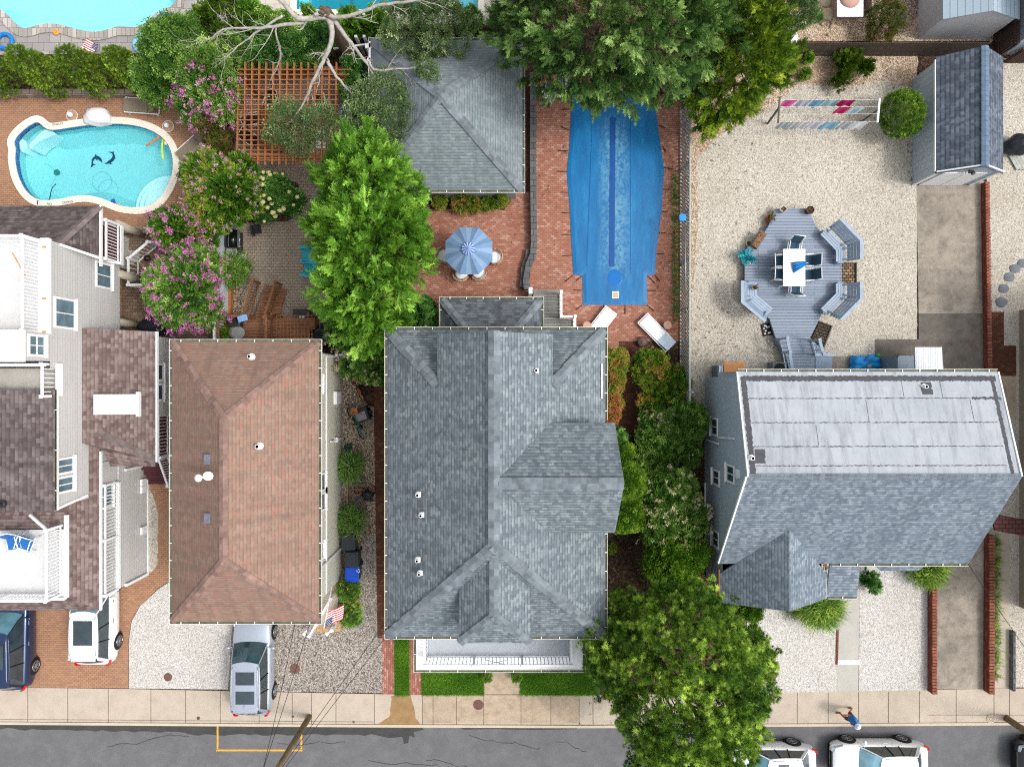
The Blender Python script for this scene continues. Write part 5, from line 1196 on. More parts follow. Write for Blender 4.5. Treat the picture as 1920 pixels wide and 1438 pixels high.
# lower balcony, px 187-225 x 905-1105, wall below it
lz = 2.6; lx = -17.9; ly0, ly1 = -9.35, -4.5
MB().prism([(EX-.2,ly0),(lx,ly0),(lx,ly1),(EX-.2,ly1)], lz-.13, lz).build('balcony_floor', M_white, B1)
railing((lx-.05, ly0), (lx-.05, ly1), B1, lz, 1.0, sp=.15)
MB().prism([(EX-.1,-5.6),(EX+.05,-5.6),(EX+.05,-3.47),(EX-.1,-3.47)], 2.45, 4.1).build('corner_wall', W_left, B1)
mb = MB(); mb.bar((-17.93,-9.4,.02), (-17.93,-4.3,.02), .06, .2).bar((-17.93,-9.36,.1), (-17.93,-9.36,2.0), .12, .12).bar((-17.9,-4.0,.2), (-17.9,-4.0,2.1), .1, .1); mb.build('corner_trim', M_white, B1)
window(B1, (EX+.06, -5.0, 3.45), 0, 1.1, 1.1, 'v', M_glass2)
for (px, py) in ((265, 905), (267, 918), (267, 995)): z = .6; MB().box((-17.9, (719-py)/38*.98, .55), (.12, .35, .4)).build('meter_box', M_white, B1)
# plum side stair between the two houses
t = thing('side_stair', 'plum-coloured side stair with white railings beside the brown roof', 'stairs', (-17, -3.4, 0))
for k in range(6): MB().box((-17.1, -3.55-.25*k, 1.1-.2*k-.1), (1.6, .29, .2)).build('step', M_plum, t)
MB().prism([(-17.95,-3.42),(-16.3,-3.42),(-16.3,-1.47),(-17.95,-1.47)], 1.1, 1.2).build('landing', M_plum, t)
railing((-16.35,-1.5), (-16.35,-3.4), t, 1.2, .95, sp=.15); railing((-16.35,-3.45), (-16.45,-4.9), t, 1.2, .95, zb=.1, sp=.15); railing((-17.95,-1.5), (-16.35,-1.5), t, 1.2, .95, sp=.15)
MB().box((-16.4, -3.42, 2.22), (.5, .14, .14)).build('post_cap', M_white, t)
# roof deck chairs
M_wfr = mk('white_frame', '#e8e8e8', .4, .02, bmp=0); M_bsl = mk('blue_sling', '#2467a8', .8, .1, 10)
def sling_chair(fm, sm, label, cat='chair', name='deck_chair'):
    t = thing(name, label, cat); up = Vector((0, 0, 1))
    for y in (-.28, .28):
        mb = MB(); mb.tube([(.32, y, 0), (.28, y, .42), (.3, y, .62), (-.2, y, .66), (-.26, y, .4), (-.34, y, 0)], .022, 6); mb.tube([(-.2, y, .4), (-.42, y, 1.0)], .02, 6); mb.tube([(.28, y, .42), (-.24, y, .38)], .02, 6); mb.build('frame_side', fm, t, True)
    MB().tube([(-.42, -.28, 1.0), (-.42, .28, 1.0)], .02, 6).build('top_rail', fm, t, True)
    s_ = MB(); s_.box((.03, 0, .41), (.5, .5, .025), rot=Euler((0, -.05, 0))); s_.build('seat', sm, t)
    s_ = MB(); s_.box((-.32, 0, .7), (.03, .5, .58), rot=Euler((0, -.36, 0))); s_.build('backrest', sm, t)
    return t
ch = sling_chair(M_wfr, M_bsl, 'blue sling chair by the railing of the front roof deck'); place(ch, (*P(62, 1013, 5.1)[:2], 5.1), R(250))
dup(ch, (*P(38, 1012, 5.1)[:2], 5.1), R(285), 'blue sling chair on the roof deck nearest the frame edge')
# ------------------------------------------------------------ fences and walls
M_fence = brick('weathered_boards', '#5b5149', '#4c433c', '#1d1916', .13, 9, .012, .9, .5, stain='#3b332d', off=0)
M_fencel = mk('grey_lattice', '#a2a39c', .85, .25, 6)
M_fenced = mk('dark_lattice', '#4d4f4b', .9, .3, 6)
def boardfence(label, a, b, h, mat, name='wooden_fence', bw=.13, posts=2.2, trim=None, cat='fence', gap=.03):
    a = Vector((*a[:2], 0)); b = Vector((*b[:2], 0)); t = thing(name, label, cat, (a+b)/2); d = b-a; L = d.length; rz = math.atan2(d.y, d.x); n = int(L/bw); mb = MB(); rr = random.Random(int(L*10))
    for i in range(n): mb.box(a+d*((i+.5)/n)+Vector((0, 0, h/2)), (bw-gap, .02, h+rr.uniform(-.015, .015)), rz+rr.uniform(-.02, .02))
    mb.build('boards', mat, t); s_ = Vector((-math.sin(rz), math.cos(rz), 0))*.05; mb = MB(); mb.bar(a+s_+Vector((0, 0, .4)), b+s_+Vector((0, 0, .4)), .05, .09).bar(a+s_+Vector((0, 0, h-.3)), b+s_+Vector((0, 0, h-.3)), .05, .09); mb.build('rails', trim or mat, t)
    for i in range(int(L/posts)+1): MB().box(a+d*(i/int(L/posts))+s_*1.4+Vector((0, 0, h/2)), (.09, .09, h), rz).build('post', trim or mat, t)
    return t
M_fw1 = mk('fence_board', '#544a42', .95, .35, 5, bmp=.5); M_fw2 = mk('fence_board_brown', '#4a3833', .95, .35, 5, bmp=.5)
boardfence('weathered grey board fence along the back of the gravel yard', P(1470, 106), P(1822, 106), 1.35, M_fw1)
boardfence('brown board fence stub right of the shingled shed', P(1883, 119), P(1990, 119), 1.3, M_fw2)
boardfence('dark board fence running up between shed and corner house', (23.75, 15.9), (23.75, 24), 1.8, M_fw2)
boardfence('low brown fence behind the pyramid-roofed outbuilding', P(565, 82), P(960, 82), 1.6, M_fw2)
t = thing('vinyl_fence', 'white vinyl privacy fence between the crape myrtle and grill patio', 'fence', (-13.85, 4.5, 0))
x = (432-960)/38
MB().box((x, (719-540)/38, .92), (.05, 230/38, 1.8)).build('panel', brick('vinyl_boards', '#c9d0d6', '#c2cad1', '#a6adb3', .16, 9, .008, .5, .2, stain='#b9c1c8', off=0), t)
MB().box((x, (719-540)/38, 1.86), (.09, 230/38, .07)).build('top_rail', M_white, t)
for y in (7.2, 5.3, 3.2, 1.9): MB().box((x, y, .98), (.13, .13, 1.96)).box((x, y, 1.98), (.17, .17, .04)).build('post', M_white, t)
t = thing('vinyl_fence', 'short white vinyl fence and gate beside the orange bicycle', 'fence', P(662, 668))
MB().bar(P(636,665,1.8), P(690,668,1.8), .07, .06).box(P(663, 668, .9), (1.4, .04, 1.7)).build('panel', M_white, t)
for q in ((640, 667), (655, 668), (690, 669)): MB().box(P(*q, .95), (.13, .13, 1.9)).build('post', M_white, t)
t = thing('vinyl_fence', 'white fence corner left of the pyramid-roofed outbuilding', 'fence', P(680, 100))
MB().bar(P(625, 92, 1.7), P(688, 84, 1.7), .06, .1).bar(P(688, 84, 1.7), P(694, 108, 1.7), .06, .1).build('top_rail', M_white, t)
for q in ((690, 86), (694, 106), (675, 86)): MB().box(P(*q, .9), (.12, .12, 1.8)).build('post', M_white, t)
# lattice fence along the pool patio
t = thing('lattice_fence', 'tall weathered lattice fence beside the covered pool', 'fence', ((1276-960)/38, 6.5, 0))
a, b = P(1276, 150), P(1275, 755)
M_slat = M_fencel
def slatfence(a, b, z0, z1, sp, lean):
    mb = MB(); d = b-a; L = d.length; d.normalize(); k = int(L/sp)
    for i in range(k+1):
        p = a+d*min(L-.02, i*sp); q = a+d*min(L-.02, max(0, i*sp+lean)); mb.bar(p+Vector((0, 0, z0)), q+Vector((0, 0, z1)), .02, .06)
    return mb
slatfence(a, b, .1, 1.75, .17, .75).build('slats', M_slat, t); o_ = Vector((.03, 0, 0)); slatfence(a+o_, b+o_, .1, 1.75, .2, -.7).build('back_slats', M_fenced, t)
mb = MB(); mb.bar(a+Vector((.02, 0, 1.8)), b+Vector((.02, 0, 1.8)), .08, .06).bar(a+Vector((0, 0, .08)), b+Vector((0, 0, .08)), .06, .08); mb.build('rails', M_slat, t)
for i in range(8): MB().box(a+(b-a)*(i/7)+Vector((.02, 0, .9)), (.1, .1, 1.85)).build('post', M_slat, t)
MB().tube([P(1285,425,1.85), P(1286,560,1.7)], .02, 6).build('pole', M_wfr if 0 else M_steel, None, True, label='thin pole of the pool net leaning on the lattice fence', cat='pole')
t = thing('pool_net', 'blue leaf net resting on top of the lattice fence', 'net', P(1279, 408, 1.85)); MB().box(P(1280, 408, 1.92), (.3, .3, .05)).build('net', mk('net_blue', '#2f87c4', .6), t, bevel=.02); MB().torus(P(1280, 408, 1.93), .17, .015, 16, 5).build('rim', M_blue, t)
t = thing('wire_fence', 'low white post fence at the edge of the shrub bed', 'fence', ((1293-960)/38, -1, 0))
for py in (735, 790, 850, 895): MB().box(P(1292, py, .7), (.07, .07, 1.4)).build('post', M_white, t)
MB().bar(P(1292,730,1.3), P(1292,900,1.3), .03, .04).bar(P(1292,730,.5), P(1292,900,.5), .03, .04).build('rail', M_white, t)
# retaining walls
def blockwall(name, label, pts, w_, h, mat, z=0, cat='wall', cap=None):
    mb = MB(); ribbon(mb, PL(pts), -w_/2, w_/2, z, z+h); t = thing(name, label, cat, P(*pts[len(pts)//2])); o = mb.build('wall_body', mat, t)
    if cap: mb = MB(); ribbon(mb, PL(pts), -w_/2-.03, w_/2+.03, z+h, z+h+.06); mb.build('cap', cap, t)
    return t
blockwall('retaining_wall', 'low block wall at the foot of the hedge', [(-60,179),(0,180),(140,179),(295,180)], .3, .4, M_wallblk)
blockwall('retaining_wall', 'grey block wall running between the two brick patios', [(999,145),(999,300),(1000,400),(1001,460),(999,480),(990,502),(986,530),(988,545)], .3, .5, M_greyblk)
blockwall('retaining_wall', 'short grey block wall curving beside the umbrella patio', [(990,470),(988,485),(981,505),(978,540)], .2, .3, M_greyblk)
blockwall('retaining_wall', 'low block edging behind the umbrella house at the terrace', [(232,434),(290,434)], .3, .3, M_wallblk)
def capwall(label, pts, w_, h, n):
    t = thing('brick_wall', label, 'wall', P(*pts[len(pts)//2])); mb = MB(); ribbon(mb, PL(pts), -w_/2, w_/2, 0, h); mb.build('wall_body', M_redblk, t)
    a, b = P(*pts[0], 0), P(*pts[-1], 0); d = b-a; mb = MB(); rz = math.atan2(d.y, d.x); rr = random.Random(n)
    for i in range(n): mb.box(a+d*((i+.5)/n)+Vector((rr.uniform(-.01, .01), 0, h+.04)), (d.length/n*.78, w_+.06, .07), rz+rr.uniform(-.02, .02))
    mb.build('cap', M_capi, t); return t
M_capi = mk('red_cap', '#84503f', .9, .3, 5, bmp=.4); capmat(M_capi)
capwall('thin red brick wall right of the rear driveway', [(1841,345),(1846,700)], .14, .35, 60)
capwall('red brick wall left of the front driveway', [(1742,1095),(1742,1294)], .18, .4, 34)
capwall('longer red brick wall right of the front driveway', [(1848,1000),(1848,1294)], .2, .4, 50)
t = blockwall('retaining_wall', 'grey timber edging beside the far right path', [(1894,1180),(1894,1291)], .12, .3, M_greyblk)
blockwall('kerb_edging', 'thin red edging beside the grey front path', [(1570,1180),(1568,1245)], .08, .08, M_redblk, cat='edging')
MB().box(P(1591, 1241, .03), (41/38, .2, .03)).build('white_step_edge', M_white, None, label='white painted strip across the grey front path', cat='step')
# ------------------------------------------------------------ pergola
M_ced = mk('cedar', '#a0663f', .75, .2, 5); M_cedd = mk('cedar_dark', '#7a5236', .8, .25, 5); M_teak = boards('teak_boards', '#a56f42', '#8f5c35', .09)
z = 2.55; t = thing('pergola', 'orange cedar pergola with an open grid top', 'pergola', P(545, 225))
for i in range(15):
    px = 447+13.15*i; y0 = 118 if i else 160; y1 = 310
    if px > 632: break
    MB().bar(P(px, y0, z), P(px-2, y1, z), .05, .14).build('rafter', M_ced, t)
for i in range(19):
    py = 131+9.45*i; x0, x1 = (444 if i > 3 else 452), (634 if i > 2 else 645)
    if i in (0, 1, 17, 18): x0, x1 = (446 if i < 2 else 428), (655 if i < 2 else 610)
    MB().bar(P(x0, py, z+.09), P(x1, py, z+.09), .035, .05).build('slat', M_ced, t)
for py in (133, 142, 290, 298): MB().bar(P(446, py, z-.16), P(640, py, z-.16), .05, .2).build('beam', M_ced, t)
for q in ((452, 140), (640, 140), (452, 295), (632, 295)): a = P(q[0], q[1], z); MB().box((a.x, a.y, z/2), (.15, .15, z)).build('post', M_cedd, t)
tb = thing('patio_table', 'long teak table beneath the pergola grid', 'table', P(506, 242)); 
MB().box(P(508, 243, .73), (.95, 2.1, .04)).build('tabletop', M_teak, tb)
for sx, sy in ((-.4,-.95),(.4,-.95),(-.4,.95),(.4,.95)): MB().box(P(508,243,.35)+Vector((sx,sy,0)), (.08,.08,.7)).build('leg', M_teak, tb)
M_wsl = mk('white_sling', '#d5d8dc', .7, .06, 10)
lt = {'a': sling_chair(M_wfr, mk('black_sling', '#26282c', .8, .15, 10), 'white-framed dark chair at the right end under the pergola')}; place(lt['a'], P(604, 196), R(100))
dup(lt['a'], P(515, 198), R(250), 'dark chair above the teak table under the pergola'); dup(lt['a'], P(481, 232), R(10), 'dark chair left of the teak table under the pergola'); dup(lt['a'], P(478, 268), R(-30), 'dark chair at the lower left of the teak table'); dup(lt['a'], P(546, 245), R(180), 'dark chair right of the teak table under branches')
t = thing('side_table', 'small glass-topped table right of the pergola', 'table', P(650, 210)); MB().box(P(648, 208, .6), (.7, .6, .03)).build('tabletop', M_glass2, t, bevel=.01)
for sx, sy in ((-.3,-.25),(.3,-.25),(-.3,.25),(.3,.25)): MB().box(P(648,208,.3)+Vector((sx,sy,0)), (.04,.04,.58)).build('leg', M_wfr, t)
t = thing('cooler', 'white cooler box under the lower right of the pergola', 'cooler', P(600, 262)); MB().box(P(600,262,.2), (.5,.8,.36)).build('box', M_white, t, bevel=.03); MB().box(P(600,262,.41), (.54,.84,.06)).build('lid', M_white, t, bevel=.02)
# ------------------------------------------------------------ grill patio: grill, cedar stair, trellis
def boxpart(t, c, d, name, m, rz=0, bevel=.01): return MB().box(c, d, rz).build(name, m, t, bevel=bevel)
t = thing('gas_grill', 'black gas grill with steel side shelf beside the white fence', 'grill', P(448, 455))
g0 = P(447, 455); up = Vector((0, 0, 1))
boxpart(t, g0+up*.4, (.5, .9, .7), 'cart', M_dark); mb = MB(); 
for i in range(9):
    a = PI*i/8; mb.v.append(g0+Vector((math.cos(a)*.3, -.42, .85+math.sin(a)*.22)))
for i in range(9):
    a = PI*i/8; mb.v.append(g0+Vector((math.cos(a)*.3, .42, .85+math.sin(a)*.22)))
for i in range(8): mb.f.append((i, i+1, i+10, i+9)); mb.m.append(0)
mb.f.append(tuple(range(9))[::-1]); mb.m.append(0); mb.f.append(tuple(range(9, 18))); mb.m.append(0); mb.build('lid', mk('grill_black', '#111214', .2, .1), t, True)
boxpart(t, g0+Vector((-.02, -.62, .82)), (.5, .36, .05), 'side_shelf', M_steel); boxpart(t, g0+Vector((-.02, .62, .82)), (.5, .36, .05), 'side_shelf', M_steel); boxpart(t, g0+Vector((.33, 0, .8)), (.1, .8, .12), 'control_panel', M_steel)
MB().tube([g0+Vector((.4, -.36, .9)), g0+Vector((.4, .36, .9))], .018, 6).build('handle', M_steel, t, True); MB().bar(g0+Vector((-.05, -.42, 1.07)), g0+Vector((-.05, .42, 1.07)), .02, .02).build('lid_trim', M_steel, t)
for sy in (-.35, 0, .35): MB().lathe(g0+Vector((.4, sy, .78)), [(.03, 0), (.03, .03)], 8).build('knob', M_steel, t)
MB().lathe(P(458, 484), [(.14, 0), (.16, .1), (.16, .4), (.1, .5), (.03, .52)], 16).build('propane_tank', M_white, None, True, label='white propane tank at the corner of the grill', cat='gas tank')
t = thing('folding_chair', 'small dark folding chair by the hydrangea edge', 'chair', P(482, 430)); boxpart(t, P(480,430,.4), (.5,.45,.04), 'seat', M_dark, .2); boxpart(t, P(474,434,.6), (.05,.45,.4), 'backrest', M_dark, .2)
for q in ((472,424),(488,424),(472,438),(490,438)): MB().tube([P(*q, 0), P(*q, .4)], .015, 5).build('leg', M_dark, t)
# teal adirondack chairs partly under the tree
M_teal = mk('teal_paint', '#18a3b4', .5, .1, 6)
def adirondack(m, label):
    t = thing('adirondack_chair', label, 'chair'); mb = MB()
    for k in range(5): mb.box((-.02, -.22+.11*k, .36), (.55, .095, .02), rot=Euler((0, .18, 0)))
    mb.build('seat', m, t); mb = MB()
    for k in range(5): mb.box((-.42, -.24+.12*k, .68), (.02, .1, .8-abs(k-2)*.06), rot=Euler((0, -.42, 0)))
    mb.build('backrest', m, t)
    for s_ in (-1, 1): MB().box((-.02, .33*s_, .56), (.7, .13, .025)).build('armrest', m, t); MB().box((.24, .3*s_, .28), (.09, .03, .55)).build('leg', m, t); MB().box((-.3, .3*s_, .26), (.09, .03, .52)).build('leg', m, t)
    return t
ad = adirondack(M_teal, 'teal adirondack chair half hidden by the conifer'); place(ad, P(580, 480), R(185))
dup(ad, P(583, 508), R(170), 'teal adirondack chair just below the other teal one'); 
# cedar deck with stair
t = thing('cedar_deck', 'stained cedar deck and stair behind the brown roof', 'deck', P(500, 610))
M_deckb = boards('stained_deck', '#8a6650', '#7a5236', .14, gap='#2a1509')
MB().prism(PL([(424,596),(590,596),(590,680),(424,680)], .8), .7, .8).build('deck_floor', M_deckb, t)
MB().prism(PL([(424,596),(590,596),(590,680),(424,680)], .8), 0, .7, top=False).build('deck_skirt', M_cedd, t)
a, b = P(493, 598, .8), P(520, 530, 0)
for k in range(7):
    f = k/7; c = Vector(((1-f)*P(500, 594, .8).x+f*P(517, 535, .1).x, (1-f)*P(500, 594, .8).y+f*P(517, 535, .1).y, .72-.1*k)); MB().box(c, (1.1, .3, .05), R(-12)).build('tread', M_deckb, t)
def woodrail(t, a, b, h=.9, m=M_cedd, w_=.11, sp=.14): return railing(a, b, t, a.z, h, m, sp=sp, zb=b.z, top=w_)
woodrail(t, P(470,596,.8), P(487,531,.1)); woodrail(t, P(511,640,.8), P(512,596,.8)); woodrail(t, P(508,598,.8), P(528,534,.1)); woodrail(t, P(424,596,.8), P(478,596,.8)); woodrail(t, P(424,596,.8), P(424,640,.8))
MB().box(P(455, 597, 1.78), (.45, .28, .05), .3).build('cloth', mk('blue_cloth', '#7ea3d6', .9), None, label='light blue towel hung over the cedar railing', cat='towel')
t = thing('trellis', 'flat brown lattice top covering a bin nook by the cedar deck', 'trellis', P(550, 615))
x0, y0, x1, y1 = 519, 592, 586, 650
for i in range(11): MB().bar(P(x0+6.6*i, y0, 1.5), P(x0+6.6*i, y1, 1.5), .035, .03).build('slat', M_cedd, t)
for i in range(9): MB().bar(P(x0, y0+7*i, 1.54), P(x1, y0+7*i, 1.54), .035, .03).build('cross_slat', M_cedd, t)
for q in ((x0, y0), (x1, y0)): MB().box(P(*q, .75), (.1, .1, 1.5)).build('post', M_cedd, t)
boxpart(thing('storage_box', 'black storage box behind the brown lattice top', 'box', P(568, 592)), P(568, 590, .5), (.8, .5, .5), 'box_body', M_dark)
t = thing('planter_bed', 'orange timber raised bed edge along the white fence', 'planter', P(428, 560)); MB().bar(P(432,520,.2), P(430,595,.2), .22, .3).build('edge_board', M_ced, t); MB().bar(P(424,594,.25), P(458,594,.25), .1, .3).build('end_board', M_ced, t)
t = thing('bin', 'round pale lidded bin on the cedar deck', 'bin', P(447, 622)); MB().lathe(P(447, 624, .8), [(.28, 0), (.3, .4), (.3, .44)], 20).build('tub', mk('bin_tan', '#9a8f83', .6), t, True); MB().lathe(P(447, 624, 1.25), [(.31, 0), (.31, .03), (.02, .06)], 20).build('lid', mk('lid_grey', '#8a8b8c', .5), t)
boxpart(thing('cushion_box', 'dark padded chair on the cedar deck', 'chair', P(440, 605)), P(442, 604, 1.1), (.6, .5, .5), 'seat', M_dark, 0, .08)
def acunit(label, p, s_=.75, h=.8, m=None, rz=0):
    t = thing('air_conditioner', label, 'air conditioner', p); m = m or mk('ac_grey_%d' % int(p.x*10), '#6a6e72', .6, .15); boxpart(t, p+up*h/2, (s_, s_, h), 'housing', m, rz, .03)
    mb = MB(); 
    for k in range(5): mb.torus(p+up*(h+.02), .08+.05*k, .008, 24, 4)
    for k in range(6): mb.bar(p+up*(h+.02), p+Vector((math.cos(k*PI/3)*.32, math.sin(k*PI/3)*.32, h+.02)), .012, .012)
    mb.build('fan_guard', M_dark, t); MB().lathe(p+up*(h+.003), [(.3, 0), (.3, .004), (.01, .005)], 20).build('fan_opening', M_black, t); return t
acunit('dark air conditioner above the brown roof corner', P(604, 634), .8, .8, M_dark)
acunit('dark air conditioner half under the white-flowered shrub', P(618, 618), .6, .6, M_dark)
acunit('grey air conditioner under the grey deck railing', P(1452, 693), .7, .7); 
t = thing('folding_stool', 'small steel garden cart under the deck edge', 'cart', P(568, 596)); boxpart(t, P(566, 596, .75), (.25, .25, .04), 'top', M_steel); boxpart(t, P(566, 596, .4), (.2, .2, .7), 'body', M_dark)
# white railing enclosure under the crape myrtle and grill cover
t = thing('railing_enclosure', 'white railed pen beside the pink crape myrtle', 'railing', P(300, 490))
for a, b in (((262,540),(262,492)), ((262,492),(298,462)), ((298,462),(330,462)), ((262,540),(312,540))): railing(P(*a), P(*b), t, .05, .95, M_white, sp=.2, top=.12)
t = thing('garden_cart', 'white wheeled frame rack inside the railed pen', 'rack', P(298, 490)); mb = MB()
for a, b in (((280,500),(280,515)), ((280,500),(300,500)), ((300,500),(306,485)), ((306,485),(318,485)), ((318,480),(318,490))): mb.tube([P(*a,.6), P(*b,.6)], .025, 6)
mb.build('frame', M_white, t)
for q in ((276, 484), (268, 514), (318, 474)): MB().torus(P(*q, .3), .12, .05, 14, 6).build('wheel', M_black, t, True)
M_tarp = mk('black_tarp', '#23272d', .55, .3, 4, bmp=.8)
MB().blob(P(300, 610, .45), (1.0, .45, .5), 8, .07).build('covered_grill', M_tarp, None, True, label='black tarp-covered grill between the fence and grey wall', cat='covered grill')
MB().blob(P(936, 40, .5), (.45, .55, .6), 3, .1).build('covered_grill', M_tarp, None, True, label='black covered grill at the top beside the fir', cat='covered grill')
MB().blob(P(1908, 272, .5), (.6, .5, .6), 9, .08).build('covered_grill', M_tarp, None, True, label='black covered grill right of the shingled shed', cat='covered grill')
t = thing('pallet', 'grey slatted pallet at the right edge below the covered grill', 'pallet', P(1915, 305)); mb = MB()
for k in range(5): mb.box(P(1915, 305, .1)+Vector((.17*k-.35, .0, 0)), (.14, .8, .03), .5)
mb.build('boards', M_fencel, t); MB().box(P(1915,305,.04), (.8,.1,.08), .5).build('runner', M_fenced, t)
# ------------------------------------------------------------ umbrella table
def umbrella_set():
    t = thing('patio_umbrella', 'blue octagonal patio umbrella over the round table', 'umbrella', P(876, 478)); c = P(879, 470, 2.3); c0 = P(877, 477)
    M_umb = mk('umbrella_blue', '#6a86a8', .7, .1, 3); M_umb2 = mk('umbrella_light', '#7e9ab8', .7, .08, 3)
    mb = MB(); r = 1.17; zc = 2.75; seg = 8
    for k in range(seg):
        a0 = R(22.5)+2*PI*k/seg; a1 = R(22.5)+2*PI*(k+1)/seg
        for j in range(6):
            u0, u1 = j/6, (j+1)/6; q0, q1 = a0+(a1-a0)*u0, a0+(a1-a0)*u1
            def pt(u, rr, dz=0):
                A = Vector((math.cos(a0), math.sin(a0), 0)); B = Vector((math.cos(a1), math.sin(a1), 0)); v = A*(1-u)+B*u; sag = .1*4*u*(1-u)*rr/r
                return Vector((c.x, c.y, 0))+v*rr+Vector((0, 0, zc-.5*(rr/r)**1.15-sag*.6+dz))
            mi = 1 if j in (2, 3) else 0
            for ra, rb in ((.0, .4), (.4, .8), (.8, r)): 
                f = [pt(u0, ra), pt(u0, rb), pt(u1, rb), pt(u1, ra)] if ra > 0 else [pt(u0, 0), pt(u0, rb), pt(u1, rb)]
                mb.poly(f, mi)
    mb.build('canopy', [M_umb, M_umb2], t, False)
    mb = MB()
    for k in range(24):
        a0, a1 = 2*PI*k/24, 2*PI*(k+1)/24; mb.poly([(c.x, c.y, zc+.1), (c.x+.3*math.cos(a0), c.y+.3*math.sin(a0), zc-.03+(.02 if k % 2 else 0)), (c.x+.3*math.cos(a1), c.y+.3*math.sin(a1), zc-.03+(0 if k % 2 else .02))], k % 2)
    mb.build('top_vent', [mk('vent_pale', '#9fb4dc', .7), mk('vent_dark', '#44629f', .7)], t)
    MB().tube([c0, (c.x, c.y, zc+.14)], .025, 8).build('pole', M_steel, t, True)
    for k in range(8):
        a = R(22.5)+2*PI*k/8; MB().bar((c.x, c.y, zc-.03), (c.x+math.cos(a)*r*.98, c.y+math.sin(a)*r*.98, zc-.52), .02, .02).build('rib', M_steel, t)
    tb = thing('patio_table', 'round table mostly hidden below the blue umbrella', 'table', c0); MB().lathe(c0, [(.55, .7), (.56, .73), (.01, .735)], 28).build('tabletop', M_teak, tb); MB().lathe(c0, [(.3, 0), (.3, .05), (.05, .06), (.04, .7)], 16).build('pedestal', M_dark, tb)
umbrella_set()
M_wick = mk('wicker_tan', '#b09a83', .8, .25, 30); M_cush = mk('white_cushion', '#dcdde0', .9, .04, 3)
def wicker(label):
    t = thing('wicker_chair', label, 'chair'); MB().lathe((0, 0, 0), [(.3, .05), (.33, .4), (.3, .42)], 20).build('seat_base', M_wick, t, True)
    MB().lathe((.03, 0, .43), [(.28, 0), (.29, .05), (.24, .09), (.01, .1)], 20).build('cushion', M_cush, t, True)
    mb = MB()
    for k in range(-6, 7):
        a = PI+k*.22; mb.tube([(math.cos(a)*.32, math.sin(a)*.32, .4), (math.cos(a)*.38, math.sin(a)*.38, .86-.2*abs(k)/6)], .012, 4)
    mb.tube([(math.cos(PI+k*.22)*.39, math.sin(PI+k*.22)*.39, .87-.2*abs(k)/6) for k in range(-6, 7)], .03, 6); mb.build('backrest', M_wick, t, True)
    for k in range(4): a = R(45+90*k); MB().tube([(math.cos(a)*.28, math.sin(a)*.28, .1), (math.cos(a)*.3, math.sin(a)*.3, 0)], .02, 5).build('leg', M_wick, t)
    return t
wc = wicker('wicker chair showing left of the blue umbrella'); place(wc, P(833, 483), 0)
dup(wc, P(928, 486), PI, 'wicker chair with white cushion right of the blue umbrella'); dup(wc, P(866, 517), R(80), 'wicker chair below the blue umbrella, left one'); dup(wc, P(898, 515), R(110), 'wicker chair below the blue umbrella, right one')
# ------------------------------------------------------------ cushioned armchairs and chaises by the covered pool
M_rat = mk('weathered_teak', '#9a7f66', .8, .2, 8); M_seat = mk('pale_cushion', '#c5ccd3', .9, .04, 3)
m, t_, n, l, p = nm('floral_pillow'); v = n.new('ShaderNodeTexVoronoi'); v.inputs['Scale'].default_value = 14; l.new(n.new('ShaderNodeTexCoord').outputs['Object'], v.inputs['Vector'])
l.new(ramp(t_, v.outputs['Distance'], [(0, C('#3c4f9c')), (.42, C('#7f8cc4')), (.5, C('#e6e6ea')), (1, C('#f0f0f0'))]), p.inputs['Base Color']); M_flo = m
def armchair(label):
    t = thing('armchair', label, 'armchair'); boxpart(t, (.05, 0, .38), (.62, .58, .16), 'cushion', M_seat, 0, .04); boxpart(t, (.03, 0, .26), (.75, .68, .08), 'seat_frame', M_rat)
    for s_ in (-1, 1): 
        boxpart(t, (.0, .36*s_, .58), (.78, .06, .05), 'armrest', M_rat)
        for x in (.34, -.3): boxpart(t, (x, .36*s_, .29), (.06, .06, .58), 'leg', M_rat)
    MB().box((-.38, 0, .62), (.06, .68, .55), rot=Euler((0, -.25, 0))).build('backrest', M_rat, t)
    o = MB().box((-.24, 0, .6), (.14, .46, .42), rot=Euler((0, -.45, 0))).build('pillow', M_flo, t, bevel=.06)
    return t
ac = armchair('teak armchair with floral pillow nearest the block wall'); place(ac, P(1028, 184), R(-35))
dup(ac, P(1056, 165), R(-48), 'teak armchair with floral pillow half under the fir')
def chaise(m1, m2, fm, label, L=1.95, W=.68, back=.7, tilt=.35):
    t = thing('sun_lounger', label, 'lounger'); boxpart(t, (-.3, 0, .3), (L-back, W-.08, .05), 'seat', m1, 0, .015)
    MB().box((L/2-.3-.02, 0, .3+math.sin(tilt)*back/2), (back, W-.08, .05), rot=Euler((0, -tilt, 0))).build('backrest', m2, t, bevel=.015)
    mb = MB(); mb.bar((-L/2+.0, -W/2, .26), (L/2, -W/2, .26), .04, .05).bar((-L/2, W/2, .26), (L/2, W/2, .26), .04, .05).bar((-L/2, -W/2, .26), (-L/2, W/2, .26), .04, .05).bar((L/2, -W/2, .26), (L/2, W/2, .26), .04, .05); mb.build('frame', fm, t)
    for x in (-L/2+.15, L/2-.15):
        for s_ in (-1, 1): MB().box((x, s_*(W/2-.02), .13), (.05, .05, .26)).build('leg', fm, t)
    return t
M_lw = mk('lounger_white', '#e6e9ec', .6, .03, 3); M_lb = mk('lounger_pale_blue', '#b9c9da', .7, .05, 6)
l1 = chaise(M_lw, M_lb, M_wfr, 'white chaise lounger with pale blue head end by the fence'); place(l1, P(1229, 624), R(-46))
l2 = dup(l1, P(1122, 612), R(232), 'white chaise lounger partly hidden by the grey roof edge')
M_tan = mk('tan_table', '#b8917f', .7, .08, 5)
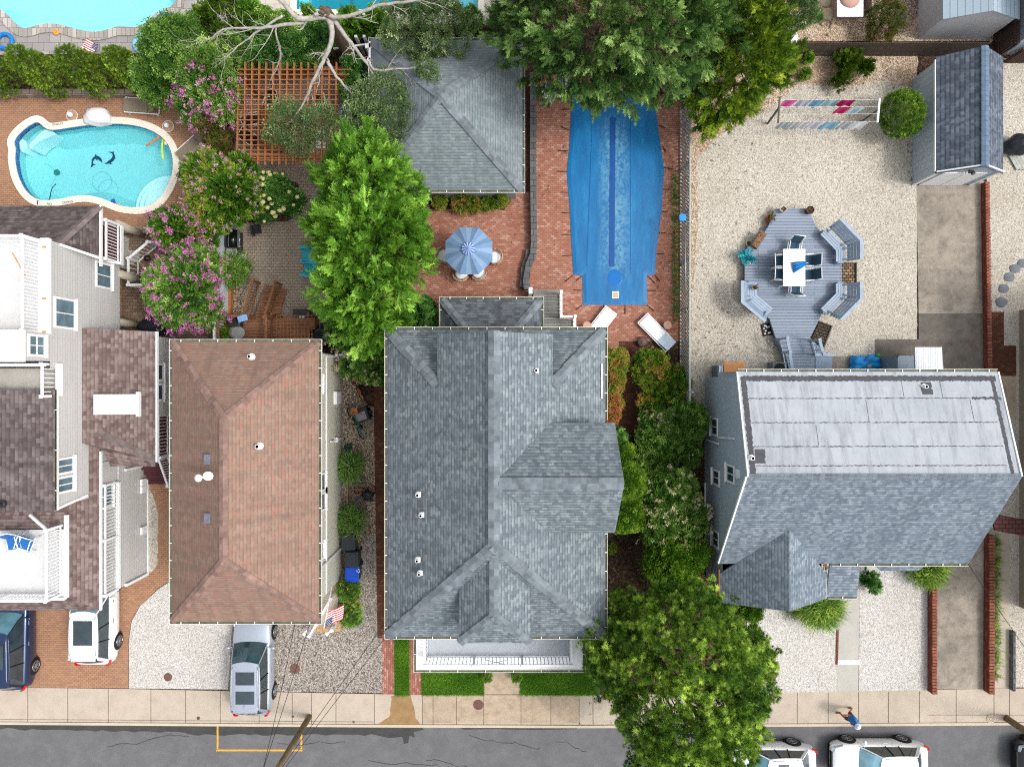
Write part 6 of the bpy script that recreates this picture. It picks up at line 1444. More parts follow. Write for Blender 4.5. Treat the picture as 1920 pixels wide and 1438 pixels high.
def rtable(label, p, r=.2):
    t = thing('side_table', label, 'table', p); MB().lathe(p, [(r, .42), (r, .45), (.01, .455)], 20).build('tabletop', M_tan, t); MB().lathe(p, [(r*.7, 0), (r*.5, .2), (r*.8, .42)], 16).build('pedestal', M_tan, t, True); return t
rtable('round tan side table right of the white chaise', P(1248, 611)); rtable('round tan side table left of the half-hidden chaise', P(1099, 612))
t = thing('lidded_urn', 'dark round lidded urn between path and chaise', 'urn', P(1204, 641)); MB().lathe(P(1204,641), [(.18, 0), (.24, .2), (.22, .3)], 20).build('urn_body', mk('urn_brown', '#5a4540', .6), t, True); MB().lathe(P(1204,641,.3), [(.23, 0), (.2, .04), (.05, .08), (.03, .12)], 20).build('lid', mk('urn_lid', '#6b5550', .6), t, True)
M_khaki = mk('khaki_sling', '#7e7262', .8, .12, 12)
l3 = chaise(M_khaki, M_khaki, M_wfr, 'khaki lounger with white frame above the kidney pool', 1.7, .72, .5, .6); place(l3, P(272, 203), R(-4))
l4 = dup(l3, P(367, 277), R(42), 'khaki lounger angled beside the red-leaved shrub')
t = thing('side_table', 'small white slatted table beside the angled khaki lounger', 'table', P(386, 288)); mb = MB()
for k in range(5): mb.box(P(386,288,.4)+Vector((0, -.2+.1*k, 0)), (.42, .08, .02))
mb.build('tabletop', M_white, t)
for sx in (-.17, .17):
    for sy in (-.17, .17): MB().box(P(386,288,.2)+Vector((sx,sy,0)), (.03,.03,.4)).build('leg', M_white, t)
# ------------------------------------------------------------ grey deck with benches
M_gdeck = boards('grey_decking', '#8b96a5', '#7b8797', .143, gap='#343b47')
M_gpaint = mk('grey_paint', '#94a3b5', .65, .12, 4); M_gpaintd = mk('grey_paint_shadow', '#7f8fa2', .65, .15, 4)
Zd = lambda q: (1280+q[0]/3, 360+q[1]/3)
dk = thing('timber_deck', 'grey octagonal timber deck on the gravel yard', 'deck', P(1487, 510)); zd = .42
out = [(525,95),(715,93),(722,130),(745,185),(775,225),(895,340),(895,510),(780,690),(765,725),(715,825),(525,825),(490,715),(350,590),(350,330),(455,235),(485,190),(505,130)]
op = [P(*Zd(q), zd) for q in out]
MB().prism(op, zd-.16, zd).build('deck_floor', M_gdeck, dk)
MB().prism([(p.x*1+.0, p.y) for p in offpath(ccw([Vector((p.x, p.y)) for p in op]), .06, True)], 0, zd-.165, top=False).build('skirt', M_fenced, dk)
st = [(525,822),(715,826),(835,925),(835,1000),(600,1000),(575,905)]
MB().prism([P(*Zd(q), .6) for q in st], .1, .6).build('upper_platform', M_gdeck, dk)
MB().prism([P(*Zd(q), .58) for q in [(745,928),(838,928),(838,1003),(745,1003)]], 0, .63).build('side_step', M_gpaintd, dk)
up = Vector((0, 0, 1))
def darkrail(a, b, z, zb=None):
    railing(P(*Zd(a), z), P(*Zd(b), zb or z), dk, z, .9, M_gpaint, sp=.22, top=.14)
darkrail((545,828),(560,905), .6); darkrail((560,905),(575,1000), .6); darkrail((722,838),(745,915), .6); MB().bar(P(*Zd((745,915)), 1.5), P(*Zd((860,918)), 1.5), .12, .05).build('hand_rail', M_gpaint, dk)
def bench(label, pts, side, seatw=.42):
    """pts: inner seat edge path; back rises on the outer side (side=+1 left of the path)"""
    pw = [P(*Zd(q), zd+.45) for q in pts]; t = thing('deck_bench', label, 'bench', (pw[1].x, pw[1].y, zd)); z = zd+.45
    for k in range(4):
        mb = MB(); a, b = side*(.01+.115*k), side*(.01+.115*k+.1); ribbon(mb, pw, min(a, b), max(a, b), z-.04, z); mb.build('seat_board', M_gpaint, t)
    for k in range(4):
        mb = MB(); d0 = side*(.5+.085*k); zz = z+.12+.13*k; A = offpath(pw, d0); B = offpath(pw, d0+side*.075)
        for i in range(len(pw)-1):
            q = [Vector((A[i].x, A[i].y, zz)), Vector((A[i+1].x, A[i+1].y, zz)), Vector((B[i+1].x, B[i+1].y, zz+.1)), Vector((B[i].x, B[i].y, zz+.1))]
            mb.poly(q if norm_out(q).z > 0 else q[::-1]); dn = Vector((0, 0, -.03)); mb.poly([x+dn for x in (q[::-1] if norm_out(q).z > 0 else q)])
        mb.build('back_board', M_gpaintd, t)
    mb = MB(); a, b = side*.84, side*.98; ribbon(mb, pw, min(a, b), max(a, b), z+.6, z+.64); mb.build('top_rail', M_gpaint, t)
    mb = MB(); D = offpath(pw, side*.25); E = offpath(pw, side*.88)
    for i in range(len(pw)-1):
        for f in (.12, .88):
            c = D[i]*(1-f)+D[i+1]*f; e = E[i]*(1-f)+E[i+1]*f; mb.box((c.x, c.y, z/2+.2), (.3, .3, .4)); mb.bar((c.x, c.y, z-.1), (e.x, e.y, z+.6), .06, .08)
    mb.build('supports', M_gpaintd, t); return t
bench('V-shaped grey bench at the upper right of the timber deck', [(775,240),(862,330),(862,392)], 1)
bench('V-shaped grey bench at the lower right of the timber deck', [(862,515),(862,570),(778,655)], 1)
bench('V-shaped grey bench at the lower left holding a small pot', [(508,655),(418,578),(418,510)], 1)
# outdoor table and chairs on the deck
c = P(1489, 502, zd+.72); t = thing('dining_table', 'white rectangular dining table on the grey deck', 'table', (c.x, c.y, zd)); w_ = (1510-1468.5)*sc(1.15); d_ = (536.5-466.5)*sc(1.15)
MB().box((c.x, c.y, zd+.72), (w_, d_, .035)).build('tabletop', mk('table_white', '#eeeff0', .35, .01, bmp=0), t, bevel=.01)
for sx in (-1, 1):
    for sy in (-1, 1): MB().box((c.x+sx*(w_/2-.06), c.y+sy*(d_/2-.06), zd+.35), (.05, .05, .7)).build('leg', M_wfr, t)
uf = thing('folded_umbrella', 'folded bright blue umbrella lying on the white table', 'umbrella', (c.x+.1, c.y, zd+.74)); M_ub = mk('umbrella_bright', '#1c7fc8', .6, .1, 6); M_ub2 = mk('umbrella_deep', '#0f5a9c', .6, .1, 6)
cc = P(1495, 498, zd+.8)
for k in range(6):
    a = R(8+5*k); mb = MB(); s0 = cc+Vector((.42, .2-.035*k, 0)); mb.tube([s0, s0-Vector((math.cos(a)*.5, math.sin(a)*.45, -.02)), s0-Vector((math.cos(a)*.72, math.sin(a)*.65, .03))], [.015, .038, .03], 7); mb.build('fold', M_ub if k % 2 else M_ub2, uf, True)
MB().tube([cc+Vector((.42, .1, 0)), cc+Vector((.52, .13, .0))], .015, 6).build('pole', M_wfr, uf)
M_tsl = mk('teal_sling', '#2c4a5c', .8, .12, 14)
dc = sling_chair(M_wfr, M_tsl, 'dark sling chair above the white deck table', name='dining_chair')
cz = zd
def pz_(a, b): p = P(a, b, zd+.4); return (p.x, p.y, zd)
place(dc, pz_(1488, 463), R(262))
dup(dc, pz_(1490, 541), R(88), 'dark sling chair below the white deck table')
dup(dc, pz_(1461, 490), R(2), 'upper of the two dark chairs left of the white deck table'); dup(dc, pz_(1461, 515), R(-3), 'lower of the two dark chairs left of the white deck table')
dup(dc, pz_(1514, 489), R(178), 'upper of the two dark chairs right of the white deck table'); dup(dc, pz_(1514, 516), R(182), 'lower of the two dark chairs right of the white deck table')
# pots and planters round the deck
M_tc = mk('terracotta', '#9c4a30', .8, .15, 6); M_pk = mk('plastic_white', '#c9c4b8', .6, .05); M_hex = mk('plum_pot', '#4a3038', .6, .2)
def pot(label, p, r, h, m, n=18, plant_=None, col=M_soil):
    t = thing('plant_pot', label, 'pot', p); MB().lathe(p, [(r*.75, 0), (r, h), (r*.86, h), (r*.84, h-.04), (.01, h-.04)], n).build('pot_body', m, t, n > 8)
    MB().lathe(p+up*(h-.035), [(r*.83, 0), (.01, .01)], n).build('potting_soil', col, t)
    if plant_:
        k = 26; rg = np.random.default_rng(int(p.x*100) % 1000); pos = np.tile([p.x, p.y, p.z+h-.02], (k, 1))+np.c_[rg.normal(0, r*.25, (k, 2)), np.zeros(k)]; emit('foliage', plant_, pos, np.c_[rg.normal(0, .6, (k, 2)), np.full(k, .8)], np.full(k, r*1.1), rg.uniform(.2, .8, k), 'leaf', 5, t)
    return t
def on(p, z): p = P(p[0], p[1], z); return p
pot('square white pot at the top left tip of the deck', on((1465, 395), zd), .19, .3, M_pk, 4)
pot('dark hexagonal pot at the top right tip of the deck', on((1514, 397), zd), .21, .35, M_hex, 6)
pot('round terracotta pot on gravel at the upper left deck edge', P(1441, 412), .22, .35, M_tc, 18, L_red)
pot('small white round pot on gravel left of the deck', P(1401, 458), .13, .25, M_pk, 16)
pot('small white pot standing on the lower left deck bench', P(1413, 540, zd+.45), .14, .2, M_pk, 5, L_red)
pot('dark pot at the outer side of the lower left bench', P(1396, 540), .14, .3, M_hex, 14)
t = thing('planter_box', 'rectangular wooden planter on the left deck edge', 'planter', P(1422, 450, zd)); rz = R(57)
boxpart(t, P(1422, 450, zd+.12), (.85, .36, .24), 'box', mk('planter_wood', '#6e6455', .85, .2, 8), rz); MB().box(P(1422, 450, zd+.245), (.75, .27, .012), rz).build('potting_soil', gravel('potting', ['#4a2f22', '#6d4a38', '#8a6650', '#9c7f68'], 30), t)
t = thing('turquoise_plant', 'bright turquoise ornamental plant at the left deck edge', 'plant', P(1393, 487)); p = P(1393, 486); MB().lathe(p, [(.14, 0), (.18, .35), (.02, .36)], 14).build('pot_body', M_tc, t, True)
rg = np.random.default_rng(4); k = 60; a = rg.uniform(0, 6.3, k); L_tq = leafmat('turquoise_leaf', [(0, '#137d8e'), (.5, '#1fa5b5'), (1, '#6fd6dc')], .2)
emit('fronds', L_tq, np.tile([p.x, p.y, .4], (k, 1))+rg.normal(0, .08, (k, 3)), np.c_[np.cos(a), np.sin(a), rg.uniform(.1, .9, k)], rg.uniform(.3, .55, k), rg.uniform(0, 1, k), 'frond', 6, t)
emit('white_tufts', F_white, np.array([[*P(1407, 480+4*i, .55)] for i in range(5)]), rg.normal(0, 1, (5, 3)), np.full(5, .14), np.full(5, 1.), 'petal', 7, t)
M_mat = brick('woven_paver_mat', '#836a53', '#6c5645', '#33281f', .2, .14, .02, .9, .6, c3='#9c8168')
t = thing('paver_step', 'square brown paver step between the two right-hand deck benches', 'step', P(1591, 511)); MB().prism([P(*Zd(q), .2) for q in [(897,397),(973,397),(973,510),(897,510)]], 0, .2).build('step_body', M_mat, t); MB().bar(P(*Zd((975,397)), .22), P(*Zd((975,527)), .22), .06, .1).build('timber_edge', M_fenced, t)
t = thing('paver_step', 'tilted dark paver step at the lower right deck edge', 'step', P(1540, 628)); MB().prism([P(*Zd(q), .15) for q in [(770,725),(838,750),(790,878),(728,820)]], 0, .15).build('step_body', brick('dark_paver_mat', '#5d5245', '#4c4238', '#221d18', .2, .14, .02, .9, .6, rot=.3), t); MB().bar(P(*Zd((839,752)), .16), P(*Zd((792,878)), .16), .06, .08).build('timber_edge', M_fenced, t)
t = thing('pebble_tray', 'black tray of white stones beside the lower left deck edge', 'tray', P(1439, 618)); MB().box(P(1438, 618, .04), (.5, .62, .08), R(12)).build('tray_body', M_black, t)
rr = random.Random(4)
for k in range(12): MB().blob(P(1438+rr.uniform(-7, 7), 618+rr.uniform(-9, 9), .11), (.05, .045, .035), k, .1, 5).build('stone', M_white, t, True)
for k in range(6): MB().blob(P(1446+rr.uniform(-6, 8), 636+k*4, .03), (.05, .05, .03), k, .1, 5).build('loose_stone', M_white, None, True, label='small white stones scattered below the pebble tray', cat='stone', group='loose white stones by the deck')
# deck side storage etc. north of the right house
t = thing('deck_box', 'grey storage bin with a tan wooden lid at the house corner', 'storage box', P(1365, 690)); M_pl = mk('grey_plastic', '#6c7a86', .6, .08)
boxpart(t, P(1362, 697, .5), (1.15, .6, 1.0), 'box_body', M_pl, 0, .02); MB().box(P(1377, 688, 1.03), (1.0, .5, .06)).build('lid', mk('tan_plywood', '#c08a57', .7, .12, 3), t, bevel=.01)
mb = MB()
for dx in (0, .06, .12): mb.box(P(1349, 692, 1.02)+Vector((dx, 0, 0)), (.03, .3, .03))
mb.build('handle_slots', M_white, t)
t = thing('garden_cabinet', 'grey cabinet with ribbed white roof behind the flat roof', 'cabinet', P(1700, 690)); 
boxpart(t, P(1702, 692, .9), (1.9, 1.2, 1.8), 'cabinet_body', W_shed, 0, .01)
a = P(1716, 651, 1.9); b = P(1768, 710, 1.9); MB().prism([P(1716,651,1.95),P(1766,651,1.95),P(1770,712,1.95),P(1717,712,1.95)], 1.85, 1.95).build('roof', brick('white_ribs', '#dfe2e6', '#d8dce0', '#a6adb5', .11, 9, .012, .5, .4, off=0), t)
MB().box(P(1686, 690, .95), (1.2, 1.1, 1.9)).build('side_box', M_pl, t)
for q in ((1684, 668), (1707, 666)): MB().lathe(P(*q, 1.91), [(.035, 0), (.03, .02)], 8).build('knob', M_black, t)
M_tp = mk('blue_tarp', '#1f86c9', .45, .2, 3, bmp=1.0)
MB().blob(P(1612, 683, .25), (.5, .4, .33), 5, .2, 12).blob(P(1632, 681, .3), (.42, .42, .36), 8, .22, 12).build('blue_bags', M_tp, None, True, label='bright blue plastic bags beside the rear wall', cat='bag')
t = thing('watering_can', 'small green watering can near the blue bags', 'watering can', P(1643, 667)); MB().lathe(P(1643, 667), [(.12, 0), (.13, .2), (.06, .24)], 12).build('can_body', mk('can_green', '#2b8f5c', .4), t, True); MB().tube([P(1643,667,.12), P(1637,665,.3)], .02, 6).build('spout', MATS['can_green'], t)
MB().box(P(1630, 686, .65), (.18, .14, .08), .4).build('small_box', mk('box_pinkgrey', '#8f8288', .8), None, label='small grey box lying on the blue bags', cat='box')
# stepping stones
M_ss = mk('slate', '#6d7178', .85, .15, 5, bmp=.4)
for k, (a, b, r, lab) in enumerate(((1878, 567, .3, 'slate stepping stone at the bottom end of the curved row'), (1882, 541, .27, 'second slate stepping stone from the bottom of the row'), (1892, 520, .28, 'third slate stepping stone from the bottom of the row'), (1903, 504, .28, 'fourth slate stepping stone from the bottom of the row'), (1917, 494, .28, 'slate stepping stone at the frame edge of the row'))):
    MB().blob(P(a, b, .01), (r, r*.85, .05), k+3, .06, 9).build('stepping_stone', M_ss, None, True, label=lab, cat='stepping stone')
# top yard: hot tub box, pale stones
t = thing('brick_planter', 'square tan box with a rounded pinkish top in the upper yard', 'planter', P(1595, 15)); MB().prism(PL([(1562,-12),(1617,-12),(1617,37),(1562,37)]), 0, .9, top=False).build('box_body', mk('box_tan', '#a08c82', .8, .12, 6), t)
MB().box(P(1594, 3, .93), (1.25, 1.5, .05)).build('top_plate', M_white, t); MB().blob(P(1594, -4, .98), (.5, .5, .2), 2, .02, 12).build('dome', mk('dome_pink', '#b08a7c', .6, .12, 3), t, True)
rr = random.Random(9); M_st = mk('pale_stone', '#b5a68c', .85, .15, 6)
for (a, b, r, lab) in ((1552, 27, .32, 'round pale stone left of the tan box'), (1548, 4, .28, 'round pale stone at the top left of the tan box'), (1613, 32, .3, 'round pale stone at the lower right of the tan box')): MB().blob(P(a, b, .03), (r, r, .08), 2, .03, 8).build('flat_stone', M_st, None, True, label=lab, cat='stone')
for k in range(14): MB().blob(P(1545+rr.uniform(-6, 22), 42+rr.uniform(-6, 26), .04), (rr.uniform(.05, .12),)*3, k, .15, 6).build('rock', M_st, None, True, label='small tan rock scattered beside the tan box', cat='rock', group='scattered garden rocks')
MB().blob(P(1478, 75, .1), (.5, .4, .2), 6, .12, 8).build('pale_rock', M_white, None, True, label='pale boulder at the left end of the board fence', cat='rock')
# ------------------------------------------------------------ clothesline
M_post = mk('grey_timber', '#5d564f', .9, .25, 6); M_line = mk('rope', '#cfcac0', .7)
cx0, cx1 = P(1462, 205, 1.9), P(1646, 207, 1.9)
t = thing('clothesline_post', 'leaning grey T-post at the left end of the clothesline', 'post', (12.62, 12.82, 0)); MB().tube([(12.6, 12.8, 0), (cx0.x-.0, cx0.y+.1, 1.9)], .05, 8).build('post', M_post, t, True); MB().bar(P(1462,182,1.9), P(1459,231,1.9), .06, .08).build('crossarm', M_post, t)
t = thing('clothesline_post', 'T-post with pale crossarm right end of the clothesline', 'post', (17.25, 12.95, 0)); MB().tube([(17.2, 12.9, 0), (cx1.x, cx1.y, 1.9)], .045, 8).build('post', M_post, t, True); MB().bar(P(1649,185,1.9), P(1645,230,1.9), .08, .08).build('crossarm', M_white, t)
ys_ = {0: 188, 1: 201, 2: 215, 3: 229}
MB().tube([P(1462,188,1.93), P(1555,188,1.88), P(1649,187,1.93)], .008, 5).tube([P(1462,201,1.93), P(1555,201,1.88), P(1648,200,1.93)], .008, 5).tube([P(1461,215,1.93), P(1648,214,1.93)], .008, 5).tube([P(1460,229,1.93), P(1555,229,1.85), P(1646,228,1.93)], .008, 5).build('clothesline', M_line, None, label='four ropes strung between the two T-posts', cat='rope')
cl = [(0, 1471, 1496, '#d85aa0', 'pink top at the left end of the upper clothesline'), (0, 1499, 1522, '#b9bdd2', 'lavender cloth on the upper clothesline'), (0, 1524, 1549, '#6fa5c2', 'steel blue towel on the upper clothesline'), (0, 1551, 1577, '#9cc4cf', 'pale aqua towel on the upper clothesline'), (0, 1579, 1605, '#c01f68', 'deep magenta towel at the right of the upper clothesline'),
      (1, 1573, 1597, '#c42a6b', 'magenta garment on the second clothesline'), (1, 1600, 1624, '#b5d3db', 'pale aqua garment on the second clothesline'),
      (3, 1466, 1482, '#a9b6bd', 'grey garment at the left end of the lower clothesline'), (3, 1484, 1500, '#b7bec2', 'second grey garment from the left on the lower line'), (3, 1502, 1519, '#c7cbce', 'white garment left of the lilac cloth on the lower line'), (3, 1521, 1545, '#c2c2d2', 'pale lilac cloth on the lower clothesline'), (3, 1548, 1578, '#7fb0c8', 'steel blue cloth on the lower clothesline'), (3, 1582, 1602, '#adb0b8', 'grey shirt right of the blue cloth on the lower line'), (3, 1604, 1630, '#d9dde2', 'white shirt at the right end of the lower clothesline')]
for k, (row, xa, xb, colr, lab) in enumerate(cl):
    y = ys_[row]; m = mk('cloth_%d' % k, colr, .9, .12, 8); mb = MB(); n_ = 10; rr = random.Random(k); ph = rr.uniform(0, 6); hh = rr.uniform(.8, 1.0) if row == 3 else rr.uniform(.7, .85); a, b = P(xa, y, 1.9), P(xb, y, 1.9)
    for i in range(n_):
        for j in range(6):
            def f(u, v): q = a+(b-a)*(u+(.04*math.sin(v*7+ph))*(u-.5)); return q+Vector((0, (.01+.035*v)*math.sin(u*9+ph), -hh*v+.0))
            mb.poly([f(i/n_, j/6), f((i+1)/n_, j/6), f((i+1)/n_, (j+1)/6), f(i/n_, (j+1)/6)])
    t = thing('hanging_cloth', lab, 'laundry', (a+b)/2); mb.build('fabric', m, t, True); pb = MB(); pb.box(a+(b-a)*.12, (.02, .03, .07)).box(a+(b-a)*.88, (.02, .03, .07)); pb.build('clothes_peg', M_rat, t)
# ------------------------------------------------------------ alley: bicycles, trailer, bins
def bicycle(label, fm, fr, ang=0, basket=False):
    t = thing('bicycle', label, 'bicycle')
    def wheel(x):
        mb = MB().torus((x, 0, .33), .31, .022, 28, 6, rot=Euler((PI/2, 0, 0))); w_ = mb.build('wheel', M_black, t, True)
        sp = MB()
        for k in range(10): a = PI*k/10; sp.tube([(x+math.cos(a)*.3, 0, .33+math.sin(a)*.3), (x-math.cos(a)*.3, 0, .33-math.sin(a)*.3)], .003, 4)
        sp.lathe((x, -.04, .33), [(.03, 0), (.03, .08)], 8, rot=Euler((-PI/2, 0, 0))); sp.build('spokes', M_steel, w_)
    wheel(.52); wheel(-.52); mb = MB()
    for a, b in (((.52,0,.33),(.38,0,.8)), ((.4,0,.74),(-.0,0,.4)), ((.4,0,.78),(-.2,0,.72)), ((0,0,.35),(-.24,0,.8)), ((0,0,.35),(-.52,0,.33)), ((-.2,0,.7),(-.52,0,.33))): mb.tube([a, b], .022, 8)
    mb.build('frame', fm, t, True); MB().tube([(.38,0,.8),(.36,0,.95)], .018, 6).tube([(.3,-.3,.98),(.38,-.15,.98),(.38,.15,.98),(.3,.3,.98)], .015, 6).build('handlebar', M_steel, t, True)
    MB().blob((-.26, 0, .86), (.14, .08, .04), 1, .02, 8).build('saddle', M_black, t, True)
    for s_ in (-1, 1): MB().box((.02, .1*s_, .3+.08*s_), (.1, .08, .02)).build('pedal', M_dark, t)
    MB().torus((0, .03, .35), .09, .012, 16, 5, rot=Euler((PI/2, 0, 0))).build('chainring', M_dark, t)
    for x in (.52, -.52):
        mb = MB(); mb.tube([(x+math.cos(a)*.36, 0, .33+math.sin(a)*.36) for a in [PI*.1+PI*.8*k/8 for k in range(9)]], .022, 5); mb.build('mudguard', fm, t, True)
    if basket: MB().lathe((.55, 0, .78), [(.13, 0), (.18, .25), (.16, .25), (.11, .02)], 16).build('basket', mk('basket_tan', '#b5794f', .85, .25, 30), t, True); MB().box((-.5,0,.72), (.35,.14,.03)).build('rack', M_steel, t)
    t.rotation_euler = (ang, 0, 0); return t
b1 = bicycle('orange bicycle leaning by the cream wall', mk('bike_orange', '#d0602a', .35, .08), None); b1.location = P(664, 720); b1.rotation_euler = (R(22), 0, R(112))
b2 = bicycle('teal bicycle with a tan basket beside the trailer', mk('bike_teal', '#167a6e', .35, .08), None, basket=True); b2.location = P(664, 797); b2.rotation_euler = (R(30), 0, R(118))
b3 = bicycle('small orange and black bicycle on the timber pallet', MATS['bike_orange'], None); b3.location = P(684, 911); b3.rotation_euler = (R(50), 0, R(8)); b3.scale = (.62, .62, .62)
t = thing('bike_trailer', 'black and grey bicycle trailer on the gravel alley', 'trailer', P(682, 776)); mb = MB(); c = P(681, 777); rz = R(18)
boxpart(t, c+up*.35, (.75, .7, .45), 'trailer_body', M_dark, rz, .05); boxpart(t, c+up*.585+Vector((.02,-.06,0)), (.5, .4, .03), 'grey_cover', mk('cover_grey', '#8d8489', .7), rz)
for s_ in (-1, 1): MB().torus(c+Vector((math.cos(rz)*.42*s_, math.sin(rz)*.42*s_, .25)), .22, .03, 20, 6, rot=Euler((PI/2, 0, rz+PI/2))).build('wheel', M_black, t, True)
MB().tube([c+Vector((-.3, .35, .3)), c+Vector((-.45, .6, .4)), c+Vector((-.4, .85, .4))], .018, 6).build('tow_bar', M_steel, t, True)
t = thing('lid', 'round dark green lid on the gravel above the upper grass clump', 'lid', P(653, 838)); MB().lathe(P(653, 838), [(.2, .02), (.17, .05), (.01, .06)], 20).build('disc', mk('lid_green', '#1f4a36', .6), t); MB().lathe(P(653,838), [(.21, 0), (.21, .02)], 20).build('rim', MATS['lid_green'], t)
t = thing('timber_pallet', 'grey timber pallet lying between the two grass clumps', 'pallet', P(672, 925)); mb = MB(); M_pal = mk('pallet_wood', '#6b6055', .9, .25, 6)
for k in range(7): mb.box(P(670, 900+9.5*k, .1), (.85, .17, .03), .02)
mb.build('boards', M_pal, t); mb = MB()
for x in (656, 670, 685): mb.bar(P(x, 896, .05), P(x, 962, .05), .08, .08)
mb.build('runners', M_pal, t); MB().bar(P(652, 892, .15), P(651, 950, .15), .07, .1).build('side_rail', M_rat, t)
t = thing('kick_scooter', 'small blue kick scooter lying on the timber pallet', 'scooter', P(670, 945)); MB().tube([P(669,928,.15), P(669,955,.15)], .03, 6).build('deck', mk('scooter_blue', '#2447a0', .4), t); MB().tube([P(664,928,.15), P(675,928,.15)], .018, 6).build('handlebar', M_steel, t)
t = thing('pushchair', 'folded black pushchair beside the timber pallet', 'pushchair', P(690, 930)); MB().blob(P(690,928,.2), (.3, .22, .18), 3, .2, 8).build('seat', M_tarp, t, True)
for q in ((684,938),(697,924),(696,938)): MB().torus(P(*q,.12), .08, .025, 12, 5, rot=Euler((1.2, .3, 0))).build('wheel', M_black, t, True)
def wheelie(label, p, bm, lm, rz=0):
    t = thing('wheelie_bin', label, 'bin', p); mb = MB()
    q0 = [(-.24,-.28,0),(.24,-.28,0),(.24,.28,0),(-.24,.28,0)]; q1 = [(-.3,-.36,.95),(.3,-.36,.95),(.3,.36,.95),(-.3,.36,.95)]; M_ = Matrix.Rotation(rz, 3, 'Z'); q0 = [p+M_@Vector(v) for v in q0]; q1 = [p+M_@Vector(v) for v in q1]
    for i in range(4): mb.poly([q0[i], q0[(i+1) % 4], q1[(i+1) % 4], q1[i]])
    mb.build('bin_body', bm, t, bevel=.02); MB().box(p+up*.985, (.66, .76, .07), rz).build('lid', lm, t, bevel=.03); MB().box(p+up*1.03, (.48, .56, .03), rz).build('lid_panel', lm, t, bevel=.012)
    MB().tube([p+M_@Vector((-.3, .4, .95)), p+M_@Vector((.3, .4, .95))], .02, 6).build('handle', M_black, t)
    for s_ in (-1, 1): MB().lathe(p+M_@Vector((.28*s_, .34, .1)), [(.1, -.03), (.1, .03)], 14, rot=Euler((0, PI/2, rz))).build('wheel', M_black, t)
    return t
M_bk = mk('bin_charcoal', '#30373d', .5, .12, 4); M_bb = mk('bin_blue', '#1550c8', .45, .06, 4)
wheelie('charcoal wheelie bin partly under the lower grass clump', P(662, 1008), M_bk, M_bk, .05); wheelie('charcoal wheelie bin directly behind the blue-lidded one', P(668, 1040), M_bk, M_bk, .02)
bb = wheelie('blue-lidded recycling wheelie bin nearest the yellow-flowered bush', P(669, 1066), M_bk, M_bb, .0)
mb = MB(); c = P(672, 1070, 1.05)+Vector((.0, .0, .0))
for k in range(3):
    a = 2*PI*k/3+.5; p0 = c+Vector((math.cos(a)*.09, math.sin(a)*.09, 0)); p1 = c+Vector((math.cos(a+1.5)*.09, math.sin(a+1.5)*.09, 0)); d = (p1-p0).normalized(); s_ = Vector((-d.y, d.x, 0)); mb.bar(p0, p0*.45+p1*.55, .028, .01); q = p0*.45+p1*.55; mb.poly([q-s_*.035+up*.006, q+d*.05+up*.006, q+s_*.035+up*.006][::-1 if s_.cross(d).z > 0 else 1])
mb.build('recycling_symbol', M_white, bb)
# ------------------------------------------------------------ rear wooden deck of the grey house
t = thing('rear_deck', 'weathered grey rear deck with white stepped railing', 'deck', P(1045, 580)); M_rd = boards('rear_decking', '#8b8a84', '#75746e', .14, gap='#2e2d2a')
MB().prism(PL([(1000,552),(1052,552),(1052,600),(1078,600),(1078,640),(1000,640)], .6), 0, .6).build('deck_floor', M_rd, t)
for k in range(2): MB().prism(PL([(1000,548-5*k),(1050,548-5*k),(1050,556),(1000,556)], .3), 0, .4-.2*k).build('step', M_rd, t)
def pr_(a, b): railing(P(*a, .6), P(*b, .6), t, .6, .95, M_white, sp=.15)
pr_((1050,552),(1050,597)); pr_((1050,597),(1075,597)); pr_((1075,597),(1075,618)); 
for q in ((994, 549),): boxpart(t, P(*q, .8), (.18, .3, 1.6), 'gate_post', M_white)
# ------------------------------------------------------------ manholes and small ground things
M_mh = mk('manhole_brown', '#6a4a44', .7, .25, 14, bmp=.6)
for (a, b, r, lab) in ((897, 1321, .25, 'round brown manhole cover on the worn pavement slabs'), (553, 1253, .24, 'round brown cover in the pebble gravel'), (1448, 1266, .23, 'round brown cover in gravel beside the pine'), (315, 1269, .2, 'mottled round cover half buried in white gravel'), (372, 1346, .08, 'tiny round cover on the left pavement'), (1858, 1347, .22, 'round pale cover at the pavement edge near the right pole')):
    t = thing('manhole_cover', lab, 'manhole cover', P(a, b)); MB().lathe(P(a, b, .02), [(r, -.01), (r, .012), (r*.92, .02), (.01, .02)], 26).build('cover_plate', M_mh if a != 1858 else M_conc_edge, t)
    mb = MB(); mb.torus(P(a, b, .038), r*.7, .01, 24, 4); mb.torus(P(a, b, .038), r*.4, .01, 20, 4); mb.build('pattern_ring', M_mh, t)
for k, (a, b, lab) in enumerate(((549, 1343, 'tiny dark stud in the pavement beside the pole base'), (663, 1353, 'tiny dark stud in the pavement near the kerb'))): MB().lathe(P(a, b, .012), [(.06, 0), (.05, .02), (.01, .02)], 10).build('stud', M_mh, None, label=lab, cat='stud')
